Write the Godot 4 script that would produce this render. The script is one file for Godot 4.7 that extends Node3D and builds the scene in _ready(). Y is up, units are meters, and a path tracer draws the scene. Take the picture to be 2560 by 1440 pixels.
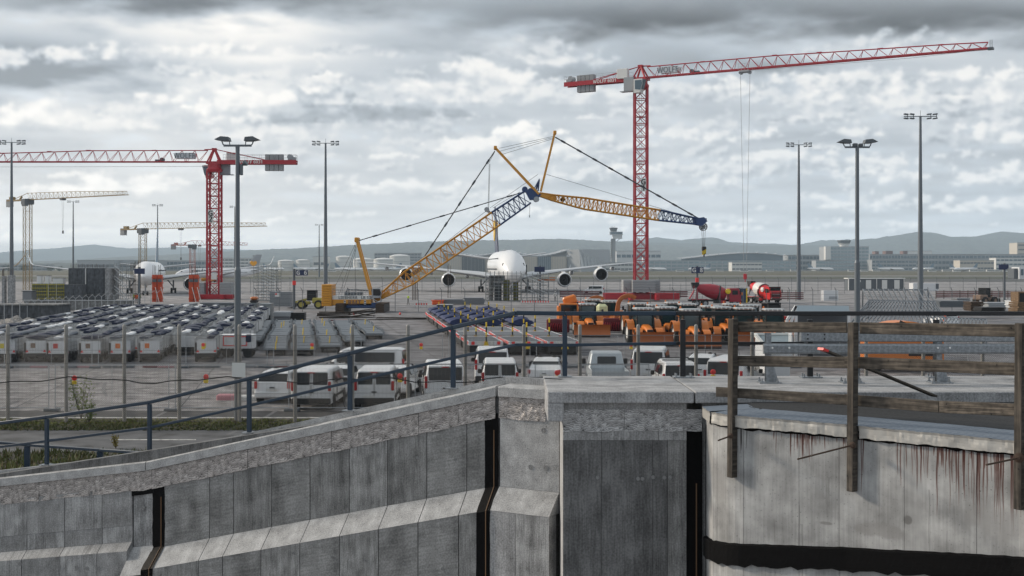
extends Node3D
# An airport building site seen over a concrete ramp wall: y is up, metres, the camera looks along -z.

const EYE := 6.4      # height of the camera above the apron
const FOC := 3000.0   # focal length in photograph pixels
const HOR := 668.0    # photograph row of the horizon

# ---------------------------------------------------------------- mesh builder
class Mb:
	var v := PackedVector3Array()
	var n := PackedVector3Array()
	var t := PackedVector2Array()
	var c := PackedColorArray()
	var col := Color.WHITE
	var off := Vector2.ZERO

	func tri(a: Vector3, b: Vector3, d: Vector3) -> Mb:
		var k := (b - a).cross(d - a).normalized()
		_t(a, b, d, k, k, k, Vector2(a.x, a.y), Vector2(b.x, b.y), Vector2(d.x, d.y))
		return self

	func _t(a: Vector3, b: Vector3, d: Vector3, na: Vector3, nb: Vector3, nd: Vector3, ta: Vector2, tb: Vector2, td: Vector2) -> void:
		v.append(a); v.append(d); v.append(b)
		n.append(na); n.append(nd); n.append(nb)
		t.append(ta); t.append(td); t.append(tb)
		c.append(col); c.append(col); c.append(col)

	# corners counter-clockwise as seen from outside; texture in metres, u along a-b
	func quad(a: Vector3, b: Vector3, d: Vector3, e: Vector3) -> Mb:
		var k := (d - a).cross(e - b).normalized()
		var w := (b - a).length()
		var h := (e - a).length()
		_t(a, b, d, k, k, k, off, off + Vector2(w, 0), off + Vector2(w, h))
		_t(a, d, e, k, k, k, off, off + Vector2(w, h), off + Vector2(0, h))
		return self

	func quad_uv(a: Vector3, b: Vector3, d: Vector3, e: Vector3, ua: Vector2, ub: Vector2, ud: Vector2, ue: Vector2) -> Mb:
		var k := (d - a).cross(e - b).normalized()
		_t(a, b, d, k, k, k, ua, ub, ud)
		_t(a, d, e, k, k, k, ua, ud, ue)
		return self

	func quad_n(a: Vector3, b: Vector3, d: Vector3, e: Vector3, na: Vector3, nb: Vector3, nd: Vector3, ne: Vector3) -> Mb:
		_t(a, b, d, na, nb, nd, Vector2.ZERO, Vector2(1, 0), Vector2(1, 1))
		_t(a, d, e, na, nd, ne, Vector2.ZERO, Vector2(1, 1), Vector2(0, 1))
		return self

	func box(at: Vector3, size: Vector3, bs := Basis.IDENTITY, bev := 0.0) -> Mb:
		var x := bs.x * size.x * 0.5
		var y := bs.y * size.y * 0.5
		var z := bs.z * size.z * 0.5
		if bev > 0.0:
			return _bev(at, x, y, z, bev)
		quad(at - x - y + z, at + x - y + z, at + x + y + z, at - x + y + z)
		quad(at + x - y - z, at - x - y - z, at - x + y - z, at + x + y - z)
		quad(at - x + y + z, at + x + y + z, at + x + y - z, at - x + y - z)
		quad(at - x - y - z, at + x - y - z, at + x - y + z, at - x - y + z)
		quad(at + x - y + z, at + x - y - z, at + x + y - z, at + x + y + z)
		quad(at - x - y - z, at - x - y + z, at - x + y + z, at - x + y - z)
		return self

	func _bev(at: Vector3, x: Vector3, y: Vector3, z: Vector3, bev: float) -> Mb:
		var ax := [x, y, z]
		var un := [x.normalized(), y.normalized(), z.normalized()]
		for i in 3:
			var a: Vector3 = ax[i]
			var b: Vector3 = ax[(i + 1) % 3] - un[(i + 1) % 3] * bev
			var d: Vector3 = ax[(i + 2) % 3] - un[(i + 2) % 3] * bev
			quad(at + a - b - d, at + a + b - d, at + a + b + d, at + a - b + d)
			quad(at - a + b - d, at - a - b - d, at - a - b + d, at - a + b + d)
			# edges along a
			var al: Vector3 = a - un[i] * bev
			var bf: Vector3 = ax[(i + 1) % 3]
			var df: Vector3 = ax[(i + 2) % 3]
			for s in [-1.0, 1.0]:
				for r in [-1.0, 1.0]:
					var p: Vector3 = bf * s + d * r
					var q: Vector3 = b * s + df * r
					if s * r > 0:
						quad(at + al + p, at - al + p, at - al + q, at + al + q)
					else:
						quad(at - al + p, at + al + p, at + al + q, at - al + q)
		for s in [-1.0, 1.0]:
			for r in [-1.0, 1.0]:
				for w in [-1.0, 1.0]:
					var px: Vector3 = at + ax[0] * s + (ax[1] - un[1] * bev) * r + (ax[2] - un[2] * bev) * w
					var py: Vector3 = at + (ax[0] - un[0] * bev) * s + ax[1] * r + (ax[2] - un[2] * bev) * w
					var pz: Vector3 = at + (ax[0] - un[0] * bev) * s + (ax[1] - un[1] * bev) * r + ax[2] * w
					if s * r * w > 0:
						tri(px, py, pz)
					else:
						tri(px, pz, py)
		return self

	static func frame(a: Vector3, b: Vector3, up := Vector3.UP) -> Basis:
		var x := (b - a).normalized()
		if absf(x.dot(up)) > 0.98:
			up = Vector3.BACK if absf(x.z) < 0.9 else Vector3.RIGHT
		var z := x.cross(up).normalized()
		return Basis(x, z.cross(x), z)

	func beam(a: Vector3, b: Vector3, w: float, h := -1.0, up := Vector3.UP, bev := 0.0) -> Mb:
		return box((a + b) * 0.5, Vector3((b - a).length(), h if h > 0 else w, w), frame(a, b, up), bev)

	func tube(a: Vector3, b: Vector3, r: float, r2 := -1.0, k := 6, caps := true) -> Mb:
		if r2 < 0:
			r2 = r
		var f := frame(a, b)
		for i in k:
			var p := TAU * i / k
			var q := TAU * (i + 1) / k
			var d := f.y * cos(p) + f.z * sin(p)
			var e := f.y * cos(q) + f.z * sin(q)
			quad_n(a + d * r, a + e * r, b + e * r2, b + d * r2, d, e, e, d)
			if caps:
				if r2 > 0.0:
					tri(b, b + d * r2, b + e * r2)
				tri(a, a + e * r, a + d * r)
		return self

	func pipe(pts: Array, r: float, k := 6) -> Mb:
		for i in pts.size() - 1:
			tube(pts[i], pts[i + 1], r, r, k)
		return self

	# profile of (radius, along) turned round the axis through at
	func lathe(at: Vector3, axis: Vector3, prof: Array, k := 16, smooth := true) -> Mb:
		var f := frame(Vector3.ZERO, axis)
		for j in prof.size() - 1:
			var p0: Vector2 = prof[j]
			var p1: Vector2 = prof[j + 1]
			var sl := Vector2(p1.y - p0.y, -(p1.x - p0.x)).normalized()
			for i in k:
				var a0 := TAU * i / k
				var a1 := TAU * (i + 1) / k
				var d := f.y * cos(a0) + f.z * sin(a0)
				var e := f.y * cos(a1) + f.z * sin(a1)
				var m := (d + e).normalized()
				var nd := (d if smooth else m) * sl.x + f.x * sl.y
				var ne := (e if smooth else m) * sl.x + f.x * sl.y
				quad_n(at + f.x * p0.y + d * p0.x, at + f.x * p0.y + e * p0.x, at + f.x * p1.y + e * p1.x, at + f.x * p1.y + d * p1.x, nd, ne, ne, nd)
		return self

	# polygon (x, y) pushed along z from z0 to z1, then placed by xf
	func prism(poly: PackedVector2Array, z0: float, z1: float, xf := Transform3D.IDENTITY) -> Mb:
		if Geometry2D.is_polygon_clockwise(poly):
			poly = poly.duplicate()
			poly.reverse()
		var m := poly.size()
		for i in m:
			var a := poly[i]
			var b := poly[(i + 1) % m]
			quad(xf * Vector3(a.x, a.y, z1), xf * Vector3(a.x, a.y, z0), xf * Vector3(b.x, b.y, z0), xf * Vector3(b.x, b.y, z1))
		var ix := Geometry2D.triangulate_polygon(poly)
		for i in range(0, ix.size(), 3):
			var p := [poly[ix[i]], poly[ix[i + 1]], poly[ix[i + 2]]]
			if (p[1] - p[0]).cross(p[2] - p[0]) < 0:
				p.reverse()
			tri(xf * Vector3(p[0].x, p[0].y, z1), xf * Vector3(p[1].x, p[1].y, z1), xf * Vector3(p[2].x, p[2].y, z1))
			tri(xf * Vector3(p[0].x, p[0].y, z0), xf * Vector3(p[2].x, p[2].y, z0), xf * Vector3(p[1].x, p[1].y, z0))
		return self

	# rings of equal point counts; the normals come out smooth
	func loft(rings: Array, closed := true, cap0 := true, cap1 := true) -> Mb:
		var k: int = rings[0].size()
		var nr := rings.size()
		var nn := []
		for i in nr:
			var row := PackedVector3Array()
			for j in k:
				var jn := (j + 1) % k if closed else mini(j + 1, k - 1)
				var jp := (j - 1 + k) % k if closed else maxi(j - 1, 0)
				var du: Vector3 = rings[i][jn] - rings[i][jp]
				var dv: Vector3 = rings[mini(i + 1, nr - 1)][j] - rings[maxi(i - 1, 0)][j]
				var w := du.cross(dv)
				row.append(w.normalized() if w.length() > 1e-9 else (rings[nr - 1][0] - rings[0][0]).normalized() * (1.0 if i > nr / 2 else -1.0))
			nn.append(row)
		for i in nr - 1:
			for j in (k if closed else k - 1):
				var q := (j + 1) % k
				quad_n(rings[i][j], rings[i][q], rings[i + 1][q], rings[i + 1][j], nn[i][j], nn[i][q], nn[i + 1][q], nn[i + 1][j])
		for e in 2:
			if (e == 0 and not cap0) or (e == 1 and not cap1):
				continue
			var r: PackedVector3Array = rings[0] if e == 0 else rings[nr - 1]
			var mid := Vector3.ZERO
			for p in r:
				mid += p / k
			for j in k:
				if e == 0:
					tri(mid, r[(j + 1) % k], r[j])
				else:
					tri(mid, r[j], r[(j + 1) % k])
		return self

	# four-chord lattice from a to b: half widths at each end, bays, chord and brace radii
	func lattice(a: Vector3, b: Vector3, wa: Vector2, wb: Vector2, bays: int, rc: float, rb: float, up := Vector3.UP, cross := false, k := 4) -> Mb:
		var f := frame(a, b, up)
		var cs := [Vector2(-1, -1), Vector2(1, -1), Vector2(1, 1), Vector2(-1, 1)]
		var at := func(i: int, q: float) -> Vector3:
			var w := wa.lerp(wb, q)
			return a.lerp(b, q) + f.z * cs[i].x * w.x + f.y * cs[i].y * w.y
		for i in 4:
			tube(at.call(i, 0.0), at.call(i, 1.0), rc, rc, 6)
		for s in bays:
			var q0 := float(s) / bays
			var q1 := float(s + 1) / bays
			for i in 4:
				var j := (i + 1) % 4
				tube(at.call(i, q0), at.call(j, q0), rb, rb, k, false)
				if (s + i) % 2 == 0 or cross:
					tube(at.call(i, q0), at.call(j, q1), rb, rb, k, false)
				if (s + i) % 2 == 1 or cross:
					tube(at.call(j, q0), at.call(i, q1), rb, rb, k, false)
		return self

	func mesh() -> ArrayMesh:
		var arr := []
		arr.resize(Mesh.ARRAY_MAX)
		arr[Mesh.ARRAY_VERTEX] = v
		arr[Mesh.ARRAY_NORMAL] = n
		arr[Mesh.ARRAY_TEX_UV] = t
		arr[Mesh.ARRAY_COLOR] = c
		var m := ArrayMesh.new()
		m.add_surface_from_arrays(Mesh.PRIMITIVE_TRIANGLES, arr)
		return m

# ---------------------------------------------------------------- naming
var taken := {}
var M := {}
var rng := RandomNumberGenerator.new()

func numbered(nm: String) -> String:
	taken[nm] = taken.get(nm, -1) + 1
	return nm if taken[nm] == 0 else "%s_%03d" % [nm, taken[nm]]

func child_name(nm: String, parent: Node) -> String:
	if parent == self:
		return numbered(nm)
	var key := "n_" + nm
	var k: int = parent.get_meta(key, 0)
	parent.set_meta(key, k + 1)
	return nm if k == 0 else "%s_%03d" % [nm, k]

func put(nm: String, mesh: Mesh, m: Material, parent: Node = self) -> MeshInstance3D:
	var o := MeshInstance3D.new()
	o.name = child_name(nm, parent)
	o.mesh = mesh
	o.material_override = m
	parent.add_child(o, true)
	return o

func obj(nm: String, b: Mb, m: Material, parent: Node = self) -> MeshInstance3D:
	return put(nm, b.mesh(), m, parent)

func tag(o: Node3D, label: String, cat: String, group := "", kind := "") -> Node3D:
	if label:
		o.set_meta("label", label)
	if cat:
		o.set_meta("category", cat)
	if group:
		o.set_meta("group", group)
	if kind:
		o.set_meta("kind", kind)
	return o

func thing(nm: String, label: String, cat: String, at := Vector3.ZERO, turn := 0.0, group := "") -> Node3D:
	var o := Node3D.new()
	o.name = numbered(nm)
	add_child(o, true)
	o.position = at
	o.rotation.y = turn
	tag(o, label, cat, group)
	return o

func dup(src: Node3D, at: Vector3, turn: float, label: String, group := "") -> Node3D:
	var o: Node3D = src.duplicate()
	o.name = numbered(str(src.name).rstrip("0123456789").rstrip("_"))
	add_child(o, true)
	o.position = at
	o.rotation.y = turn
	o.set_meta("label", label)
	if group:
		o.set_meta("group", group)
	return o

func struct(nm: String, b: Mb, m: Material) -> MeshInstance3D:
	var o := obj(nm, b, m)
	o.set_meta("kind", "structure")
	return o

func text(nm: String, s: String, h: float, m: Material, parent: Node, xf: Transform3D, bold := false, depth := 0.02) -> void:
	var tm := TextMesh.new()
	var sf := SystemFont.new()
	sf.font_names = PackedStringArray(["Droid Sans"])
	if bold:
		sf.font_weight = 700
	tm.font = sf
	tm.text = s
	tm.font_size = 64
	tm.pixel_size = h / 46.0
	tm.depth = depth
	tm.curve_step = 4.0
	var o := put(nm, tm, m, parent)
	o.transform = xf

# ---------------------------------------------------------------- places
func at(u: float, v: float, d: float) -> Vector3:      # the point at depth d that stands at photograph pixel (u, v)
	return Vector3((u - 1280.0) / FOC * d, EYE - (v - HOR) / FOC * d, -d)

func gd(v: float) -> float:                             # depth of the ground at photograph row v
	return EYE * FOC / (v - HOR)

func gr(u: float, d: float, y := 0.0) -> Vector3:       # on the ground at depth d
	return Vector3((u - 1280.0) / FOC * d, y, -d)

# ---------------------------------------------------------------- materials
func lin(r: float, g: float, b: float) -> Color:
	return Color(r, g, b).linear_to_srgb()

func mk(nm: String, r: float, g: float, b: float, rough := 0.7, metal := 0.0, tex: Texture2D = null, scale := 1.0, bump: Texture2D = null, bs := 1.0) -> StandardMaterial3D:
	var m := StandardMaterial3D.new()
	m.resource_name = nm
	m.albedo_color = lin(r, g, b)
	m.roughness = rough
	m.metallic = metal
	m.uv1_scale = Vector3(scale, scale, scale)
	if tex:
		m.albedo_texture = tex
	if bump:
		m.heightmap_enabled = true
		m.heightmap_texture = bump
		m.heightmap_scale = bs
	M[nm] = m
	return m

func seamless(seed_: int, w: int, h: int, freq: float, oct := 5, kind := FastNoiseLite.TYPE_SIMPLEX_SMOOTH) -> PackedByteArray:
	var ns := FastNoiseLite.new()
	ns.seed = seed_
	ns.noise_type = kind
	ns.frequency = freq
	ns.fractal_type = FastNoiseLite.FRACTAL_FBM
	ns.fractal_octaves = oct
	var im := ns.get_seamless_image(w, h)
	im.convert(Image.FORMAT_L8)
	return im.get_data()

func stretched(seed_: int, w: int, h: int, w0: int, h0: int, freq: float, oct := 4) -> PackedByteArray:
	var ns := FastNoiseLite.new()
	ns.seed = seed_
	ns.frequency = freq
	ns.fractal_octaves = oct
	var im := ns.get_seamless_image(w0, h0)
	im.convert(Image.FORMAT_L8)
	im.resize(w, h, Image.INTERPOLATE_CUBIC)
	return im.get_data()

func grey_tex(w: int, h: int, d: PackedByteArray) -> ImageTexture:
	return ImageTexture.create_from_image(Image.create_from_data(w, h, false, Image.FORMAT_L8, d))

func rgb_tex(w: int, h: int, d: PackedByteArray) -> ImageTexture:
	return ImageTexture.create_from_image(Image.create_from_data(w, h, false, Image.FORMAT_RGB8, d))

# cast concrete: clouds, upright streaks, small pits; texture values are multiplied with the colour
func concrete_tex(sd: int, cloud: float, streak: float, pit: float, size := 512, flat := false) -> ImageTexture:
	var a := seamless(sd, size, size, 0.008, 6)
	var b := stretched(sd + 1, size, size, 40 if flat else size, size if flat else 32, 0.09 if flat else 0.13, 4)
	var p := seamless(sd + 2, size, size, 0.075, 2)
	var g := seamless(sd + 3, size, size, 0.10, 3)
	var w := stretched(sd + 5, size, size, 128, 10, 0.05, 4)
	var o := PackedByteArray()
	o.resize(size * size)
	for i in size * size:
		var x := 212.0 + (w[i] - 128.0) * streak * 1.1 - maxf(0.0, w[i] - 190.0) * streak * 2.0 + (a[i] - 128.0) * cloud + (b[i] - 128.0) * streak + (g[i] - 128.0) * 0.26
		if p[i] < 46:
			x -= (46 - p[i]) * pit
		if a[i] < 70:
			x -= (70 - a[i]) * cloud * 0.8
		o[i] = clampi(int(x), 20, 255)
	return grey_tex(size, size, o)

func nth(i: int) -> String:
	var w := ["first", "second", "third", "fourth", "fifth", "sixth", "seventh", "eighth", "ninth", "tenth", "eleventh", "twelfth"]
	return w[i] if i < 12 else "%dth" % (i + 1) if (i + 1) % 10 > 3 or i < 20 else "%d%s" % [i + 1, ["", "st", "nd", "rd"][(i + 1) % 10]]

# ---------------------------------------------------------------- sky
var sky_noise: Array[FastNoiseLite] = []

func blob(u: float, v: float, cu: float, cv: float, ru: float, rv: float) -> float:
	var x := (u - cu) / ru
	var y := (v - cv) / rv
	return exp(-(x * x + y * y))

# brightness (r) and clear blue share (g) of the high overcast in the direction d
func overcast(d: Vector3) -> Vector2:
	var e := maxf(d.y, 0.0)
	var hl := maxf(Vector2(d.x, d.z).length(), 0.05)
	var az := atan2(d.x, -d.z)
	var p := Vector3(d.x / hl * 4.2, d.z / hl * 4.2, log(e + 0.05) * 2.6)
	var big := sky_noise[0].get_noise_3dv(p)
	var mid := sky_noise[2].get_noise_3dv(p * Vector3(1.0, 1.0, 1.5))
	var b := 0.58 - big * 0.26 + mid * 0.12
	var front := smoothstep(1.15, 0.7, absf(az))
	if front > 0.0:
		var u := 1280.0 + FOC * tan(clampf(az, -1.2, 1.2)) + mid * 160.0 + big * 120.0
		var v := HOR - FOC * tan(clampf(asin(e), 0.0, 1.2)) / maxf(cos(az), 0.35) + mid * 46.0
		var m := 0.0
		m += 0.42 * blob(u, v, 380, -5, 520, 44) + 0.46 * blob(u, v, -10, 160, 280, 70) + 0.14 * blob(u, v, 330, 152, 170, 26)
		m += 0.20 * blob(u, v, 1500, 42, 420, 45) + 0.22 * blob(u, v, 2080, 32, 430, 60) + 0.24 * blob(u, v, 2540, 45, 300, 56)
		m += 0.16 * blob(u, v, 1050, 110, 260, 24) + 0.16 * blob(u, v, 1480, 190, 160, 26) + 0.10 * blob(u, v, 1800, 150, 200, 30)
		m -= 0.20 * blob(u, v, 560, 75, 300, 26) + 0.22 * blob(u, v, 500, 135, 230, 24) + 0.10 * blob(u, v, 800, 130, 160, 24)
		m -= 0.20 * blob(u, v, 1250, 110, 260, 30) + 0.14 * blob(u, v, 2200, 120, 300, 24)
		b = lerpf(b, 0.555 - m * 1.05 + mid * 0.15 - big * 0.12 + 0.08 * smoothstep(1500.0, 0.0, u), front)
	var gap := smoothstep(0.0, 0.4, mid + big * 0.7) * 0.4
	return Vector2(b, gap)

func tint(b: float, gap: float, d: Vector3) -> Color:
	var low := smoothstep(0.15, 0.0, maxf(d.y, 0.0))
	var sun := d.dot(SUN_DIR)
	b = lerpf(b, 0.62, 0.5 * low * low)
	b += 0.12 * smoothstep(0.30, 0.98, sun) + 0.05 * low * smoothstep(-0.1, 0.7, sun)
	b = clampf(b, 0.10, 0.95) * 0.74
	var gl := b
	# the air between dims the lowest sky; what reaches the eye keeps its brightness
	var tr := exp(-FOG * minf(17500.0, 340.0 / maxf(d.y, 0.001)))
	b = minf((b - 0.24 * (1.0 - tr)) / tr, 2.0)
	var warm := low * smoothstep(0.12, 0.75, sun)
	var c := Color(1.015, 0.985, 0.94).lerp(Color(0.88, 0.965, 1.05), smoothstep(0.72, 0.34, gl))
	c = c.lerp(Color(1.02, 0.97, 0.905), 0.75 * warm)
	c = c.lerp(Color(0.86, 0.98, 1.10), gap * (1.0 - warm))
	return Color(c.r * b, c.g * b, c.b * b) * 0.5

func sky_dir(col: float, row: float, w: int, h: int) -> Vector3:
	var a := (col + 0.5) / w * TAU
	var e := (0.5 - (row + 0.5) / h) * PI
	return Vector3(sin(a) * cos(e), sin(e), -cos(a) * cos(e))

func make_sky() -> Sky:
	for i in 4:
		var f := FastNoiseLite.new()
		f.seed = 40 + i
		f.frequency = [0.45, 0.022, 2.3, 0.009][i]
		f.fractal_octaves = [3, 5, 5, 4][i]
		f.fractal_gain = 0.55
		sky_noise.append(f)
	var w := 512
	var h := 256
	var im := Image.create(w, h, false, Image.FORMAT_RGB8)
	for y in h / 2 + 2:
		for x in w:
			var d := sky_dir(x, y, w, h)
			var o := overcast(d)
			im.set_pixel(x, y, tint(o.x, o.y, d).linear_to_srgb())
	im.fill_rect(Rect2i(0, h / 2 + 2, w, h / 2 - 2), lin(0.11, 0.11, 0.11))
	# towards the site the overcast is computed finely, with heaps of cumulus below it
	im.resize(4096, 2048, Image.INTERPOLATE_CUBIC)
	var top := 1024 - 250
	var half := 340
	var nw := half * 2 + 1
	var nh := 1026 - top
	var val := PackedVector2Array()
	val.resize(nw * nh)
	for y in nh:
		for x in nw:
			val[y * nw + x] = overcast(sky_dir(x - half, y + top, 4096, 2048))
	# heaps: centre and half size in photograph pixels, brightness of crown and of base, softness
	var heaps := [
		[700, 250, 330, 60, 0.80, 0.66, 0.9], [180, 300, 330, 60, 0.88, 0.74, 0.9], [1500, 250, 260, 50, 0.78, 0.62, 0.9],
		[1215, 205, 175, 52, 0.88, 0.66, 0.55], [1330, 235, 200, 36, 0.80, 0.55, 0.6], [560, 262, 95, 40, 0.95, 0.78, 0.35], [640, 245, 80, 40, 0.90, 0.74, 0.4],
		[800, 215, 75, 32, 0.94, 0.66, 0.3], [850, 258, 150, 62, 0.46, 0.24, 0.5], [980, 285, 210, 34, 0.44, 0.30, 0.6], [740, 302, 170, 28, 0.44, 0.34, 0.7],
		[560, 125, 150, 26, 0.86, 0.62, 0.7], [480, 135, 90, 20, 0.84, 0.66, 0.6], [795, 145, 40, 18, 0.84, 0.66, 0.6],
		[2110, 225, 190, 55, 0.88, 0.55, 0.45], [2000, 255, 130, 34, 0.74, 0.50, 0.5], [2260, 250, 170, 40, 0.80, 0.50, 0.5], [2480, 225, 190, 56, 0.86, 0.56, 0.5],
		[1700, 235, 110, 34, 0.74, 0.50, 0.55], [1820, 215, 60, 26, 0.84, 0.58, 0.45], [1300, 345, 110, 34, 0.92, 0.70, 0.4], [1430, 375, 120, 32, 0.84, 0.62, 0.45], [1180, 370, 120, 34, 0.86, 0.66, 0.45],
		[2500, 335, 110, 40, 0.84, 0.56, 0.45], [1700, 335, 110, 24, 0.80, 0.60, 0.5], [1960, 395, 170, 28, 0.80, 0.56, 0.5], [1640, 425, 130, 28, 0.72, 0.50, 0.5], [1900, 428, 150, 26, 0.74, 0.48, 0.5],
		[2230, 440, 140, 34, 0.84, 0.55, 0.45], [2480, 440, 120, 34, 0.82, 0.55, 0.45], [2180, 500, 160, 24, 0.78, 0.55, 0.5], [2450, 515, 160, 26, 0.80, 0.56, 0.5], [2150, 520, 90, 18, 0.82, 0.58, 0.5], [1480, 540, 60, 14, 0.82, 0.62, 0.5], [1840, 575, 70, 14, 0.82, 0.62, 0.5],
		[980, 470, 200, 26, 0.82, 0.66, 0.6], [300, 470, 260, 40, 0.90, 0.80, 0.8],
	]
	var r := RandomNumberGenerator.new()
	r.seed = 12
	for i in 190:
		var v := 630.0 - 520.0 * pow(r.randf(), 1.35)
		var u := r.randf_range(-250, 2850)
		var sz := minf(690.0 - v, 330.0) * r.randf_range(0.16, 0.42) + 12.0
		var k := clampf(u / 2560.0, 0.0, 1.0)
		var lo := 0.555 + r.randf_range(-0.09, 0.08) + 0.12 * (1.0 - k)
		heaps.append([u, v, sz, sz * r.randf_range(0.16, 0.30), lo + 0.20 * lerpf(0.5, 1.0, k) * r.randf_range(0.6, 1.2), lo - 0.04 - 0.10 * k, 0.55 if v > 330 else 0.8])
	heaps.sort_custom(func(a, b): return a[1] + a[3] * 0.5 > b[1] + b[3] * 0.5)
	for q in heaps:
		var cu: float = q[0]
		var cv: float = q[1]
		var ru: float = q[2]
		var rv: float = q[3]
		var a0 := atan2((cu - 1280.0) - ru * 1.7, FOC) / TAU * 4096.0
		var a1 := atan2((cu - 1280.0) + ru * 1.7, FOC) / TAU * 4096.0
		var e0 := 1024.0 - atan2(HOR - cv + rv * 2.2, FOC) / PI * 2048.0
		var e1 := 1024.0 - atan2(HOR - cv - rv * 1.8, FOC * 1.12) / PI * 2048.0
		var off := Vector2(cu * 3.7, cv * 5.1)
		var fq := 21.0 / pow(maxf(rv, 14.0), 0.85)
		for y in range(maxi(int(e0), top), mini(int(e1) + 1, 1025)):
			for x in range(maxi(int(a0), -half), mini(int(a1) + 1, half + 1)):
				var az := (x + 0.5) / 4096.0 * TAU
				var el := (0.5 - (y + 0.5) / 2048.0) * PI
				var u := 1280.0 + FOC * tan(az)
				var v := HOR - FOC * tan(el) / cos(az)
				var px := (u - cu) / ru
				var py := (v - cv) / rv
				if absf(px) > 1.6 or py < -2.0 or py > 1.7:
					continue
				var s := Vector2(u, v * 1.5) * fq * 0.5 + off
				var n := sky_noise[1].get_noise_2dv(s)
				var f := 1.0 - sqrt(px * px + py * py * (1.0 if py < 0 else 2.2)) + n * 1.15
				var al := smoothstep(0.0, float(q[6]) * (1.0 if py < 0.2 else 1.8), f)
				if al <= 0.0:
					continue
				var n2 := sky_noise[1].get_noise_2dv(s + Vector2(-7, -13))
				var t := smoothstep(-0.95, 0.75, -py * 0.75 - px * 0.22 + (n - n2) * 1.5 + n * 0.35)
				var b := lerpf(q[5], q[4], t)
				var i := (y - top) * nw + x + half
				val[i] = Vector2(lerpf(val[i].x, b, al * 0.92), val[i].y * (1.0 - al))
	for y in nh:
		for x in nw:
			var d := sky_dir(x - half, y + top, 4096, 2048)
			var c := tint(val[y * nw + x].x, val[y * nw + x].y, d).linear_to_srgb()
			var edge := minf(smoothstep(half, half - 24, absf(x - half)), smoothstep(0, 30, y))
			var col := posmod(x - half, 4096)
			im.set_pixel(col, y + top, im.get_pixel(col, y + top).lerp(c, edge) if edge < 1.0 else c)
	var pm := PanoramaSkyMaterial.new()
	pm.panorama = ImageTexture.create_from_image(im)
	var s := Sky.new()
	s.sky_material = pm
	return s

const SUN_DIR := Vector3(-0.85, 0.42, -0.31)

func _ready() -> void:
	rng.seed = 7
	# camera: level, the lens shifted down
	var cam := Camera3D.new()
	cam.name = "camera"
	cam.projection = Camera3D.PROJECTION_FRUSTUM
	cam.near = 0.5
	cam.far = 60000.0
	cam.size = 1440.0 / FOC * cam.near
	cam.frustum_offset = Vector2(0.0, (HOR - 720.0) / FOC * cam.near)
	cam.position = Vector3(0, EYE, 0)
	add_child(cam)
	cam.current = true
	# sky, exposure, air
	var we := WorldEnvironment.new()
	we.name = "world_environment"
	var env := Environment.new()
	env.background_mode = Environment.BG_SKY
	env.sky = make_sky()
	env.background_energy_multiplier = 2.0
	env.tonemap_mode = Environment.TONE_MAPPER_LINEAR
	env.tonemap_exposure = 1.45
	env.fog_enabled = FOG > 0.0
	env.fog_density = FOG
	env.fog_light_color = Color(0.86, 0.94, 1.0)
	env.sdfgi_enabled = true
	env.ssao_enabled = true
	env.ssil_enabled = true
	we.environment = env
	add_child(we)
	# the sun, low on the left and a little beyond the site, behind thin cloud
	var sun := DirectionalLight3D.new()
	sun.name = "sun"
	sun.light_energy = 0.75
	sun.light_color = Color(1.0, 0.945, 0.87)
	sun.light_angular_distance = 7.0
	sun.shadow_enabled = true
	add_child(sun)
	sun.look_at_from_position(SUN_DIR * 100.0, Vector3.ZERO)
	materials()
	ground()
	ramp_wall()
	pier_and_slab()
	bitumen_wall()
	railings()
	timber_guard()
	steel_barrier()
	if PHASE > 1:
		phase2()

func V(x: float, y: float, z: float) -> Vector3:
	return Vector3(x, y, z)

const FOG := 0.00011
const PHASE := 2

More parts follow.
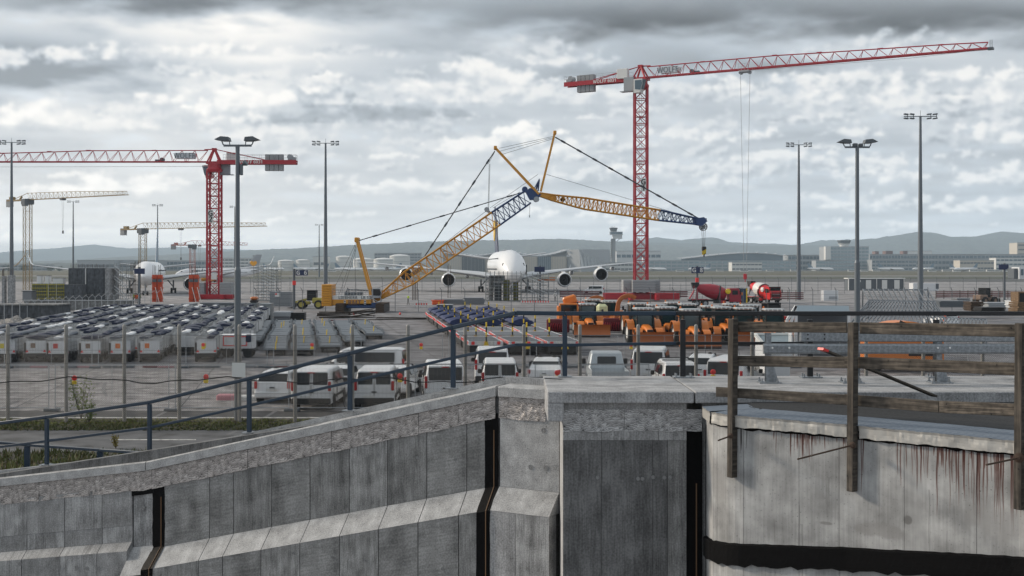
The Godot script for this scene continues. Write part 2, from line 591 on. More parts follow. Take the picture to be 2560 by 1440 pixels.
func materials() -> void:
	var ca := concrete_tex(1, 0.22, 0.15, 2.2)
	var cb := concrete_tex(11, 0.24, 0.26, 1.6)
	var ch := concrete_tex(31, 0.24, 0.16, 1.4, 512, true)
	var cc := concrete_tex(21, 0.20, 0.05, 3.0)
	var grain := seamless(61, 512, 512, 0.02, 6)
	var gr2 := grey_tex(512, 512, grain)
	mk("light concrete", 0.46, 0.465, 0.475, 0.85, 0.0, ca, 0.45, gr2, 0.25)
	mk("pale concrete", 0.53, 0.535, 0.54, 0.85, 0.0, cc, 0.6, gr2, 0.3)
	for i in 4:
		var k: float = [0.285, 0.325, 0.37, 0.30][i]
		mk("board concrete %d" % i, k * 0.995, k, k * 0.99, 0.8, 0.0, [cb, ch, cb, ch][i], [0.5, 0.42, 0.61, 0.37][i], gr2, 0.2)
		var q: float = [0.40, 0.43, 0.38, 0.44][i]
		mk("grey concrete %d" % i, q * 0.98, q * 0.99, q, 0.8, 0.0, [ca, cb, ca, cb][i], [0.52, 0.4, 0.44, 0.57][i], gr2, 0.2)
	mk("dark concrete", 0.18, 0.182, 0.185, 0.75, 0.0, cb, 0.4, gr2, 0.2)
	# bitumen: black and half glossy
	mk("bitumen", 0.004, 0.004, 0.0045, 0.6, 0.0, null, 1.0, gr2, 0.35)
	M["bitumen"].metallic_specular = 0.2
	M["bitumen"].uv1_scale = V(1.2, 1.2, 1)
	mk("membrane", 0.016, 0.018, 0.021, 0.9, 0.0, ca, 0.5, gr2, 1.0)
	# foil strips: weathered aluminium on bitumen with fine pressed ribs and wrinkles
	var n := 512
	var w1 := seamless(71, n, n, 0.012, 4)
	var w2 := seamless(72, n, n, 0.05, 3, FastNoiseLite.TYPE_CELLULAR)
	var w3 := seamless(73, n, n, 0.016, 2)
	var hb := PackedByteArray()
	var fc := PackedByteArray()
	hb.resize(n * n)
	fc.resize(n * n)
	for y in n:
		for x in n:
			var i := y * n + x
			var rib := sin(TAU * (y / 17.0 + w1[i] * 0.010)) * 30.0
			hb[i] = clampi(int(128.0 + rib + (w2[i] - 128) * 0.08 + (w1[i] - 128) * 0.5), 0, 255)
			fc[i] = clampi(int(190.0 + (w1[i] - 128) * 0.3 + rib * 1.1 + maxf(0.0, 6.0 - absf(w3[i] - 128.0)) * 8.0 - maxf(0.0, 50.0 - w1[i]) * 2.0), 20, 255)
	var foil_h := grey_tex(n, n, hb)
	var foil_c := grey_tex(n, n, fc)
	mk("foil strip", 0.60, 0.56, 0.54, 0.42, 0.35, foil_c, 1.0, foil_h, 1.2)
	mk("grey foil strip", 0.58, 0.58, 0.585, 0.45, 0.25, foil_c, 1.0, foil_h, 0.9)
	mk("bright foil", 0.46, 0.45, 0.425, 0.55, 0.55, null, 1.0, grey_tex(n, n, w1), 0.3)
	M["bright foil"].uv1_scale = V(1.6, 1.6, 1)
	mk("deck foil", 0.15, 0.18, 0.22, 0.5, 0.5, null, 1.0, grey_tex(n, n, w1), 1.5)
	# timber: grain along u, knots
	var g1 := stretched(81, 512, 512, 24, 512, 0.06, 5)
	var g2 := seamless(82, 512, 512, 0.02, 3)
	var wd := PackedByteArray()
	wd.resize(512 * 512 * 3)
	for i in 512 * 512:
		var k := 0.72 + (g1[i] - 128) / 128.0 * 0.30 + (g2[i] - 128) / 128.0 * 0.14
		if g2[i] < 26:
			k *= 0.35
		wd[i * 3] = clampi(int(225 * k), 10, 255)
		wd[i * 3 + 1] = clampi(int(212 * k), 10, 255)
		wd[i * 3 + 2] = clampi(int(196 * k), 10, 255)
	var wood := rgb_tex(512, 512, wd)
	for i in 3:
		var k: float = [0.17, 0.24, 0.30][i]
		mk("weathered wood %d" % i, k * 0.9, k * 0.865, k * 0.83, 0.85, 0.0, wood, [0.55, 0.7, 0.9][i], wood, 0.4)
	mk("fresh wood", 0.42, 0.30, 0.19, 0.8, 0.0, wood, 0.8)
	mk("brown wood", 0.17, 0.125, 0.10, 0.85, 0.0, wood, 0.5)
	# metals and paints
	mk("blue paint", 0.009, 0.027, 0.052, 0.38)
	mk("black paint", 0.008, 0.009, 0.012, 0.35)
	var zn := seamless(91, 256, 256, 0.04, 2, FastNoiseLite.TYPE_CELLULAR)
	var zb := PackedByteArray()
	zb.resize(256 * 256)
	for i in 256 * 256:
		zb[i] = clampi(int(215 + (zn[i] - 128) * 0.25), 0, 255)
	var zinc := grey_tex(256, 256, zb)
	mk("galvanised", 0.40, 0.43, 0.46, 0.42, 0.75, zinc, 2.0)
	mk("pole grey", 0.135, 0.155, 0.175, 0.5, 0.3)
	mk("post grey", 0.42, 0.41, 0.39, 0.6, 0.2, ca, 0.8)
	mk("rusty steel", 0.07, 0.045, 0.032, 0.8, 0.2)
	mk("white paint", 0.78, 0.78, 0.77, 0.35)
	mk("red paint", 0.55, 0.03, 0.035, 0.4)
	mk("signal red", 0.75, 0.03, 0.025, 0.45)
	mk("yellow", 0.75, 0.52, 0.02, 0.5)
	mk("black", 0.012, 0.012, 0.013, 0.6)
	mk("rubber", 0.02, 0.02, 0.021, 0.8)
	# ground
	var as1 := seamless(101, 1024, 1024, 0.006, 7)
	var as2 := seamless(102, 1024, 1024, 0.25, 2)
	var ab := PackedByteArray()
	ab.resize(1024 * 1024)
	for i in 1024 * 1024:
		ab[i] = clampi(int(205 + (as1[i] - 128) * 0.45 + (as2[i] - 128) * 0.16 - maxf(0.0, 80.0 - as1[i]) * 0.8), 0, 255)
	var asp := grey_tex(1024, 1024, ab)
	mk("apron concrete", 0.35, 0.34, 0.345, 0.85, 0.0, asp, 0.03)
	mk("yard paving", 0.235, 0.232, 0.245, 0.85, 0.0, asp, 0.06)
	mk("gravel paving", 0.30, 0.29, 0.295, 0.9, 0.0, asp, 0.11)
	mk("dark asphalt", 0.05, 0.05, 0.053, 0.8, 0.0, asp, 0.12)
	mk("road asphalt", 0.105, 0.108, 0.115, 0.8, 0.0, asp, 0.1)
	mk("taxiway asphalt", 0.115, 0.12, 0.12, 0.85, 0.0, asp, 0.01)
	mk("field grass", 0.115, 0.105, 0.058, 0.95, 0.0, asp, 0.012)
	mk("dark field grass", 0.085, 0.095, 0.062, 0.95, 0.0, asp, 0.012)
	mk("soil", 0.07, 0.065, 0.05, 0.95, 0.0, asp, 0.3)
	mk("gravel heap", 0.36, 0.345, 0.33, 0.95, 0.0, asp, 0.35, gr2, 4.0)
	mk("grass blade", 0.10, 0.115, 0.025, 0.8)
	M["grass blade"].vertex_color_use_as_albedo = true
	M["grass blade"].albedo_color = Color.WHITE
	mk("road paint", 0.62, 0.62, 0.60, 0.7, 0.0, asp, 0.5)

# one flat sheet over depths d0..d1 between two photograph columns at each end
func sheet(nm: String, m: String, y: float, u00: float, u01: float, d0: float, u10: float, u11: float, d1: float, kind := true) -> MeshInstance3D:
	var b := Mb.new()
	var p := [gr(u00, d0, y), gr(u01, d0, y), gr(u11, d1, y), gr(u10, d1, y)]
	var uv := []
	for q in p:
		uv.append(Vector2(q.x, q.z))
	b.quad_uv(p[0], p[1], p[2], p[3], uv[0], uv[1], uv[2], uv[3])
	return struct(nm, b, M[m])

func band(nm: String, m: String, y: float, v0: float, v1: float, u0 := -900.0, u1 := 3500.0) -> MeshInstance3D:
	var d0 := gd(v0)
	var d1 := gd(v1)
	return sheet(nm, m, y, u0, u1, d0, u0 + 0.0, u1, d1)

func ground() -> void:
	var b := Mb.new()
	var r := 17500.0
	b.quad_uv(V(-r, 0, 200), V(r, 0, 200), V(r, 0, -r), V(-r, 0, -r), Vector2(-r, 200), Vector2(r, 200), Vector2(r, -r), Vector2(-r, -r))
	struct("ground", b, M["apron concrete"])
	band("airfield_grass", "field grass", 0.03, 689.5, 674.0)
	band("taxiway", "apron concrete", 0.06, 691.0, 689.2)
	band("airfield_grass", "dark field grass", 0.03, 697.5, 691.0)
	band("taxiway", "taxiway asphalt", 0.06, 704.0, 697.5)
	band("yard", "yard paving", 0.004, 1062.0, 762.0, -1500, 4500)
	band("parking_ground", "gravel paving", 0.008, 1029.0, 928.0, -1500, 4500)
	band("service_road", "dark asphalt", 0.012, 1046.0, 1028.0, -1500, 4500)
	band("road_marking", "road paint", 0.018, 1046.2, 1044.0, -1500, 4500)
	band("verge_soil", "soil", 0.02, 1076.0, 1046.5, -1500, 4500)
	band("road", "road asphalt", 0.014, 1132.0, 1074.0, -1500, 4500)
	sheet("road_marking", "road paint", 0.02, 275, 490, gd(1101.5), 275, 490, gd(1099.2))
	# open joints between the paving slabs, and black tyre marks
	var jb := Mb.new()
	var f := V(-sin(0.1745), 0, -cos(0.1745))
	var r2 := V(-f.z, 0, f.x)
	for i in 34:
		var p := V(-60 + i * 7.5, 0.012, -54) + f * 0.0
		jb.quad(p - r2 * 0.03, p + r2 * 0.03, p + f * 105 + r2 * 0.03, p + f * 105 - r2 * 0.03)
	for i in 15:
		var p := V(-75, 0.0135, -57 - i * 7.0)
		jb.quad(p - f * -0.03, p + r2 * 190 - f * -0.03, p + r2 * 190 - f * 0.03, p - f * 0.03)
	struct("paving_joint", jb, M["dark asphalt"])
	jb = Mb.new()
	for i in 40:
		var p := V(rng.randf_range(-30, 34), 0.016, rng.randf_range(-74, -53) if i < 26 else rng.randf_range(-150, -78))
		var h := rng.randf_range(-0.5, 0.5) + (1.57 if i % 3 else 0.3)
		var cv := rng.randf_range(-0.05, 0.05)
		for k in 12:
			var q := p + V(cos(h), 0, sin(h)) * rng.randf_range(0.5, 0.9)
			var w := V(-sin(h), 0, cos(h)) * 0.09
			jb.quad(p - w, p + w, q + w, q - w)
			p = q
			h += cv
	struct("tyre_mark", jb, mk("tyre black", 0.13, 0.13, 0.135, 0.9))
	sheet("verge_soil", "soil", 0.008, -900, 3500, 24.0, -900, 3500, gd(1131.0))

# ---------------------------------------------------------------- the ramp wall on the left
class Fr:
	var o: Vector3      # foot of the upstand's front face, y = 0
	var l: Vector3      # along the wall
	var n: Vector3      # outward, towards the camera
	var ys: Array       # (s, height of the top)

	func top(s: float) -> float:
		for i in ys.size() - 1:
			if s <= ys[i + 1].x or i == ys.size() - 2:
				var q: float = (s - ys[i].x) / (ys[i + 1].x - ys[i].x)
				return lerpf(ys[i].y, ys[i + 1].y, q)
		return 0.0

	func p(s: float, out: float, dy: float) -> Vector3:
		return o + l * s + n * out + Vector3(0, top(s) + dy, 0)

	func s_of(u: float, out: float) -> float:
		var k := (u - 1280.0) / 3000.0
		var b := o + n * out
		return (k * -b.z - b.x) / (l.x + k * l.z)

# closed profile of (out, dy), counter-clockwise as seen along +l, pushed from s0 to s1
func along(b: Mb, f: Fr, s0: float, s1: float, prof: Array) -> void:
	var m := prof.size()
	var poly := PackedVector2Array(prof)
	for i in m:
		var q0: Vector2 = prof[i]
		var q1: Vector2 = prof[(i + 1) % m]
		b.off = Vector2(-s1, i * 0.37)
		b.quad(f.p(s1, q0.x, q0.y), f.p(s0, q0.x, q0.y), f.p(s0, q1.x, q1.y), f.p(s1, q1.x, q1.y))
	b.off = Vector2.ZERO
	var ix := Geometry2D.triangulate_polygon(poly)
	for i in range(0, ix.size(), 3):
		var t := [prof[ix[i]], prof[ix[i + 1]], prof[ix[i + 2]]]
		for e in 2:
			var s := s0 if e == 0 else s1
			var a := f.p(s, t[0].x, t[0].y)
			var c := f.p(s, t[1].x, t[1].y)
			var d := f.p(s, t[2].x, t[2].y)
			var want := -f.l if e == 0 else f.l
			if (c - a).cross(d - a).dot(want) < 0:
				b.tri(a, d, c)
			else:
				b.tri(a, c, d)

func rect_prof(o0: float, o1: float, y0: float, y1: float) -> Array:
	return [Vector2(o1, y0), Vector2(o1, y1), Vector2(o0, y1), Vector2(o0, y0)]

var fl: Fr
var f2: Fr

func ramp_wall() -> void:
	fl = Fr.new()
	fl.o = V(-0.107, 0, -21.3)
	fl.l = V(-10.8, 0, -4.3).normalized()
	fl.n = V(-fl.l.z * -1.0, 0, -fl.l.x)
	fl.n = V(-0.370, 0, 0.929)
	fl.ys = [Vector2(0, 4.455), Vector2(7.48, 2.69), Vector2(11.62, 2.065), Vector2(19.0, 0.95)]
	f2 = Fr.new()
	f2.o = fl.o
	f2.l = V(0.867, 0, 0.499)
	f2.n = V(-0.499, 0, 0.867)
	f2.ys = [Vector2(0, 4.455), Vector2(3, 4.455)]
	var w := thing("ramp_wall", "long sloping concrete ramp wall carrying the blue railing, descending to the left", "wall")
	var kink := fl.s_of(400, 0.0)
	# upstand and ledge, cast in long pieces with open joints
	for r in [[0.02, kink - 0.012], [kink + 0.012, 19.0]]:
		var b := Mb.new()
		along(b, fl, r[0], r[1], rect_prof(-0.13, 0.0, -0.5, 0.0))
		obj("upstand", b, M["pale concrete"], w)
		b = Mb.new()
		along(b, fl, r[0], r[1], [Vector2(0.45, -0.30), Vector2(0.45, -0.145), Vector2(0.42, -0.122), Vector2(0.0, -0.115), Vector2(0.0, -0.30)])
		obj("coping", b, M["pale concrete"], w)
	# foil strips, one piece lapped over the next
	var us := [-420, -250, -90, 8, 96, 236, 378, 518, 618, 722, 827, 932, 1045, 1145, 1241]
	for i in us.size() - 1:
		var s1 := fl.s_of(us[i], 0.43)
		var s0 := maxf(fl.s_of(us[i + 1], 0.43), 0.03)
		foil_strip(w, fl, s0, s1, 0.408 + 0.004 * (i % 2), -0.305, -0.68, "foil strip", i)
	# core and panels
	var core := Mb.new()
	along(core, fl, 0.0, 19.0, rect_prof(-0.1, 0.36, -8.0, -0.305))
	obj("wall_core", core, M["dark concrete"], w)
	var ju := [400, 524, 584, 679, 775, 873, 969, 1067, 1167, 1214]
	for i in ju.size() - 1:
		var s1 := fl.s_of(ju[i], 0.4) - (0.008 if i else 0.0)
		var s0 := fl.s_of(ju[i + 1], 0.4) + 0.008
		var b := Mb.new()
		along(b, fl, s0, s1, rect_prof(0.3, 0.40, -1.86, -0.6))
		obj("panel", b, M["board concrete %d" % [1, 3, 0, 3, 0, 2, 0, 1, 3][i]], w)
		b = Mb.new()
		along(b, fl, s0, s1, [Vector2(0.76, -2.22), Vector2(0.40, -1.865), Vector2(0.3, -1.865), Vector2(0.3, -2.22)])
		obj("haunch", b, M["pale concrete"], w)
		b = Mb.new()
		along(b, fl, s0, s1, rect_prof(0.5, 0.757, -5.5, -2.223))
		obj("panel", b, M["board concrete %d" % [2, 1, 3, 2, 1, 2, 3, 1, 0][i]], w)
	# left of the joint: a recess and a projecting block
	ju = [-500, -300, -160, -48, 68, 162, 256, 331]
	for i in ju.size() - 1:
		var s1 := fl.s_of(ju[i], 0.4) - 0.008
		var s0 := fl.s_of(ju[i + 1], 0.4) + 0.008
		var b := Mb.new()
		along(b, fl, s0, s1, rect_prof(0.3, 0.41, -1.36, -0.6))
		obj("panel", b, M["grey concrete %d" % (i % 4)], w)
		b = Mb.new()
		along(b, fl, s0, s1, rect_prof(0.3, 0.405, -1.68, -1.364))
		obj("panel", b, M["grey concrete %d" % ((i + 1) % 4)], w)
		b = Mb.new()
		along(b, fl, s0, s1, [Vector2(0.56, -5.0), Vector2(0.56, -1.84), Vector2(0.41, -1.684), Vector2(0.3, -1.684), Vector2(0.3, -5.0)])
		obj("block", b, M["grey concrete %d" % ((i + 2) % 4)], w)
	var sa := fl.s_of(384, 0.4)
	var sb := fl.s_of(334, 0.4)
	var b2 := Mb.new()
	along(b2, fl, sa, sb, rect_prof(0.3, 0.385, -1.80, -0.6))
	obj("panel", b2, M["grey concrete 1"], w)
	b2 = Mb.new()
	along(b2, fl, sa, sb + 0.05, [Vector2(0.76, -2.3), Vector2(0.385, -1.804), Vector2(0.3, -1.804), Vector2(0.3, -2.3)])
	obj("haunch", b2, M["pale concrete"], w)
	# black joints
	joint(w, fl, fl.s_of(410, 0.4), sa, -1.85, 0.66)
	joint(w, fl, 0.0, fl.s_of(1214, 0.4), -1.87, 0.66)
	var cap := Mb.new()
	along(cap, fl, sa - 0.02, fl.s_of(330, 0.4), rect_prof(0.38, 0.412, -0.78, -0.66))
	obj("bitumen_patch", cap, M["bitumen"], w)
	# form ties: small round plugs
	var plugs := [[358, 1270, 0.41], [50, 1410, 0.56], [148, 1417, 0.56], [246, 1420, 0.56], [218, 1421, 0.56], [192, 1419, 0.56], [461, 1221, 0.4], [704, 1172, 0.4], [488, 1349, 0.4], [944, 1138, 0.4], [1043, 1144, 0.4], [1138, 1149, 0.4], [861, 1278, 0.4], [733, 1382, 0.76], [911, 1400, 0.76], [1009, 1410, 0.76], [1106, 1422, 0.76], [830, 1392, 0.76]]
	for q in plugs:
		var pb := Mb.new()
		var o := fl.o + fl.n * float(q[2])
		var dir := V((q[0] - 1280.0) / FOC, -(q[1] - HOR) / FOC, -1.0)
		var eye := V(0, EYE, 0)
		var hit: Vector3 = eye + dir * ((o - eye).dot(fl.n) / dir.dot(fl.n))
		ring(pb, hit, fl.n, 0.028 if q[0] > 400 else 0.045)
		obj("form_tie_plug", pb, M["grey concrete 2"], w)
	# second facet, towards the pier
	var g := thing("wall_return", "short pale concrete wall return between the ramp wall and the square pier", "wall")
	var b3 := Mb.new()
	along(b3, f2, -0.02, 1.1, [Vector2(-0.13, 0.0), Vector2(0.0, 0.0), Vector2(0.0, -0.3), Vector2(-0.13, -0.3)])
	obj("upstand", b3, M["light concrete"], g)
	b3 = Mb.new()
	along(b3, f2, 0.10, 1.1, [Vector2(0.45, -0.30), Vector2(0.45, -0.145), Vector2(0.42, -0.122), Vector2(0.0, -0.115), Vector2(0.0, -0.30)])
	obj("coping", b3, M["pale concrete"], g)
	foil_strip(g, f2, 0.09, 1.02, 0.41, -0.305, -0.68, "foil strip", 3)
	var pc := [[0.115, 1.27, 0.3, 0.40, -1.87, -0.6, "pale concrete"], [0.115, 0.62, 0.5, 0.757, -5.0, -2.23, "light concrete"], [0.628, 1.27, 0.5, 0.757, -5.0, -2.23, "grey concrete 3"]]
	for q in pc:
		b3 = Mb.new()
		along(b3, f2, q[0], q[1], rect_prof(q[2], q[3], q[4], q[5]))
		obj("panel", b3, M[q[6]], g)
	b3 = Mb.new()
	along(b3, f2, 0.10, 1.27, [Vector2(0.76, -2.225), Vector2(0.40, -1.875), Vector2(0.3, -1.875), Vector2(0.3, -2.225)])
	obj("haunch", b3, M["pale concrete"], g)
	b3 = Mb.new()
	along(b3, f2, 0.0, 1.2, rect_prof(-0.1, 0.36, -8.0, -0.305))
	obj("wall_core", b3, M["dark concrete"], g)
	b3 = Mb.new()
	for q in [[1327, 1168], [1365, 1170], [1359, 1076]]:
		var o := f2.o + f2.n * 0.4
		var dir := V((q[0] - 1280.0) / FOC, -(q[1] - HOR) / FOC, -1.0)
		var eye := V(0, EYE, 0)
		b3 = Mb.new()
		ring(b3, eye + dir * ((o - eye).dot(f2.n) / dir.dot(f2.n)), f2.n, 0.045)
		obj("form_tie_plug", b3, M["grey concrete 2"], g)

func ring(b: Mb, c: Vector3, n: Vector3, r: float) -> void:
	b.lathe(c, n, [Vector2(r, -0.01), Vector2(r, 0.008), Vector2(r * 0.72, 0.008), Vector2(r * 0.6, -0.004), Vector2(r * 0.45, 0.006), Vector2(0.0, 0.006)], 12, false)

func joint(w: Node3D, f: Fr, s0: float, s1: float, dy: float, drop: float) -> void:
	# a black bitumen joint down the face, over the haunch and down again, with a frayed edge
	var b := Mb.new()
	var nz := FastNoiseLite.new()
	nz.frequency = 1.3
	var pts := [Vector2(0.392, -0.6)]
	for i in 9:
		pts.append(Vector2(0.392, lerpf(-0.6, dy, (i + 1) / 9.0)))
	for i in 4:
		pts.append(Vector2(lerpf(0.392, 0.762, (i + 1) / 4.0), lerpf(dy, dy - 0.36, (i + 1) / 4.0)))
	for i in 12:
		pts.append(Vector2(0.762, dy - 0.36 - 0.3 * (i + 1)))
	var e := func(i: int, side: float) -> float:
		return nz.get_noise_2d(i * 0.9, side * 31.0 + s0 * 7.0) * 0.035
	for i in pts.size() - 1:
		var p: Vector2 = pts[i]
		var q: Vector2 = pts[i + 1]
		var a0: float = s0 - 0.01 - absf(e.call(i, 0.0))
		var a1: float = s0 - 0.01 - absf(e.call(i + 1, 0.0))
		var c0: float = s1 + 0.01 + absf(e.call(i, 1.0))
		var c1: float = s1 + 0.01 + absf(e.call(i + 1, 1.0))
		var t := 0.012
		b.quad(f.p(c1, q.x + t, q.y), f.p(a1, q.x + t, q.y), f.p(a0, p.x + t, p.y), f.p(c0, p.x + t, p.y))
	obj("bitumen_joint", b, M["bitumen"], w)
	var r := Mb.new()
	var sm := s0 + 0.06
	for i in range(2, pts.size() - 1):
		r.tube(f.p(sm, pts[i].x + 0.02, pts[i].y), f.p(sm, pts[i + 1].x + 0.02, pts[i + 1].y), 0.008, 0.008, 5, false)
	obj("joint_tape", r, mk("joint tape", 0.16, 0.09, 0.045, 0.6), w)

func foil_strip(w: Node3D, f: Fr, s0: float, s1: float, out: float, y1: float, y0: float, m: String, sd: int) -> void:
	# a thin sheet with crooked edges and shallow dents
	var b := Mb.new()
	var nz := FastNoiseLite.new()
	nz.seed = 300 + sd
	nz.frequency = 0.9
	nz.fractal_octaves = 3
	var nx := maxi(6, int((s1 - s0) / 0.09))
	var ny := 5
	var g := []
	for i in nx + 1:
		var row := []
		for j in ny + 1:
			var s := lerpf(s0 + 0.005, s1 - 0.003, float(i) / nx)
			var q := float(j) / ny
			var dy := lerpf(y0, y1, q)
			var edge := nz.get_noise_2d(s * 2.0, 5.0) * 0.022
			if j == 0:
				dy += edge - 0.004
			elif j == ny:
				dy += edge * 0.3
			var o := out + nz.get_noise_2d(s * 3.0, q * 2.0 + 9.0) * 0.014 + (0.008 if j == 0 else 0.0)
			row.append(f.p(s, maxf(o, 0.402), dy))
		g.append(row)
	for i in nx:
		for j in ny:
			b.quad_uv(g[i + 1][j], g[i][j], g[i][j + 1], g[i + 1][j + 1], _fu(s0, s1, i + 1, nx, j, ny), _fu(s0, s1, i, nx, j, ny), _fu(s0, s1, i, nx, j + 1, ny), _fu(s0, s1, i + 1, nx, j + 1, ny))
	obj("foil_strip", b, M[m], w)

func _fu(s0: float, s1: float, i: int, nx: int, j: int, ny: int) -> Vector2:
	return Vector2(-lerpf(s0, s1, float(i) / nx), j * 0.4 / ny)

# ---------------------------------------------------------------- pier and slab
func pier_and_slab() -> void:
	var w := thing("concrete_pier", "square dark grey concrete pier with board marks under the slab's edge", "pier")
	var b := Mb.new()
	b.box(V(1.775, 1.5, -19.93), V(1.93, 5.5, 2.06))
	obj("pier_core", b, M["pale concrete"], w)
	var xs := [0.80, 1.40, 2.21, 2.445, 2.74]
	for i in 4:
		b = Mb.new()
		b.off = Vector2(i * 1.7, 0)
		b.box(V((xs[i] + xs[i + 1]) * 0.5, 1.35, -18.89), V(xs[i + 1] - xs[i] - 0.006, 4.66, 0.1))
		obj("panel", b, M["dark concrete"] if i != 3 else M["board concrete 0"], w)
	xs = [0.80, 1.40, 1.85, 2.30, 2.74]
	for i in 4:
		b = Mb.new()
		b.off = Vector2(i * 0.9, 0.3)
		b.box(V((xs[i] + xs[i + 1]) * 0.5, 3.777, -18.885), V(xs[i + 1] - xs[i] - 0.006, 0.186, 0.1))
		obj("panel", b, M["grey concrete %d" % i], w)
	b = Mb.new()
	b.box(V(1.77, 4.07, -18.89), V(1.94, 0.39, 0.1))
	obj("head", b, M["grey concrete 0"], w)
	# joint strip of bitumen beside the pier
	b = Mb.new()
	b.box(V(2.87, 1.5, -18.93), V(0.25, 4.9, 0.1))
	obj("bitumen_joint", b, M["bitumen"], w)
	b = Mb.new()
	b.tube(V(2.90, 0.0, -18.87), V(2.90, 3.0, -18.87), 0.01)
	obj("joint_tape", b, M["joint tape"], w)
	var fr := Fr.new()
	fr.o = V(3.0, 0, -18.84)
	fr.l = V(-1, 0, 0)
	fr.n = V(0, 0, 1)
	fr.ys = [Vector2(0, 4.455), Vector2(3, 4.455)]
	var cuts := [[0.80, 1.765], [1.765, 2.695], [2.695, 2.985]]
	for i in 3:
		foil_strip(w, _shift(fr, -0.40), 3.0 - cuts[i][1], 3.0 - cuts[i][0], 0.408, -0.285, -0.625, "grey foil strip", 40 + i)
	for q in [[1494, 1194], [1595, 1197], [1606, 1197], [1633, 1193], [1661, 1194], [1675, 1194], [1709, 1194], [1488, 1086], [1690, 1086]]:
		b = Mb.new()
		ring(b, at(q[0], q[1], 18.83), V(0, 0, 1), 0.03)
		obj("form_tie_plug", b, M["grey concrete 1"], w)
	# the slab the railings stand on, in two casts
	var s := thing("deck_slab", "flat pale concrete deck slab with the railing along its back edge", "slab")
	b = Mb.new()
	b.box(V(1.695, 4.367, -20.08), V(2.278, 0.176, 2.76), Basis.IDENTITY, 0.012)
	obj("slab_piece", b, M["light concrete"], s)
	b = Mb.new()
	b.box(V(0.681, 4.135, -19.6), V(0.250, 0.284, 1.80), Basis.IDENTITY, 0.01)
	obj("drop_edge", b, M["light concrete"], s)
	b = Mb.new()
	b.box(V(9.86, 4.367, -20.08), V(14.0, 0.176, 2.76), Basis.IDENTITY, 0.012)
	obj("slab_piece", b, M["light concrete"], s)
	b = Mb.new()
	b.box(V(9.9, 2.1, -19.9), V(13.8, 4.3, 1.9))
	obj("slab_support", b, M["grey concrete 2"], s)

func _shift(f: Fr, k: float) -> Fr:
	var g := Fr.new()
	g.o = f.o + f.n * k
	g.l = f.l
	g.n = f.n
	g.ys = f.ys
	return g

# ---------------------------------------------------------------- the stained wall on the right
var rw := []          # plan of its face: Vector3 points at y = 0
var rl := []          # running length at each

func rw_at(s: float, out: float, y: float) -> Vector3:
	for i in rw.size() - 1:
		if s <= rl[i + 1] or i == rw.size() - 2:
			var q: float = (s - rl[i]) / (rl[i + 1] - rl[i])
			var d: Vector3 = (rw[i + 1] - rw[i]).normalized()
			return rw[i].lerp(rw[i + 1], q) + V(-d.z, 0, d.x).normalized() * out + V(0, y, 0)
	return Vector3.ZERO

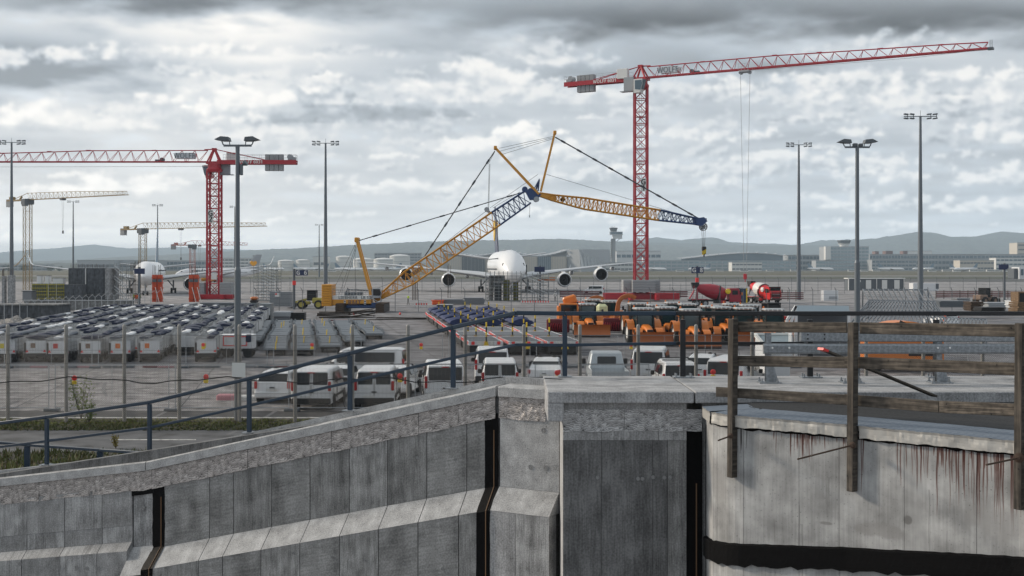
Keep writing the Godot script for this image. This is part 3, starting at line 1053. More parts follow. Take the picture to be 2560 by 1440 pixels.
func stain_tex(w: int, h: int, sx: float, sy: float) -> ImageTexture:
	# streaked concrete with rust and bitumen runs below the flashing, sx by sy metres
	var a := seamless(131, w, h, 0.008, 7)
	var b := stretched(132, w, h, w, 24, 0.11, 4)
	var p := seamless(133, w, h, 0.12, 2)
	var o := PackedByteArray()
	o.resize(w * h * 3)
	for y in h:
		for x in w:
			var i := y * w + x
			var k := 212.0 + (a[i] - 128) * 0.32 + (b[i] - 128) * 0.13
			if p[i] < 55:
				k -= (55 - p[i]) * 1.6
			o[i * 3] = clampi(int(k), 0, 255)
			o[i * 3 + 1] = clampi(int(k * 0.995), 0, 255)
			o[i * 3 + 2] = clampi(int(k * 0.985), 0, 255)
	var r := RandomNumberGenerator.new()
	r.seed = 5
	# start, end, how many, longest run, red or black
	var runs := [[1.02, 1.35, 7, 0.5, 0], [1.5, 1.85, 8, 0.45, 1], [1.95, 2.35, 40, 0.45, 1], [2.3, 2.95, 26, 0.25, 1], [2.95, 3.1, 5, 0.9, 1], [3.5, 3.95, 16, 0.75, 1], [3.95, 4.6, 46, 0.95, 1], [4.55, 5.1, 44, 1.05, 1], [5.1, 5.9, 8, 0.25, 0], [6.0, 6.6, 16, 0.2, 1], [0.3, 6.6, 26, 1.3, 2]]
	for g in runs:
		for q in g[2]:
			var x0: float = r.randf_range(g[0], g[1]) / sx * w
			var len: float = g[3] * pow(r.randf(), 1.3) / sy * h + 6
			var wd: float = r.randf_range(1.1, 3.0)
			var y0: float = 0.0 if g[4] < 2 else r.randf_range(0.0, 0.6) * h
			var c: Array = [[30.0, 26.0, 26.0], [78.0, 26.0, 16.0], [120.0, 118.0, 115.0]][g[4]]
			var al: float = [0.9, 0.92, 0.4][g[4]] * r.randf_range(0.5, 1.0)
			for yy in int(len):
				var y := int(y0) + yy
				if y >= h:
					break
				var xx := x0 + sin(yy * 0.05 + q) * 0.8
				var f := al * (1.0 - pow(yy / len, 3.0))
				for dx in range(-2, 3):
					var cov := clampf(wd * 0.5 + 0.5 - absf(int(xx) + dx + 0.5 - xx), 0.0, 1.0) * f
					var ix := int(xx) + dx
					if cov > 0 and ix >= 0 and ix < w:
						var i := (y * w + ix) * 3
						for ch in 3:
							o[i + ch] = int(lerpf(o[i + ch], c[ch], cov))
	# a smooth lighter repair patch and grey smears
	for q in [[0.75, 0.98, 0.22, 0.26, 196], [3.65, 1.05, 0.06, 0.06, 120], [5.2, 1.35, 0.05, 0.05, 110], [2.5, 1.25, 0.12, 0.03, 150], [3.3, 1.25, 0.4, 0.12, 178], [4.9, 0.9, 0.5, 0.3, 200]]:
		for y in range(int((q[1] - q[3]) / sy * h), int((q[1] + q[3]) / sy * h)):
			for x in range(int((q[0] - q[2]) / sx * w), int((q[0] + q[2]) / sx * w)):
				var e := Vector2((x * sx / w - q[0]) / q[2], (y * sy / h - q[1]) / q[3])
				var f := smoothstep(1.0, 0.6, e.length() + (a[y * w + x] - 128) / 300.0) * 0.55
				var i := (y * w + x) * 3
				for ch in 3:
					o[i + ch] = int(lerpf(o[i + ch], q[4] - ch * 3, f))
	return rgb_tex(w, h, o)

func bitumen_wall() -> void:
	var pl := [[1766, 18.35], [1783, 17.72], [1822, 17.40], [1846, 17.26], [2118, 16.28], [2538, 14.78], [2900, 13.45], [3300, 12.1]]
	for q in pl:
		rw.append(gr(q[0], q[1]))
	rl = [0.0]
	for i in rw.size() - 1:
		rl.append(rl[i] + (rw[i + 1] - rw[i]).length())
	var w := thing("stained_wall", "pale concrete wall streaked with rust runs under a foil flashing", "wall")
	var tx := stain_tex(1280, 640, 6.8, 3.2)
	var sm := mk("stained concrete", 0.47, 0.48, 0.49, 0.8, 0.0, tx, 1.0, null)
	sm.uv1_scale = V(1.0 / 6.8, 1.0 / 3.2, 1)
	var cuts := [0.0, rl[1], 0.72, 1.25, 2.1, 2.68, 3.6, 4.55, 5.6, 6.75, 9.0]
	for i in cuts.size() - 1:
		var b := Mb.new()
		var n := 4
		for k in n:
			var s0: float = lerpf(cuts[i] + 0.003, cuts[i + 1] - 0.003, float(k) / n)
			var s1: float = lerpf(cuts[i] + 0.003, cuts[i + 1] - 0.003, float(k + 1) / n)
			var t := 4.14
			var z := 0.2
			b.quad_uv(rw_at(s0, 0, z), rw_at(s1, 0, z), rw_at(s1, 0, t), rw_at(s0, 0, t), Vector2(s0, t - z), Vector2(s1, t - z), Vector2(s1, 0), Vector2(s0, 0))
			if k == 0:
				b.quad(rw_at(s0, -0.2, z), rw_at(s0, 0, z), rw_at(s0, 0, t), rw_at(s0, -0.2, t))
			if k == n - 1:
				b.quad(rw_at(s1, 0, z), rw_at(s1, -0.2, z), rw_at(s1, -0.2, t), rw_at(s1, 0, t))
			b.quad(rw_at(s0, 0, t), rw_at(s1, 0, t), rw_at(s1, -0.2, t), rw_at(s0, -0.2, t))
		obj("panel", b, sm, w)
	var core := Mb.new()
	for i in rw.size() - 1:
		core.quad(rw_at(rl[i], -0.02, 0), rw_at(rl[i + 1], -0.02, 0), rw_at(rl[i + 1], -0.02, 4.15), rw_at(rl[i], -0.02, 4.15))
		core.quad(rw_at(rl[i + 1], -0.3, 0), rw_at(rl[i], -0.3, 0), rw_at(rl[i], -0.3, 4.15), rw_at(rl[i + 1], -0.3, 4.15))
	obj("wall_core", core, M["dark concrete"], w)
	# flashing: front lip in lapped pieces, crinkled, over a black bead
	var nz := FastNoiseLite.new()
	nz.frequency = 2.2
	nz.fractal_octaves = 3
	var pieces := [[-0.02, 0.62], [0.66, rl[4] + 0.02], [rl[4] + 0.2, 4.05], [4.0, 6.72], [6.7, 9.0]]
	for q in pieces:
		var b := Mb.new()
		var n := int((q[1] - q[0]) / 0.035)
		for k in n:
			for j in 5:
				var c := []
				for e in [[k, j], [k + 1, j], [k + 1, j + 1], [k, j + 1]]:
					var s: float = lerpf(q[0], q[1], float(e[0]) / n)
					var f: float = e[1] / 5.0
					var o := 0.055 + nz.get_noise_2d(s * 1.5, f * 0.2) * 0.014 + nz.get_noise_2d(s * 8.0, f * 0.3) * 0.006 + (0.012 if e[1] == 5 else 0.0)
					var y := lerpf(4.105 + nz.get_noise_1d(s * 2.0 + 40) * 0.018, 4.27 + nz.get_noise_1d(s * 3.0) * 0.012, f)
					c.append(rw_at(s, o, y))
				b.quad(c[0], c[1], c[2], c[3])
		obj("flashing_lip", b, M["bright foil"], w)
	var d := Mb.new()
	var m := Mb.new()
	var be := Mb.new()
	for k in 90:
		var s0 := k * 0.1
		var s1 := s0 + 0.1
		var c := []
		for e in [[s0, 0], [s1, 0], [s1, 1], [s0, 1]]:
			var s: float = e[0]
			if e[1] == 0:
				c.append(rw_at(s, 0.06 + nz.get_noise_2d(s * 1.5, 0.2) * 0.014 + nz.get_noise_2d(s * 8.0, 0.3) * 0.006, 4.27 + nz.get_noise_1d(s * 3.0) * 0.012))
			else:
				c.append(rw_at(s, -0.62 + 0.04 * nz.get_noise_1d(s * 4.0), 4.31))
		d.quad(c[0], c[1], c[2], c[3])
		var k0: Vector3 = c[3]
		var k1: Vector3 = c[2]
		m.quad(k0, k1, V(k1.x + 0.2, 4.30, minf(k1.z - 0.3, -18.72)), V(k0.x + 0.2, 4.30, minf(k0.z - 0.3, -18.72)))
		be.quad(rw_at(s0, 0.012, 4.085 + absf(nz.get_noise_1d(s0 * 5.0)) * -0.06), rw_at(s1, 0.012, 4.085 + absf(nz.get_noise_1d(s1 * 5.0)) * -0.06), rw_at(s1, 0.03, 4.12), rw_at(s0, 0.03, 4.12))
	obj("flashing_deck", d, M["deck foil"], w)
	obj("membrane", m, M["membrane"], w)
	obj("bitumen_bead", be, M["bitumen"], w)
	# a black bitumen band low on the wall
	var bb := Mb.new()
	for k in 90:
		var s0 := k * 0.1
		var s1 := s0 + 0.1
		var c := []
		for e in [[s0, 0], [s1, 0], [s1, 1], [s0, 1], [s1, 2], [s0, 2]]:
			var s: float = e[0]
			var top := 2.30 + s * 0.108 + nz.get_noise_1d(s * 2.0) * 0.012
			c.append(rw_at(s, [0.05, 0.05, 0.0][e[1]], [top - 0.31 + nz.get_noise_1d(s * 7.0 + 9) * 0.05, top - 0.02, top][e[1]]))
		bb.quad(c[0], c[1], c[2], c[3])
		bb.quad(c[3], c[2], c[4], c[5])
	obj("bitumen_band", bb, M["bitumen"], w)
	var ec := Mb.new()
	for k in 40:
		var y := 4.0 - k * 0.1
		ec.quad(rw_at(-0.04 - 0.02 * absf(nz.get_noise_1d(k)), 0.01, y - 0.1), rw_at(0.03, 0.012, y - 0.1), rw_at(0.03, 0.012, y), rw_at(-0.04, 0.01, y))
	obj("corner_seal", ec, M["bitumen"], w)

# ---------------------------------------------------------------- railings
func railings() -> void:
	# blue railing on the ramp wall, turning black on the slab
	var w := thing("railing", "dark blue steel handrail climbing the ramp wall and running level along the slab", "railing")
	var ps := []
	for u in [-420, -140, 117, 374, 623, 875, 1133]:
		ps.append(fl.p(fl.s_of(u, -0.06), -0.06, 0.0))
	var corner := fl.p(fl.s_of(1286, -0.06), -0.06, 0.0)
	corner = at(1290, 941.5, 21.1)
	ps.append(corner)
	ps.append(at(1412, 942, 21.25))
	var hh := func(p: Vector3) -> float: return 1.07 + clampf((p.x + 4) * 0.012, -0.06, 0.05)
	var tops := []
	var mids := []
	for i in ps.size():
		var p: Vector3 = ps[i]
		var h: float = hh.call(p)
		tops.append(p + V(0, h, 0))
		mids.append(p + V(0, h * 0.5, 0))
		if i == 7:
			continue
		var b := Mb.new()
		b.box(p + V(0, h * 0.5 - 0.02, 0), V(0.085, h - 0.04, 0.06), Mb.frame(Vector3.ZERO, fl.l if i < 7 else Vector3.RIGHT), 0.006)
		obj("post", b, M["blue paint"], w)
		b = Mb.new()
		b.box(p + V(0, 0.008, 0), V(0.24, 0.016, 0.2), Mb.frame(Vector3.ZERO, fl.l if i < 7 else Vector3.RIGHT))
		obj("base_plate", b, M["galvanised"], w)
	var end := at(1690, 789, 21.3)
	end.y = tops[8].y
	tops.append(end)
	mids.append(end - V(0, 0.53, 0))
	for i in tops.size() - 1:
		var b := Mb.new()
		b.beam(tops[i], tops[i + 1], 0.065, 0.075, Vector3.UP, 0.012)
		obj("handrail", b, M["blue paint"], w)
		b = Mb.new()
		b.beam(mids[i], mids[i + 1], 0.04, 0.055, Vector3.UP, 0.008)
		obj("middle_rail", b, M["blue paint"], w)
	var k := thing("railing", "black level railing along the back edge of the slab, behind the timber guard", "railing")
	var y0 := 4.455
	for u in [1707, 2025, 2340, 2655, 2970]:
		var p := gr(u, 21.2, y0)
		var b := Mb.new()
		b.box(p + V(0, 0.51, 0), V(0.095, 1.02, 0.07), Basis.IDENTITY, 0.006)
		obj("post", b, M["black paint"], k)
		b = Mb.new()
		b.box(p + V(0, 0.011, 0.05), V(0.36, 0.022, 0.26))
		obj("base_plate", b, M["galvanised"], k)
		for s in [-0.13, 0.13]:
			for z in [0.12, -0.02]:
				b = Mb.new()
				b.tube(p + V(s, 0.02, z), p + V(s, 0.075, z), 0.016)
				obj("anchor_bolt", b, M["galvanised"], k)
	var e0 := end
	var e1 := gr(3000, 21.3, end.y)
	var b5 := Mb.new()
	b5.beam(e0, e1, 0.065, 0.078, Vector3.UP, 0.012)
	obj("handrail", b5, M["black paint"], k)
	b5 = Mb.new()
	b5.beam(e0 - V(0, 0.53, 0), gr(2010, 21.3, end.y - 0.53), 0.04, 0.055, Vector3.UP, 0.008)
	obj("middle_rail", b5, M["black paint"], k)
	# the far railing low on the left
	var q := thing("railing", "low end of a second blue railing behind the ramp wall at the far left", "railing")
	var pa := [at(-180, 1093, 28.0), at(68, 1112, 27.0), at(250, 1125, 26.0), at(352, 1132, 25.3)]
	for i in 3:
		var b := Mb.new()
		b.beam(pa[i], pa[i + 1], 0.06, 0.06, Vector3.UP, 0.008)
		obj("handrail", b, M["blue paint"], q)
		b = Mb.new()
		b.box(pa[i] - V(0, 0.56, 0), V(0.12, 1.05, 0.06))
		obj("post", b, M["blue paint"], q)

# ---------------------------------------------------------------- timber guard on the right wall
func timber_guard() -> void:
	var w := thing("timber_guard", "weathered timber guard rail of three planks bolted to the stained wall", "guard rail")
	var posts := [[1833, 797, 1193, 17.28], [2133, 806, 1228, 16.16], [2552, 808, 1273, 14.66], [3050, 820, 1330, 12.9]]
	var tilt := [0.0, -0.02, 0.0, 0.0]
	for i in posts.size():
		var q: Array = posts[i]
		var a := at(q[0] - 3, q[2], q[3])
		var b0 := at(q[0], q[1], q[3] - 0.0)
		var b := Mb.new()
		b.off = Vector2(i * 0.8, i * 0.31)
		b.beam(a, b0, 0.115, 0.10, V(0.62, 0, 0.78), 0.006)
		obj("post", b, M["weathered wood 0"], w)
	# planks behind the posts, in lengths that meet at the posts
	var d := V(0, 0, -0.085)
	var rows := [[[1842, 2118, 817, 819, 0.145, 1], [2150, 2544, 820, 827, 0.155, 1], [2544, 3100, 827, 838, 0.16, 2]], [[1845, 2118, 902, 906.5, 0.152, 1], [2110, 2544, 905, 923, 0.155, 1], [2544, 3100, 923, 946, 0.16, 2]], [[1791, 2120, 979, 1000, 0.14, 1], [2112, 2348, 999, 1017, 0.15, 1], [2349, 2544, 1017, 1025, 0.155, 2], [2544, 3100, 1025, 1060, 0.16, 1]]]
	for r in rows:
		for k in r.size():
			var q: Array = r[k]
			var b := Mb.new()
			b.off = Vector2(q[0] * 0.013, q[2] * 0.07)
			var d0: float = 17.30 - (q[0] - 1833) * 0.00366 + 0.09
			var d1: float = 17.30 - (q[1] - 1833) * 0.00366 + 0.09
			b.beam(at(q[0], q[2], d0), at(q[1], q[3], d1), 0.04, q[4], Vector3.UP, 0.005)
			obj("plank", b, M["weathered wood %d" % q[5]], w)
	for q in [[1826, 1090, 1796, 1101, 17.2, 0.04], [2131, 1113, 1994, 1148, 16.1, 0.045], [2547, 1145, 2466, 1162, 14.6, 0.06]]:
		var p := at(q[0], q[1], q[4] - 0.08)
		var b := Mb.new()
		b.lathe(p, V(-0.5, 0, 0.87), [Vector2(0.0, -0.02), Vector2(q[5], -0.02), Vector2(q[5], 0.0), Vector2(0.02, 0.012), Vector2(0.02, 0.05), Vector2(0.0, 0.05)], 12, false)
		obj("washer", b, M["rusty steel"], w)
		b = Mb.new()
		b.tube(p, at(q[2], q[3], q[4] - 0.45), 0.012)
		obj("tie_rod", b, M["rusty steel"], w)
	var k := thing("loose_plank", "loose dark plank with a red painted end leaning behind the timber guard", "plank")
	var a := at(2052, 872, 17.4)
	var e := at(2336, 990, 18.45)
	var b2 := Mb.new()
	b2.beam(a, e, 0.12, 0.03, Vector3.UP, 0.003)
	obj("board", b2, M["weathered wood 0"], k)
	b2 = Mb.new()
	b2.beam(a - (e - a).normalized() * 0.006, a + (e - a).normalized() * 0.10, 0.124, 0.034)
	obj("painted_end", b2, M["signal red"], k)

# ---------------------------------------------------------------- steel barrier on the slab
func steel_barrier() -> void:
	var w := thing("crash_barrier", "galvanised steel crash barrier with two beams standing on the slab", "barrier")
	var y0 := 4.455
	for u in [1920, 2126, 2346, 2566, 2790]:
		var p := gr(u, 20.2, y0)
		var b := Mb.new()
		b.box(p + V(0, 0.42, -0.05), V(0.09, 0.84, 0.008))
		b.box(p + V(0, 0.42, 0.05), V(0.09, 0.84, 0.008))
		b.box(p + V(0, 0.42, 0.0), V(0.008, 0.84, 0.092))
		obj("post", b, M["galvanised"], w)
		b = Mb.new()
		b.box(p + V(0.01, 0.011, 0.03), V(0.36, 0.022, 0.30))
		obj("base_plate", b, M["galvanised"], w)
		for s in [-0.13, 0.13]:
			for z in [-0.08, 0.14]:
				b = Mb.new()
				b.lathe(p + V(s, 0.022, z), Vector3.UP, [Vector2(0.026, 0), Vector2(0.026, 0.02), Vector2(0.014, 0.02), Vector2(0.014, 0.065), Vector2(0, 0.065)], 6, false)
				obj("anchor_bolt", b, M["galvanised"], w)
		b = Mb.new()
		b.prism(PackedVector2Array([Vector2(0, 0.02), Vector2(0.13, 0.02), Vector2(0.02, 0.4), Vector2(0, 0.4)]), -0.005, 0.005, Transform3D(Basis.IDENTITY, p + V(0.045, 0, 0)))
		obj("gusset", b, M["galvanised"], w)
	# rounded beam with a pressed channel
	var pr := PackedVector2Array([Vector2(0.0, -0.085), Vector2(0.05, -0.08), Vector2(0.07, -0.055), Vector2(0.07, 0.055), Vector2(0.05, 0.08), Vector2(0.0, 0.085), Vector2(-0.03, 0.085), Vector2(-0.03, -0.085)])
	var a := gr(1908, 20.08, 5.035)
	var b3 := Mb.new()
	b3.prism(pr, 0.0, 9.0, Transform3D(Basis(V(0, 0, 1), V(0, 1, 0), V(-1, 0, 0)), a + V(9.0, 0, 0)))
	obj("lower_beam", b3, M["galvanised"], w)
	for x in [0.14, 0.42, 2.9, 3.1]:
		b3 = Mb.new()
		b3.lathe(a + V(x, 0.02, 0.07), V(0, 0, 1), [Vector2(0.018, 0), Vector2(0.014, 0.01), Vector2(0, 0.012)], 8)
		obj("bolt_head", b3, M["white paint"], w)
	var c := gr(2000, 20.15, 5.235)
	b3 = Mb.new()
	b3.box(c + V(4.5, 0, 0), V(9.0, 0.17, 0.10), Basis.IDENTITY, 0.012)
	obj("upper_beam", b3, M["galvanised"], w)
	for x in [0.12, 0.4]:
		for y in [-0.035, 0.035]:
			b3 = Mb.new()
			b3.lathe(c + V(x, y, 0.05), V(0, 0, 1), [Vector2(0.016, 0), Vector2(0.012, 0.006), Vector2(0, 0.008)], 8)
			obj("bolt_head", b3, M["black"], w)

# ---------------------------------------------------------------- hills and the far side of the airfield
func hill(nm: String, d: float, pts: Array, m: Material, sd: int) -> void:
	var nz := FastNoiseLite.new()
	nz.seed = sd
	nz.frequency = 1.0
	nz.fractal_octaves = 4
	var b := Mb.new()
	var u0: float = pts[0][0]
	var u1: float = pts[pts.size() - 1][0]
	var nx := int((u1 - u0) / 9.0)
	var rows := 12
	var g := []
	for i in nx + 1:
		var u := lerpf(u0, u1, float(i) / nx)
		var k := 0
		while k < pts.size() - 2 and u > pts[k + 1][0]:
			k += 1
		var q := clampf((u - pts[k][0]) / (pts[k + 1][0] - pts[k][0]), 0, 1)
		q = q * q * (3 - 2 * q) * 0.6 + q * 0.4
		var v := lerpf(pts[k][1], pts[k + 1][1], q)
		var h := (HOR - v) / FOC * d + EYE
		var row := []
		for j in rows + 3:
			var f := j / float(rows)
			var dd := d - (1.0 - f) * d * 0.32
			var y := h * pow(minf(f, 1.0), 1.25) + (nz.get_noise_2d(u * 0.012, f * 5.0) * h * 0.22 * sin(minf(f, 1.0) * PI)) + nz.get_noise_2d(u * 0.11, j * 1.7) * d * 0.0006
			if f > 1.0:
				y = h * (1.0 - (f - 1.0) * 2.5)
			var x := (u - 1280.0) / FOC * d
			row.append(V(x, maxf(y, -1.0) if j else -2.0, -dd))
		g.append(row)
	for i in nx:
		for j in rows + 2:
			var uv := []
			for e in [g[i][j], g[i + 1][j], g[i + 1][j + 1], g[i][j + 1]]:
				uv.append(Vector2(e.x, e.z + e.y * 3.0))
			b.quad_uv(g[i][j], g[i + 1][j], g[i + 1][j + 1], g[i][j + 1], uv[0], uv[1], uv[2], uv[3])
	struct(nm, b, m)

func wall_box(b: Mb, u0: float, u1: float, v0: float, d: float, deep: float, y0 := 0.0) -> void:
	var x0 := (u0 - 1280) / FOC * d
	var x1 := (u1 - 1280) / FOC * d
	var y1 := (HOR - v0) / FOC * d + EYE
	b.box(V((x0 + x1) * 0.5, (y0 + y1) * 0.5, -d - deep * 0.5), V(x1 - x0, y1 - y0, deep))

# a block with storeys of windows between photograph columns u0, u1 and up to row vt
func block(nm: String, label: String, u0: float, u1: float, vt: float, d: float, deep: float, wall: String, glass: String, floors: int, bays: int, hgt := 0.5, grp := "") -> Node3D:
	var o := thing(nm, label, "building", Vector3.ZERO, 0.0, grp)
	var x0 := (u0 - 1280) / FOC * d
	var x1 := (u1 - 1280) / FOC * d
	var y1 := (HOR - vt) / FOC * d + EYE
	var b := Mb.new()
	b.box(V((x0 + x1) * 0.5, y1 * 0.5, -d - deep * 0.5), V(x1 - x0, y1, deep))
	obj("wall", b, M[wall], o)
	b = Mb.new()
	b.box(V((x0 + x1) * 0.5, y1 + 0.3, -d - deep * 0.5), V(x1 - x0 + 0.8, 0.6, deep + 0.8))
	obj("roof", b, M["far roof"], o)
	var fh := y1 / maxf(floors, 1)
	var bw := (x1 - x0) / maxf(bays, 1)
	for f in floors:
		b = Mb.new()
		for k in bays:
			var jit := 0.88 + 0.08 * ((k * 7 + f * 3) % 3)
			b.box(V(x0 + (k + 0.5) * bw, (f + 0.5) * fh, -d + 0.03), V(bw * 0.9 * jit, fh * hgt, 0.3))
		obj("window", b, M[glass], o).set_meta("kind", "stuff")
	return o

func far_side() -> void:
	var nz := seamless(151, 512, 512, 0.02, 5)
	var fb := PackedByteArray()
	fb.resize(512 * 512)
	for i in 512 * 512:
		fb[i] = clampi(int(150 + (nz[i] - 128) * 0.8), 20, 255)
	var ft := grey_tex(512, 512, fb)
	mk("wooded hill", 0.075, 0.095, 0.062, 0.95, 0.0, ft, 0.0011)
	mk("village hill", 0.15, 0.16, 0.11, 0.95, 0.0, ft, 0.0016)
	mk("far roof", 0.30, 0.32, 0.34, 0.6)
	mk("far white", 0.66, 0.66, 0.64, 0.5)
	mk("far grey", 0.33, 0.35, 0.37, 0.6)
	mk("far dark", 0.10, 0.115, 0.13, 0.5)
	mk("far glass", 0.10, 0.14, 0.17, 0.2, 0.3)
	mk("far glass pale", 0.24, 0.31, 0.34, 0.2, 0.3)
	mk("far beige", 0.52, 0.48, 0.42, 0.7)
	mk("far brown", 0.17, 0.10, 0.09, 0.7)
	mk("steel white", 0.60, 0.62, 0.64, 0.45)
	hill("hills", 17000, [[-700, 640], [-200, 634], [0, 632], [120, 622], [235, 612], [330, 621], [450, 618], [620, 624], [900, 630], [1300, 632]], M["wooded hill"], 1)
	hill("hills", 9500, [[-500, 664], [0, 660], [180, 650], [330, 641], [560, 629], [700, 622], [940, 610], [1050, 604], [1250, 600], [1400, 597], [1520, 603], [1650, 612], [1850, 630], [2000, 660]], M["village hill"], 2)
	hill("hills", 13500, [[1200, 628], [1400, 616], [1600, 600], [1640, 593], [1700, 600], [1780, 593], [1830, 606], [1920, 609], [1990, 612], [2055, 601], [2135, 598], [2300, 612], [2700, 640], [3200, 660]], M["wooded hill"], 3)
	hill("hills", 11000, [[1250, 640], [1500, 616], [1650, 606], [1750, 609], [1900, 615], [2060, 613], [2177, 597], [2235, 589], [2292, 580], [2335, 582], [2372, 592], [2435, 591], [2505, 579], [2560, 583], [2700, 600], [3100, 640]], M["wooded hill"], 4)
	hill("woods", 5200, [[-800, 660], [-100, 659], [200, 657], [500, 655], [800, 656], [1000, 657], [1200, 657], [1500, 656], [1900, 655], [2060, 657], [2300, 655], [2560, 656], [3200, 657]], M["wooded hill"], 5)
	# control tower
	var d := 2050.0
	var o := thing("control_tower", "slim control tower with a dark faceted cab above a stepped white block", "tower")
	var px := d / FOC
	var c := gr(1533, d)
	var by := func(v: float) -> float: return EYE + (HOR - v) * px
	var b := Mb.new()
	b.box(c + V(0, by.call(597) * 0.5, 0), V(7.5, by.call(597), 7))
	obj("shaft", b, M["far grey"], o)
	b = Mb.new()
	var c2 := gr(1543, d)
	b.box(c2 + V(0, (by.call(597) + by.call(587)) * 0.5, 0), V(16, 6.8, 13))
	obj("equipment_block", b, M["steel white"], o)
	b = Mb.new()
	b.box(gr(1540, d, (by.call(587) + by.call(579.5)) * 0.5), V(21, 4.4, 16))
	obj("gallery", b, M["far glass"], o)
	b = Mb.new()
	b.box(gr(1540, d, by.call(586.6)), V(22, 0.9, 17))
	b.box(gr(1540, d, by.call(579.8)), V(21.5, 0.7, 16.6))
	obj("gallery_floor", b, M["steel white"], o)
	b = Mb.new()
	b.lathe(gr(1534, d, by.call(579)), Vector3.UP, [Vector2(5.2, 0), Vector2(5.4, 1.6), Vector2(7.2, 5.6), Vector2(7.0, 6.6), Vector2(0, 7.0)], 8, false)
	obj("cab", b, M["far dark"], o)
	b = Mb.new()
	for k in 5:
		b.tube(gr(1528 + k * 3, d, by.call(570)), gr(1528 + k * 3, d, by.call(566.5 - (k % 2))), 0.25)
	obj("antenna", b, M["far dark"], o)
	b = Mb.new()
	b.beam(gr(1550, d, by.call(597)), gr(1537, d, by.call(607)), 1.0)
	obj("brace", b, M["steel white"], o)
	for k in 9:
		b = Mb.new()
		b.beam(gr(1526.2, d, by.call(645 - k * 5.4)) + V(0, 0, 4), gr(1530.6, d, by.call(641.2 - k * 5.4)) + V(0, 0, 4), 1.6, 1.1)
		obj("stair_flight", b, M["far dark"], o)
	# hangar with a roof hung in two waves
	d = 1700.0
	px = d / FOC
	o = thing("aircraft_hangar", "huge grey hangar whose roof sags in two broad waves, behind the big airliner", "hangar")
	var ub := [1107, 1419]
	var wave := func(u: float) -> float:
		var f := fposmod((u - 1107.0) / 156.0, 1.0)
		return EYE + (HOR - (624.5 + 15.5 * (1.0 - pow(absf(f - 0.5) * 2.0, 1.8)))) * px
	b = Mb.new()
	var rf := Mb.new()
	var n := 48
	for i in n:
		var u0 := lerpf(ub[0], ub[1], float(i) / n)
		var u1 := lerpf(ub[0], ub[1], float(i + 1) / n)
		var p0 := gr(u0, d, wave.call(u0))
		var p1 := gr(u1, d, wave.call(u1))
		var z := V(0, 0, -140)
		rf.quad(p0 - V(0, 1.6, 0), p1 - V(0, 1.6, 0), p1, p0)
		rf.quad(p0, p1, p1 + z + V(0, 3.0, 0), p0 + z + V(0, 3.0, 0))
		var w := V(0, 0, -4)
		b.quad(gr(u0, d) + w, gr(u1, d) + w, p1 + w - V(0, 0.8, 0), p0 + w - V(0, 0.8, 0))
	b.box(V((1263.0 - 1280) * px, 8, -d - 70), V(312 * px, 16, 130))
	obj("wall", b, M["far grey"], o)
	obj("roof", rf, M["far roof"], o)
	for i in 26:
		var u0 := lerpf(1110, 1416, i / 25.0)
		b = Mb.new()
		b.beam(gr(u0, d, wave.call(u0) + 0.5), gr(u0 + 10, d + 138, wave.call(u0) + 3.6), 0.9, 0.7)
		obj("roof_rib", b, M["steel white"], o)
	for q in [[1121, 1154, "far beige"], [1155, 1211, "far dark"], [1214, 1240, "far beige"], [1309, 1343, "far beige"], [1345, 1377, "far glass"], [1378, 1416, "far beige"]]:
		b = Mb.new()
		var x0: float = (q[0] - 1280.0) * px
		var x1: float = (q[1] - 1280.0) * px
		b.box(V((x0 + x1) * 0.5, by_px(d, 641.5) * 0.5, -d + 3.2), V(x1 - x0, by_px(d, 641.5), 0.6))
		var door := obj("hangar_door", b, M[q[2]], o)
		for k in 6:
			b = Mb.new()
			b.box(V(lerpf(x0, x1, (k + 0.5) / 6.0), by_px(d, 641.5) * 0.5, -d + 3.7), V(0.3, by_px(d, 641.5), 0.3))
			obj("door_post", b, M["far roof"], door)
	# its braced end and the slanting ribs of the wall behind
	for q in [[1416, 625, 1436, 640], [1436, 640, 1423, 672], [1436, 624, 1436, 640], [1450, 638, 1426, 672], [1450, 638, 1456, 670], [1416, 640, 1450, 639], [1436, 640, 1428, 625]]:
		b = Mb.new()
		b.beam(at(q[0], q[1], d - 6), at(q[2], q[3], d - 6), 1.6)
		obj("brace", b, M["steel white"], o)
	b = Mb.new()
	b.quad(gr(1416, d), gr(1452, d - 20), at(1448, 623.5, d - 20), at(1416, 624.5, d))
	b.quad(gr(1452, d - 20), gr(1530, d + 260), at(1524, 623.5, d + 260), at(1448, 623.5, d - 20))
	b.quad(at(1416, 624.5, d), at(1448, 623.5, d - 20), at(1524, 623.5, d + 260), gr(1430, d + 260, 30))
	obj("side_wall", b, M["far grey"], o)
	for i in 9:
		var f := i / 8.0
		var dd := d - 26 + 270 * f
		b = Mb.new()
		b.beam(at(lerpf(1452, 1520, f), 640 + f * 4, dd), at(lerpf(1446, 1516, f), 623 + f, dd), 3.2, 1.2)
		b.beam(at(lerpf(1452, 1520, f), 640 + f * 4, dd), at(lerpf(1458, 1524, f), 672 - f * 3, dd), 2.6, 1.2)
		obj("wall_rib", b, M["steel white"], o)
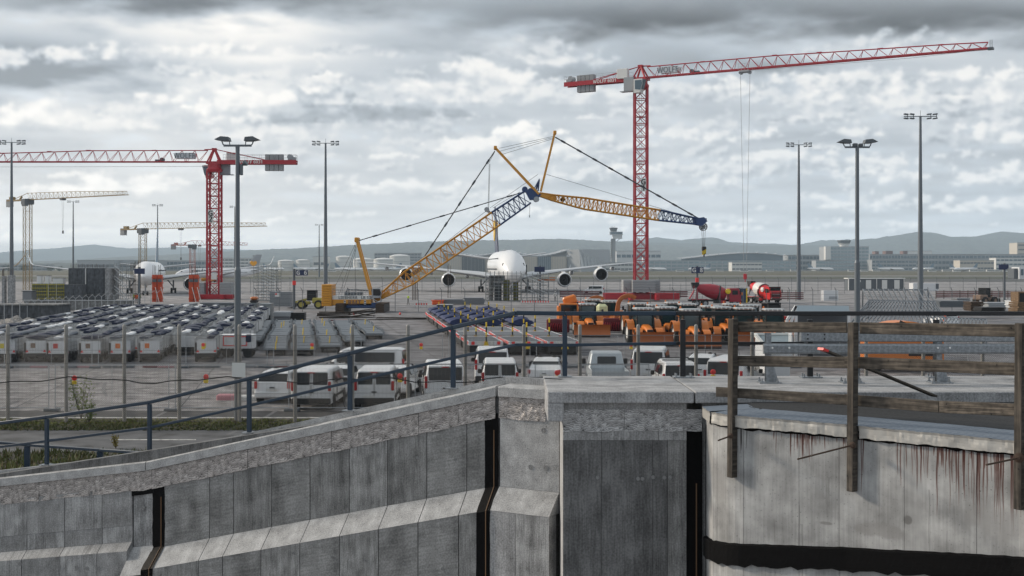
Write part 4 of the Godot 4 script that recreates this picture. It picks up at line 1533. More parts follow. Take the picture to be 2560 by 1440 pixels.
	# tanks
	for q in [[695, 734, 652], [740, 774, 650.5], [840, 880, 642], [883, 934, 648], [934, 983, 648], [974, 1025, 639.5]]:
		var i: int = [695, 740, 840, 883, 934, 974].find(q[0])
		d = [2100.0, 2100.0, 2260.0, 2160.0, 2120.0, 2240.0][i]
		px = d / FOC
		var r: float = (q[1] - q[0]) * 0.5 * px
		var y: float = by_px(d, q[2])
		o = thing("storage_tank", ["low white storage tank left of the blue G 6 sign", "low white storage tank just above the blue G 6 sign", "white storage tank behind the white block by the tall mast", "wide white storage tank with a ladder left of the crane's yellow strut", "wide white storage tank between two others, nearest the crane boom's foot", "tallest white storage tank, beside the crane boom"][i], "tank", gr((q[0] + q[1]) * 0.5, d), 0.0, "white fuel storage tanks")
		b = Mb.new()
		b.lathe(Vector3.ZERO, Vector3.UP, [Vector2(r, 0), Vector2(r, y)], 28)
		obj("shell", b, M["far white"], o)
		b = Mb.new()
		b.lathe(Vector3.ZERO, Vector3.UP, [Vector2(r, y), Vector2(r * 0.6, y + r * 0.11), Vector2(0.0, y + r * 0.16)], 28)
		obj("roof", b, M["far white"], o)
		b = Mb.new()
		for k in 3:
			b.lathe(Vector3.ZERO, Vector3.UP, [Vector2(r + 0.15, y * (0.3 + 0.3 * k)), Vector2(r + 0.35, y * (0.3 + 0.3 * k) + 0.25), Vector2(r + 0.15, y * (0.3 + 0.3 * k) + 0.5)], 28)
		obj("stiffening_ring", b, M["far roof"], o)
	# blocks along the far edge, left to right
	block("flat_building", "long low pale building on the horizon at the far left", -60, 120, 662, 2200, 30, "far grey", "far dark", 2, 12)
	block("warehouse", "grey warehouse with a toothed roof behind the dark concrete core", 193, 285, 651, 2000, 60, "far grey", "far dark", 1, 9, 0.25)
	block("warehouse", "grey toothed-roof warehouse between the core and the parked airliner's tail", 296, 392, 651, 2030, 60, "far grey", "far dark", 1, 9, 0.25)
	block("office_building", "long low glazed building behind the airliner's raised wing", 415, 552, 652, 2100, 40, "far grey", "far glass", 2, 14)
	block("office_building", "white striped office building right of the nearer red crane's mast", 552, 632, 646, 2050, 40, "far white", "far dark", 4, 8, 0.42)
	block("stair_tower", "narrow grey stair tower at the end of the white striped office building", 632, 643, 639, 2040, 20, "far grey", "far dark", 3, 1, 0.2)
	block("apartment_block", "grey apartment block with balcony bands behind the white tanks", 936, 1052, 633, 2600, 30, "far grey", "far dark", 6, 14, 0.45)
	block("white_block", "white windowless block beside the tanks behind the tall mast", 782, 819, 642, 2240, 30, "far white", "far dark", 1, 2, 0.2)
	block("freight_hall", "pale freight hall with a sloping roof right of the control tower", 1541, 1652, 628, 2150, 90, "steel white", "far glass", 2, 9, 0.3)
	block("low_terminal", "low banded building under the control tower", 1485, 1600, 657, 1900, 30, "far white", "far dark", 2, 12, 0.35)
	block("pier_building", "long glazed airport pier under the arched hall", 1622, 1990, 652, 2000, 40, "far grey", "far glass pale", 3, 26, 0.62)
	block("service_building", "pale service building in front of the long glazed pier", 1830, 1905, 656, 1900, 30, "far white", "far dark", 2, 8, 0.3)
	block("glass_wing", "dark glazed wing left of the old control tower building", 1970, 2060, 638, 2250, 40, "far grey", "far glass", 3, 10, 0.6)
	o = block("tower_building", "stepped glass office block carrying the round old control cab", 2066, 2172, 617, 2150, 50, "far grey", "far glass pale", 7, 12, 0.62)
	b = Mb.new()
	px = 2150 / FOC
	b.lathe(gr(2110, 2175, by_px(2150, 617)), Vector3.UP, [Vector2(8.0, 0), Vector2(8.0, 4), Vector2(10.5, 5), Vector2(10.5, 6)], 20)
	obj("cab_base", b, M["far white"], o)
	b = Mb.new()
	b.lathe(gr(2110, 2175, by_px(2150, 617) + 6), Vector3.UP, [Vector2(10.0, 0), Vector2(12.3, 5.4), Vector2(12.3, 6.2), Vector2(0, 6.6)], 20)
	obj("cab", b, M["far dark"], o)
	b = Mb.new()
	wall_box(b, 2064, 2077, 616, 2145, 12, 20)
	obj("stair_block", b, M["far white"], o)
	block("terminal_hall", "long low terminal hall right of the old tower building", 2174, 2345, 636, 2250, 80, "far grey", "far glass", 3, 22, 0.55)
	block("terminal_hall", "flat dark-glazed terminal building at the right end of the far side", 2345, 2620, 636, 2300, 80, "far grey", "far glass", 3, 28, 0.5)
	block("gate_building", "pale gate building with jet bridges before the terminal, right of the tallest mast", 2400, 2485, 651, 2050, 30, "far beige", "far dark", 2, 10, 0.3)
	block("gate_building", "light gate building with a bridge head at the far right", 2490, 2640, 645, 2080, 30, "far white", "far glass", 3, 14, 0.4)
	block("gate_building", "low glass gate building at the foot of the old tower building", 2040, 2110, 652, 2050, 30, "far grey", "far glass pale", 3, 9, 0.6)
	block("gate_building", "grey gate building with round vents before the terminal, left of the tallest mast", 2180, 2290, 650, 2100, 30, "far grey", "far glass", 3, 12, 0.5)
	block("tall_block", "beige tower block cut by the right edge of the view", 2543, 2640, 607, 2500, 40, "far beige", "far dark", 6, 4, 0.3)
	for q in [[2214, 2232, 627.5], [2188, 2197, 628.5], [2258, 2268, 627.5], [2269, 2330, 627.5]]:
		o = thing("roof_plant_room", ["reddish brown plant room on the terminal roof, wider one", "small dark plant room on the terminal roof beside the old tower building", "small reddish plant room on the terminal roof", "long white plant room on the terminal roof"][[2214, 2188, 2258, 2269].find(q[0])], "plant room")
		b = Mb.new()
		wall_box(b, q[0], q[1], q[2], 2275, 20, by_px(2250, 636) + 0.4)
		obj("wall", b, M["far white"] if q[0] == 2269 else M["far brown"], o)
		b = Mb.new()
		wall_box(b, q[0] - 0.5, q[1] + 0.5, q[2] - 0.4, 2274, 22, by_px(2275, q[2]))
		obj("roof", b, M["far roof"], o)
	# arched hall
	d = 2200.0
	o = thing("arched_hall", "wide hall with a ribbed roof swelling in one long arch", "hall")
	rf = Mb.new()
	b = Mb.new()
	n = 30
	var arch := func(f: float) -> float: return by_px(d, 647.0 - 18.5 * pow(sin(clampf(f, 0, 1) * PI * 0.86), 0.9) * (0.45 + 0.55 * f))
	for i in n:
		var f0 := i / float(n)
		var f1 := (i + 1) / float(n)
		var p0 := gr(lerpf(1704, 1958, f0), d, arch.call(f0))
		var p1 := gr(lerpf(1704, 1958, f1), d, arch.call(f1))
		var z := V(0, 2, -80)
		rf.quad(p0 - V(0, 1.2, 0), p1 - V(0, 1.2, 0), p1, p0)
		rf.quad(p0, p1, p1 + z, p0 + z)
		b.quad(V(p0.x, 0, -d - 3), V(p1.x, 0, -d - 3), p1 - V(0, 0.6, 3), p0 - V(0, 0.6, 3))
	obj("roof", rf, M["far roof"], o)
	obj("glass_front", b, M["far glass"], o)
	for i in 12:
		var f := i / 11.0
		b = Mb.new()
		b.beam(gr(lerpf(1704, 1958, f), d, arch.call(f) + 0.4), gr(lerpf(1704, 1958, f) + 6, d + 78, arch.call(f) + 2.6), 1.8, 1.2)
		obj("roof_rib", b, M["steel white"], o)

	far_trees()

func by_px(d: float, v: float) -> float:
	return EYE + (HOR - v) * d / FOC

func far_trees() -> void:
	# dark clumps of trees near the horizon, each one a thing
	var spots := [[528, 664, 1900, 6], [690, 666, 2000, 5], [20, 664, 1900, 7], [60, 665, 1900, 6], [125, 663, 1900, 6], [150, 664, 1900, 5], [1660, 660, 2300, 6], [1990, 662, 2400, 6], [2345, 659, 2500, 6], [2465, 660, 2500, 7], [2500, 660, 2500, 6]]
	var lb := ["round dark tree beside the white tanks, left of the nearest one", "low dark tree left of the first white tank", "leftmost dark tree on the horizon", "second dark tree from the left on the horizon", "dark tree right of the far yellow crane's mast", "small dark tree between the far yellow crane and the thin mast", "dark tree beside the freight hall", "dark tree left of the old tower building", "dark tree behind the terminal, left of the others", "dark tree behind the terminal at the right", "dark tree behind the terminal at the far right"]
	mk("tree leaf", 0.04, 0.06, 0.03, 0.9)
	mk("tree bark", 0.06, 0.05, 0.04, 0.9)
	for i in spots.size():
		var q: Array = spots[i]
		var o := thing("tree", lb[i], "tree", gr(q[0], q[2]), 0.0, "trees on the horizon")
		var b := Mb.new()
		b.tube(Vector3.ZERO, V(0, q[3] * 0.6, 0), 0.5, 0.25, 5)
		obj("trunk", b, M["tree bark"], o)
		b = Mb.new()
		for k in 160:
			var p := V(rng.randfn(0, 0.36), rng.randfn(0, 0.26), rng.randfn(0, 0.36))
			if p.length() > 0.9:
				continue
			p = V(p.x * q[3] * 1.5, q[3] * 0.8 + p.y * q[3] * 1.2, p.z * q[3] * 1.5)
			var s := rng.randf_range(0.5, 1.2)
			var t := V(rng.randf_range(-1, 1), rng.randf_range(-1, 1), rng.randf_range(-1, 1)).normalized() * s
			var w := t.cross(V(rng.randf(), rng.randf(), 0.3)).normalized() * s
			b.quad(p - t, p + w, p + t, p - w)
		obj("crown", b, M["tree leaf"], o)

# ---------------------------------------------------------------- aircraft: nose at the origin, tail along -z, wings along x, y from the ground
func fuselage(b: Mb, secs: Array, k := 28) -> void:
	# secs: z, centre y, half width, half height (lower, upper)
	var rings := []
	for q in secs:
		var r := PackedVector3Array()
		for i in k:
			var a := TAU * i / k
			var h: float = q[3] if sin(a) < 0 else q[4]
			r.append(V(cos(a) * q[2], q[1] + sin(a) * h, q[0]))
		rings.append(r)
	rings.reverse()
	b.loft(rings)

func foil_ring(le: Vector3, chord: float, thick: float, vert := false) -> PackedVector3Array:
	var pts := [[0.0, 0.0], [0.03, 0.35], [0.12, 0.75], [0.35, 1.0], [0.65, 0.6], [1.0, 0.03], [1.0, -0.03], [0.65, -0.3], [0.35, -0.6], [0.12, -0.5], [0.03, -0.28]]
	var r := PackedVector3Array()
	for p in pts:
		var t: float = p[1] * thick * chord * 0.5
		r.append(le + (V(t, 0, -p[0] * chord) if vert else V(0, t, -p[0] * chord)))
	return r

func wing_half(b: Mb, secs: Array, side: float) -> void:
	# secs: x, y, z of the leading edge, chord, thickness
	var rings := []
	for q in secs:
		rings.append(foil_ring(V(q[0] * side, q[1], q[2]), q[3], q[4]))
	if side < 0:
		rings.reverse()
	b.loft(rings)

func engine(o: Node3D, at_: Vector3, r: float, len: float, cowl: Material, pylon_top: float) -> void:
	var b := Mb.new()
	b.lathe(at_, V(0, 0, -1), [Vector2(r * 0.86, len * 0.42), Vector2(r * 0.86, 0.10), Vector2(r * 0.93, 0.0), Vector2(r, 0.12), Vector2(r * 1.08, len * 0.25), Vector2(r * 1.05, len * 0.6), Vector2(r * 0.82, len), Vector2(r * 0.7, len)], 26)
	var e := obj("engine", b, cowl, o)
	b = Mb.new()
	b.lathe(at_, V(0, 0, -1), [Vector2(r * 0.85, len * 0.2), Vector2(r * 0.85, len * 0.3), Vector2(0.0, len * 0.3)], 26)
	b.lathe(at_, V(0, 0, 1), [Vector2(r * 0.86, -len * 0.3), Vector2(r * 0.25, -len * 0.3), Vector2(r * 0.2, -len * 0.18), Vector2(0.0, -len * 0.1)], 20)
	obj("intake", b, M["black"], e)
	b = Mb.new()
	b.lathe(at_, V(0, 0, -1), [Vector2(r * 0.865, 0.35), Vector2(r * 0.865, 0.06), Vector2(r * 0.93, -0.02), Vector2(r * 1.01, 0.16)], 26)
	obj("intake_lip", b, M["engine lip"], e)
	b = Mb.new()
	b.lathe(at_ + V(0, 0, -len), V(0, 0, -1), [Vector2(r * 0.66, -0.3), Vector2(r * 0.55, len * 0.25), Vector2(0.1, len * 0.5)], 16)
	obj("exhaust_cone", b, M["far grey"], e)
	b = Mb.new()
	b.prism(PackedVector2Array([Vector2(-len * 0.15, at_.y + r * 0.9), Vector2(-len * 0.35, pylon_top), Vector2(-len * 1.5, pylon_top), Vector2(-len * 1.15, at_.y + r * 0.5)]), -0.28, 0.28, Transform3D(Basis(V(0, 0, 1), V(0, 1, 0), V(-1, 0, 0)), V(at_.x, 0, at_.z)))
	obj("pylon", b, cowl, e)

func wheels(o: Node3D, p: Vector3, r: float, n: int, top: float) -> void:
	var b := Mb.new()
	b.tube(V(p.x, r, p.z), V(p.x, top, p.z), 0.22)
	b.tube(V(p.x, r + 0.8, p.z), V(p.x * 0.75, top, p.z + 1.6), 0.12)
	b.tube(V(p.x, r + 0.8, p.z), V(p.x * 0.75, top, p.z - 1.6), 0.12)
	var g := obj("landing_gear", b, M["far grey"], o)
	for i in n:
		for s in [-0.45, 0.45]:
			b = Mb.new()
			b.lathe(V(p.x + s - 0.2, r, p.z + (i - (n - 1) * 0.5) * r * 2.3), V(1, 0, 0), [Vector2(0, 0), Vector2(r * 0.9, 0), Vector2(r, 0.08), Vector2(r, 0.32), Vector2(r * 0.9, 0.4), Vector2(0, 0.4)], 14)
			obj("wheel", b, M["rubber"], g)

func cabin_windows(o: Node3D, z0: float, z1: float, n: int, y: float, xf: Callable, side: float) -> void:
	var b := Mb.new()
	for i in n:
		var z := lerpf(z0, z1, float(i) / (n - 1))
		var x: float = xf.call(z, y)
		b.box(V(side * x, y, z), V(0.06, 0.36, 0.26))
	var w := obj("cabin_window", b, M["far dark"], o)
	w.set_meta("kind", "stuff")

func aircraft() -> void:
	mk("aircraft white", 0.74, 0.75, 0.76, 0.22)
	M["aircraft white"].clearcoat_enabled = true
	mk("aircraft grey", 0.42, 0.44, 0.46, 0.35, 0.2)
	mk("wing grey", 0.46, 0.48, 0.50, 0.35, 0.15)
	mk("engine lip", 0.55, 0.56, 0.57, 0.28, 0.8)
	mk("navy", 0.012, 0.022, 0.07, 0.35)
	mk("tail yellow", 0.75, 0.48, 0.06, 0.45)
	mk("tail blue", 0.15, 0.22, 0.29, 0.4)
	mk("airline orange", 0.80, 0.36, 0.02, 0.4)
	big_airliner()
	twin_airliner()
	holiday_airliner()
	wing_at_left()

func big_airliner() -> void:
	var o := thing("airliner", "huge double-deck white airliner with four engines facing the building site", "airliner", V(0.66, 0, -283), deg_to_rad(-4.7))
	o.rotation.y = deg_to_rad(4.7)
	var b := Mb.new()
	var cy := 6.35
	var secs := []
	for q in [[0.0, 4.9, 0.05, 0.05, 0.05], [-0.35, 4.95, 0.95, 0.9, 0.8], [-1.2, 5.1, 1.75, 1.6, 1.55], [-2.6, 5.3, 2.45, 2.2, 2.5], [-4.5, 5.6, 2.98, 2.75, 3.25], [-7.0, 5.95, 3.35, 3.25, 3.85], [-10, 6.2, 3.52, 3.7, 4.2], [-14, 6.35, 3.57, 4.1, 4.3], [-30, 6.4, 3.57, 4.2, 4.3], [-46, 6.4, 3.57, 4.15, 4.3], [-54, 6.9, 3.2, 3.5, 3.8], [-62, 7.7, 2.2, 2.4, 2.8], [-69, 8.5, 1.0, 1.1, 1.5], [-71.5, 8.8, 0.25, 0.3, 0.4]]:
		secs.append(q)
	fuselage(b, secs, 36)
	obj("fuselage", b, M["aircraft white"], o)
	# cockpit windows set on the curve of the nose
	for q in [[-0.62, 1], [0.62, 1], [-1.62, 2], [1.62, 2], [-2.3, 3], [2.3, 3]]:
		b = Mb.new()
		var x: float = q[0]
		var z: float = [0, -3.05, -3.5, -4.2][q[1]]
		var s := signf(x)
		var n := V(s * [0, 0.22, 0.55, 0.8][q[1]], 0.62, 1.0).normalized()
		var right := Vector3.UP.cross(n).normalized()
		var up := n.cross(right)
		var y: float = [0, 7.12, 7.08, 7.0][q[1]]
		var p := V(x, y, z)
		var hw: float = [0, 0.52, 0.36, 0.26][q[1]]
		b.box(p, V(hw * 2, 0.62, 0.5), Basis(right, up, n))
		obj("cockpit_window", b, M["black"], o)
	var half := func(z: float, y: float) -> float: return 3.57 * sqrt(maxf(0.02, 1.0 - pow((y - 6.4) / 4.3, 2.0))) * (smoothstep(4.0, -9.0, z) if z > -9 else 1.0)
	for s in [-1.0, 1.0]:
		cabin_windows(o, -10, -52, 60, 5.9, half, s)
		cabin_windows(o, -12, -48, 52, 8.5, half, s)
	b = Mb.new()
	b.box(V(3.50, 5.7, -8.6), V(0.25, 2.6, 1.3))
	obj("open_door", b, M["black"], o)
	b = Mb.new()
	fuselage(b, [[-20, 3.4, 0.2, 0.2, 0.2], [-24, 3.5, 3.6, 1.6, 1.5], [-36, 3.5, 4.0, 1.7, 1.6], [-44, 3.6, 3.2, 1.3, 1.2], [-48, 3.6, 0.2, 0.2, 0.2]], 20)
	obj("belly_fairing", b, M["aircraft white"], o)
	for s in [-1.0, 1.0]:
		b = Mb.new()
		wing_half(b, [[2.8, 3.6, -20.5, 19.0, 0.13], [7.0, 4.4, -23.5, 15.5, 0.12], [14.9, 5.4, -30.0, 10.8, 0.10], [25.7, 6.6, -37.5, 7.6, 0.09], [38.5, 7.8, -46.6, 3.6, 0.08], [39.8, 7.9, -47.8, 2.2, 0.06]], s)
		var w := obj("wing", b, M["wing grey"], o)
		b = Mb.new()
		b.prism(PackedVector2Array([Vector2(0, -1.2), Vector2(0.3, 1.2), Vector2(2.2, 1.2), Vector2(2.6, -1.2)]), -0.06, 0.06, Transform3D(Basis(V(0, 0, -1), V(0, 1, 0), V(1, 0, 0)), V(s * 39.9, 7.9, -47.6)))
		obj("wingtip_fence", b, M["aircraft white"], w)
		engine(o, V(s * 14.9, 3.15, -23.5), 1.72, 5.2, M["aircraft white"], 5.3)
		engine(o, V(s * 25.7, 4.45, -31.8), 1.72, 5.2, M["aircraft white"], 6.6)
		for k in [9.5, 19.0, 31.0]:
			b = Mb.new()
			var y: float = lerpf(3.7, 6.6, (k - 7) / 30.0)
			b.lathe(V(s * k, y, -33 - k * 0.35), V(0, 0, -1), [Vector2(0.05, 0), Vector2(0.55, 1.6), Vector2(0.55, 3.6), Vector2(0.05, 7.0)], 10)
			obj("flap_fairing", b, M["wing grey"], w)
		b = Mb.new()
		wing_half(b, [[0.8, 8.6, -60.5, 9.6, 0.1], [14.8, 10.6, -68.5, 4.0, 0.09], [15.2, 10.65, -69.2, 2.6, 0.06]], s)
		obj("tailplane", b, M["wing grey"], o)
		wheels(o, V(s * 6.2, 0, -32), 0.7, 2, 3.2)
		wheels(o, V(s * 2.6, 0, -35), 0.7, 3, 3.0)
	wheels(o, V(0, 0, -5.2), 0.6, 1, 3.4)
	b = Mb.new()
	b.loft([foil_ring(V(0, 9.6, -54.5), 14.0, 0.1, true), foil_ring(V(0, 11.5, -57.5), 12.0, 0.1, true), foil_ring(V(0, 23.6, -66.8), 6.0, 0.09, true), foil_ring(V(0, 24.1, -67.6), 4.6, 0.06, true)].map(func(r): return r))
	var fin := obj("tail_fin", b, M["navy"], o)
	b = Mb.new()
	for s in [-1.0, 1.0]:
		b.lathe(V(s * 0.42, 17.0, -66.2), V(s, 0, 0), [Vector2(3.0, -0.2), Vector2(3.0, 0.05), Vector2(0, 0.1)], 24)
	obj("tail_disc", b, M["tail yellow"], fin)

func twin_airliner() -> void:
	var o := thing("airliner", "white wide-body airliner with a blue-grey tail behind the dark concrete core", "airliner", V(-82.2, 0, -268), 0.0)
	o.rotation.y = deg_to_rad(13.5)
	var b := Mb.new()
	fuselage(b, [[0, 4.3, 0.05, 0.05, 0.05], [-0.5, 4.35, 0.9, 0.8, 0.8], [-1.8, 4.5, 1.7, 1.5, 1.7], [-4.2, 4.75, 2.4, 2.3, 2.55], [-8, 4.95, 2.8, 2.8, 2.8], [-40, 4.95, 2.82, 2.82, 2.82], [-50, 5.5, 2.1, 2.1, 2.2], [-57, 6.2, 1.0, 1.0, 1.2], [-60, 6.6, 0.2, 0.2, 0.3]], 28)
	obj("fuselage", b, M["aircraft white"], o)
	for x in [-1.1, -0.4, 0.4, 1.1]:
		b = Mb.new()
		b.box(V(x, 5.9, -2.9 - absf(x) * 0.5), V(0.6, 0.6, 0.6))
		obj("cockpit_window", b, M["black"], o)
	var half := func(z: float, y: float) -> float: return 2.82 * sqrt(maxf(0.02, 1.0 - pow((y - 4.95) / 2.82, 2.0)))
	for s in [-1.0, 1.0]:
		cabin_windows(o, -9, -46, 56, 5.6, half, s)
		b = Mb.new()
		wing_half(b, [[2.0, 3.6, -18.5, 11.5, 0.13], [9.5, 4.6, -24.5, 7.2, 0.11], [28.6, 6.9, -36.5, 2.6, 0.09]], s)
		var w := obj("wing", b, M["wing grey"], o)
		b = Mb.new()
		wing_half(b, [[28.6, 6.9, -36.5, 2.6, 0.08], [29.3, 7.5, -37.2, 2.2, 0.07], [30.1, 9.4, -38.6, 1.2, 0.06]], s)
		obj("winglet", b, M["aircraft white"], w)
		engine(o, V(s * 9.4, 2.35, -20.5), 1.5, 4.6, M["wing grey"], 4.5)
		b = Mb.new()
		wing_half(b, [[0.6, 6.3, -50.5, 6.4, 0.1], [9.6, 7.4, -56.0, 2.4, 0.08]], s)
		obj("tailplane", b, M["wing grey"], o)
		wheels(o, V(s * 5.2, 0, -29), 0.65, 2, 3.2)
	wheels(o, V(0, 0, -5), 0.5, 1, 2.6)
	b = Mb.new()
	b.loft([foil_ring(V(0, 7.2, -47.0), 10.0, 0.1, true), foil_ring(V(0, 8.6, -49.5), 8.0, 0.1, true), foil_ring(V(0, 17.2, -56.0), 3.8, 0.09, true)])
	obj("tail_fin", b, M["tail blue"], o)

func holiday_airliner() -> void:
	var p := gr(438, 505)
	var o := thing("airliner", "white narrow-body airliner with orange engines and an orange heart on its tail", "airliner", p, 0.0)
	o.rotation.y = deg_to_rad(-62)
	var b := Mb.new()
	fuselage(b, [[0, 3.4, 0.05, 0.05, 0.05], [-0.6, 3.45, 0.8, 0.7, 0.7], [-2.2, 3.6, 1.5, 1.4, 1.5], [-5, 3.85, 1.95, 1.95, 2.0], [-27, 3.85, 1.97, 2.0, 2.05], [-33, 4.4, 1.3, 1.3, 1.5], [-37.5, 5.0, 0.2, 0.2, 0.3]], 24)
	obj("fuselage", b, M["aircraft white"], o)
	for x in [-0.8, 0.8]:
		b = Mb.new()
		b.box(V(x, 4.55, -2.5), V(0.9, 0.5, 0.8))
		obj("cockpit_window", b, M["black"], o)
	var half := func(z: float, y: float) -> float: return 1.97 * sqrt(maxf(0.02, 1.0 - pow((y - 3.85) / 2.05, 2.0)))
	for s in [-1.0, 1.0]:
		cabin_windows(o, -6, -30, 40, 4.2, half, s)
		b = Mb.new()
		wing_half(b, [[1.4, 2.7, -12.5, 7.0, 0.13], [6.2, 3.1, -15.5, 4.2, 0.11], [16.8, 4.6, -21.0, 1.6, 0.09]], s)
		var w := obj("wing", b, M["wing grey"], o)
		b = Mb.new()
		wing_half(b, [[16.8, 4.6, -21.0, 1.6, 0.08], [17.4, 6.6, -22.2, 0.8, 0.06]], s)
		obj("winglet", b, M["aircraft white"], w)
		engine(o, V(s * 5.8, 1.5, -12.2), 1.05, 3.2, M["airline orange"], 2.9)
		b = Mb.new()
		wing_half(b, [[0.5, 4.9, -31.5, 3.8, 0.1], [6.2, 5.5, -34.0, 1.6, 0.08]], s)
		obj("tailplane", b, M["wing grey"], o)
		wheels(o, V(s * 3.8, 0, -17.5), 0.55, 1, 2.6)
	wheels(o, V(0, 0, -4.5), 0.4, 1, 2.2)
	b = Mb.new()
	b.loft([foil_ring(V(0, 5.6, -28.5), 7.0, 0.1, true), foil_ring(V(0, 6.4, -30.0), 5.6, 0.1, true), foil_ring(V(0, 11.9, -34.6), 2.6, 0.09, true)])
	var fin := obj("tail_fin", b, M["far grey"], o)
	b = Mb.new()
	var heart := PackedVector2Array()
	for i in 28:
		var t := TAU * i / 28.0
		heart.append(Vector2(16 * pow(sin(t), 3), 13 * cos(t) - 5 * cos(2 * t) - 2 * cos(3 * t) - cos(4 * t)) * 0.095)
	b.prism(heart, -0.34, 0.34, Transform3D(Basis(V(0, 0, 1), V(0, 1, 0), V(-1, 0, 0)), V(0, 8.0, -33.4)))
	obj("tail_heart", b, M["airline orange"], fin)
	text("lettering", "condor", 1.5, M["far dark"], o, Transform3D(Basis(V(0, 0, -1), V(0, 1, 0), V(1, 0, 0)), V(1.96, 4.9, -10.0)), true, 0.1)

func wing_at_left() -> void:
	var o := thing("airliner", "airliner beyond the left edge whose pale wing and upturned winglet reach in", "airliner", V(-146, 0, -262), 0.0)
	o.rotation.y = deg_to_rad(10)
	var b := Mb.new()
	wing_half(b, [[2.0, 3.6, -18.5, 11.5, 0.13], [9.5, 4.6, -24.5, 7.2, 0.11], [26.2, 6.3, -35.5, 2.6, 0.09]], 1.0)
	var w := obj("wing", b, M["wing grey"], o)
	b = Mb.new()
	wing_half(b, [[26.2, 6.3, -35.5, 2.6, 0.08], [27.6, 7.0, -36.6, 2.2, 0.07], [29.6, 9.9, -38.6, 1.2, 0.06]], 1.0)
	obj("winglet", b, mk("winglet cream", 0.62, 0.52, 0.38, 0.4), w)
	b = Mb.new()
	fuselage(b, [[0, 4.3, 0.05, 0.05, 0.05], [-1.8, 4.5, 1.7, 1.5, 1.7], [-8, 4.95, 2.8, 2.8, 2.8], [-40, 4.95, 2.82, 2.82, 2.82], [-60, 6.6, 0.2, 0.2, 0.3]], 20)
	obj("fuselage", b, M["aircraft white"], o)

func far_planes() -> void:
	# small white airliners and buses parked along the far apron
	var proto: Node3D = null
	var spots := [[712, 1750, 70], [760, 1800, -80], [790, 1850, 80], [905, 1500, 75], [935, 1550, -70], [965, 1560, 75], [1668, 1650, 80], [1720, 1800, -75], [2085, 1700, 85], [2262, 1700, 80], [2280, 1750, -75], [2385, 1700, -80], [2440, 1750, 75]]
	for i in spots.size():
		var q: Array = spots[i]
		var o: Node3D
		if proto == null:
			proto = thing("parked_airliner", "", "airliner", Vector3.ZERO, 0.0, "small airliners parked along the far apron")
			var b := Mb.new()
			fuselage(b, [[0, 3.4, 0.05, 0.05, 0.05], [-2.2, 3.6, 1.5, 1.4, 1.5], [-5, 3.85, 1.95, 1.95, 2.0], [-27, 3.85, 1.97, 2.0, 2.05], [-33, 4.4, 1.3, 1.3, 1.5], [-37.5, 5.0, 0.2, 0.2, 0.3]], 10)
			obj("fuselage", b, M["aircraft white"], proto)
			for s in [-1.0, 1.0]:
				b = Mb.new()
				wing_half(b, [[1.4, 2.7, -12.5, 7.0, 0.13], [16.8, 4.6, -21.0, 1.6, 0.09]], s)
				obj("wing", b, M["wing grey"], proto)
			b = Mb.new()
			b.loft([foil_ring(V(0, 5.6, -28.5), 7.0, 0.1, true), foil_ring(V(0, 11.9, -34.6), 2.6, 0.09, true)])
			obj("tail_fin", b, M["tail blue"], proto)
			o = proto
		else:
			o = dup(proto, Vector3.ZERO, 0.0, "")
		o.position = gr(q[0], q[1])
		o.rotation.y = deg_to_rad(q[2])
		o.set_meta("label", "small white airliner parked on the far apron, " + ["farthest left of all", "just above the blue board of G 6", "behind the mast by G 6", "left of the crane strut", "right of the crane strut", "below the tallest white tank", "left of the G 8 sign", "just beside the G 8 sign", "below the old tower building", "below the terminal, left of the tallest mast", "below the terminal, behind the tallest mast", "right of the tallest mast", "below the beige gate building"][i])
	var bus: Node3D = null
	var n := 0
	var buses := []
	for q in [[1700, 1], [1745, 1], [1800, 0], [1860, 1], [1925, 0], [1985, 1], [2130, 0], [2160, 1], [2190, 0], [2330, 1], [2365, 0], [2378, 1], [2392, 1], [2406, 1], [2420, 1], [2434, 1], [2448, 1], [2462, 1], [2476, 1], [2490, 0], [2504, 1], [2518, 1], [640, 1], [660, 0], [830, 1], [860, 1], [1110, 1], [1345, 1], [1360, 0], [1400, 1], [1560, 1]]:
		if bus == null:
			bus = thing("apron_bus", "", "bus", Vector3.ZERO, 0.0, "white buses and vans on the far apron")
			var b := Mb.new()
			b.box(V(0, 1.7, 0), V(11, 2.6, 2.6))
			obj("body", b, M["far white"], bus)
			b = Mb.new()
			b.box(V(0, 2.1, 0), V(10.4, 1.0, 2.66))
			obj("window_band", b, M["far dark"], bus)
		else:
			dup(bus, Vector3.ZERO, 0.0, "")
		var o: Node3D = get_child(get_child_count() - 1) if n else bus
		o.position = gr(q[0], 1650 + (n % 3) * 60)
		n += 1
		buses.append([q[0], o])
	buses.sort_custom(func(a, c): return a[0] < c[0])
	for i in buses.size():
		buses[i][1].set_meta("label", "small white bus on the far apron edge, %s from the left" % nth(i))

# ---------------------------------------------------------------- tower cranes
func mast_section(b: Mb, y0: float, y1: float, w: float, rc: float, rb: float, bay: float) -> void:
	var n := int(round((y1 - y0) / bay))
	var h := w * 0.5
	for s in [[-h, -h], [h, -h], [h, h], [-h, h]]:
		b.box(V(s[0], (y0 + y1) * 0.5, s[1]), V(rc * 2, y1 - y0, rc * 2))
	for i in n:
		var a := lerpf(y0, y1, float(i) / n)
		var c := lerpf(y0, y1, float(i + 1) / n)
		var p := [V(-h, 0, -h), V(h, 0, -h), V(h, 0, h), V(-h, 0, h)]
		for k in 4:
			var q: Vector3 = p[k]
			var r: Vector3 = p[(k + 1) % 4]
			b.tube(q + V(0, a, 0), r + V(0, a, 0), rb, rb, 5, false)
			b.tube(q + V(0, a, 0), r + V(0, c, 0), rb * 0.8, rb * 0.8, 5, false)
			b.tube(r + V(0, a, 0), q + V(0, c, 0), rb * 0.8, rb * 0.8, 5, false)

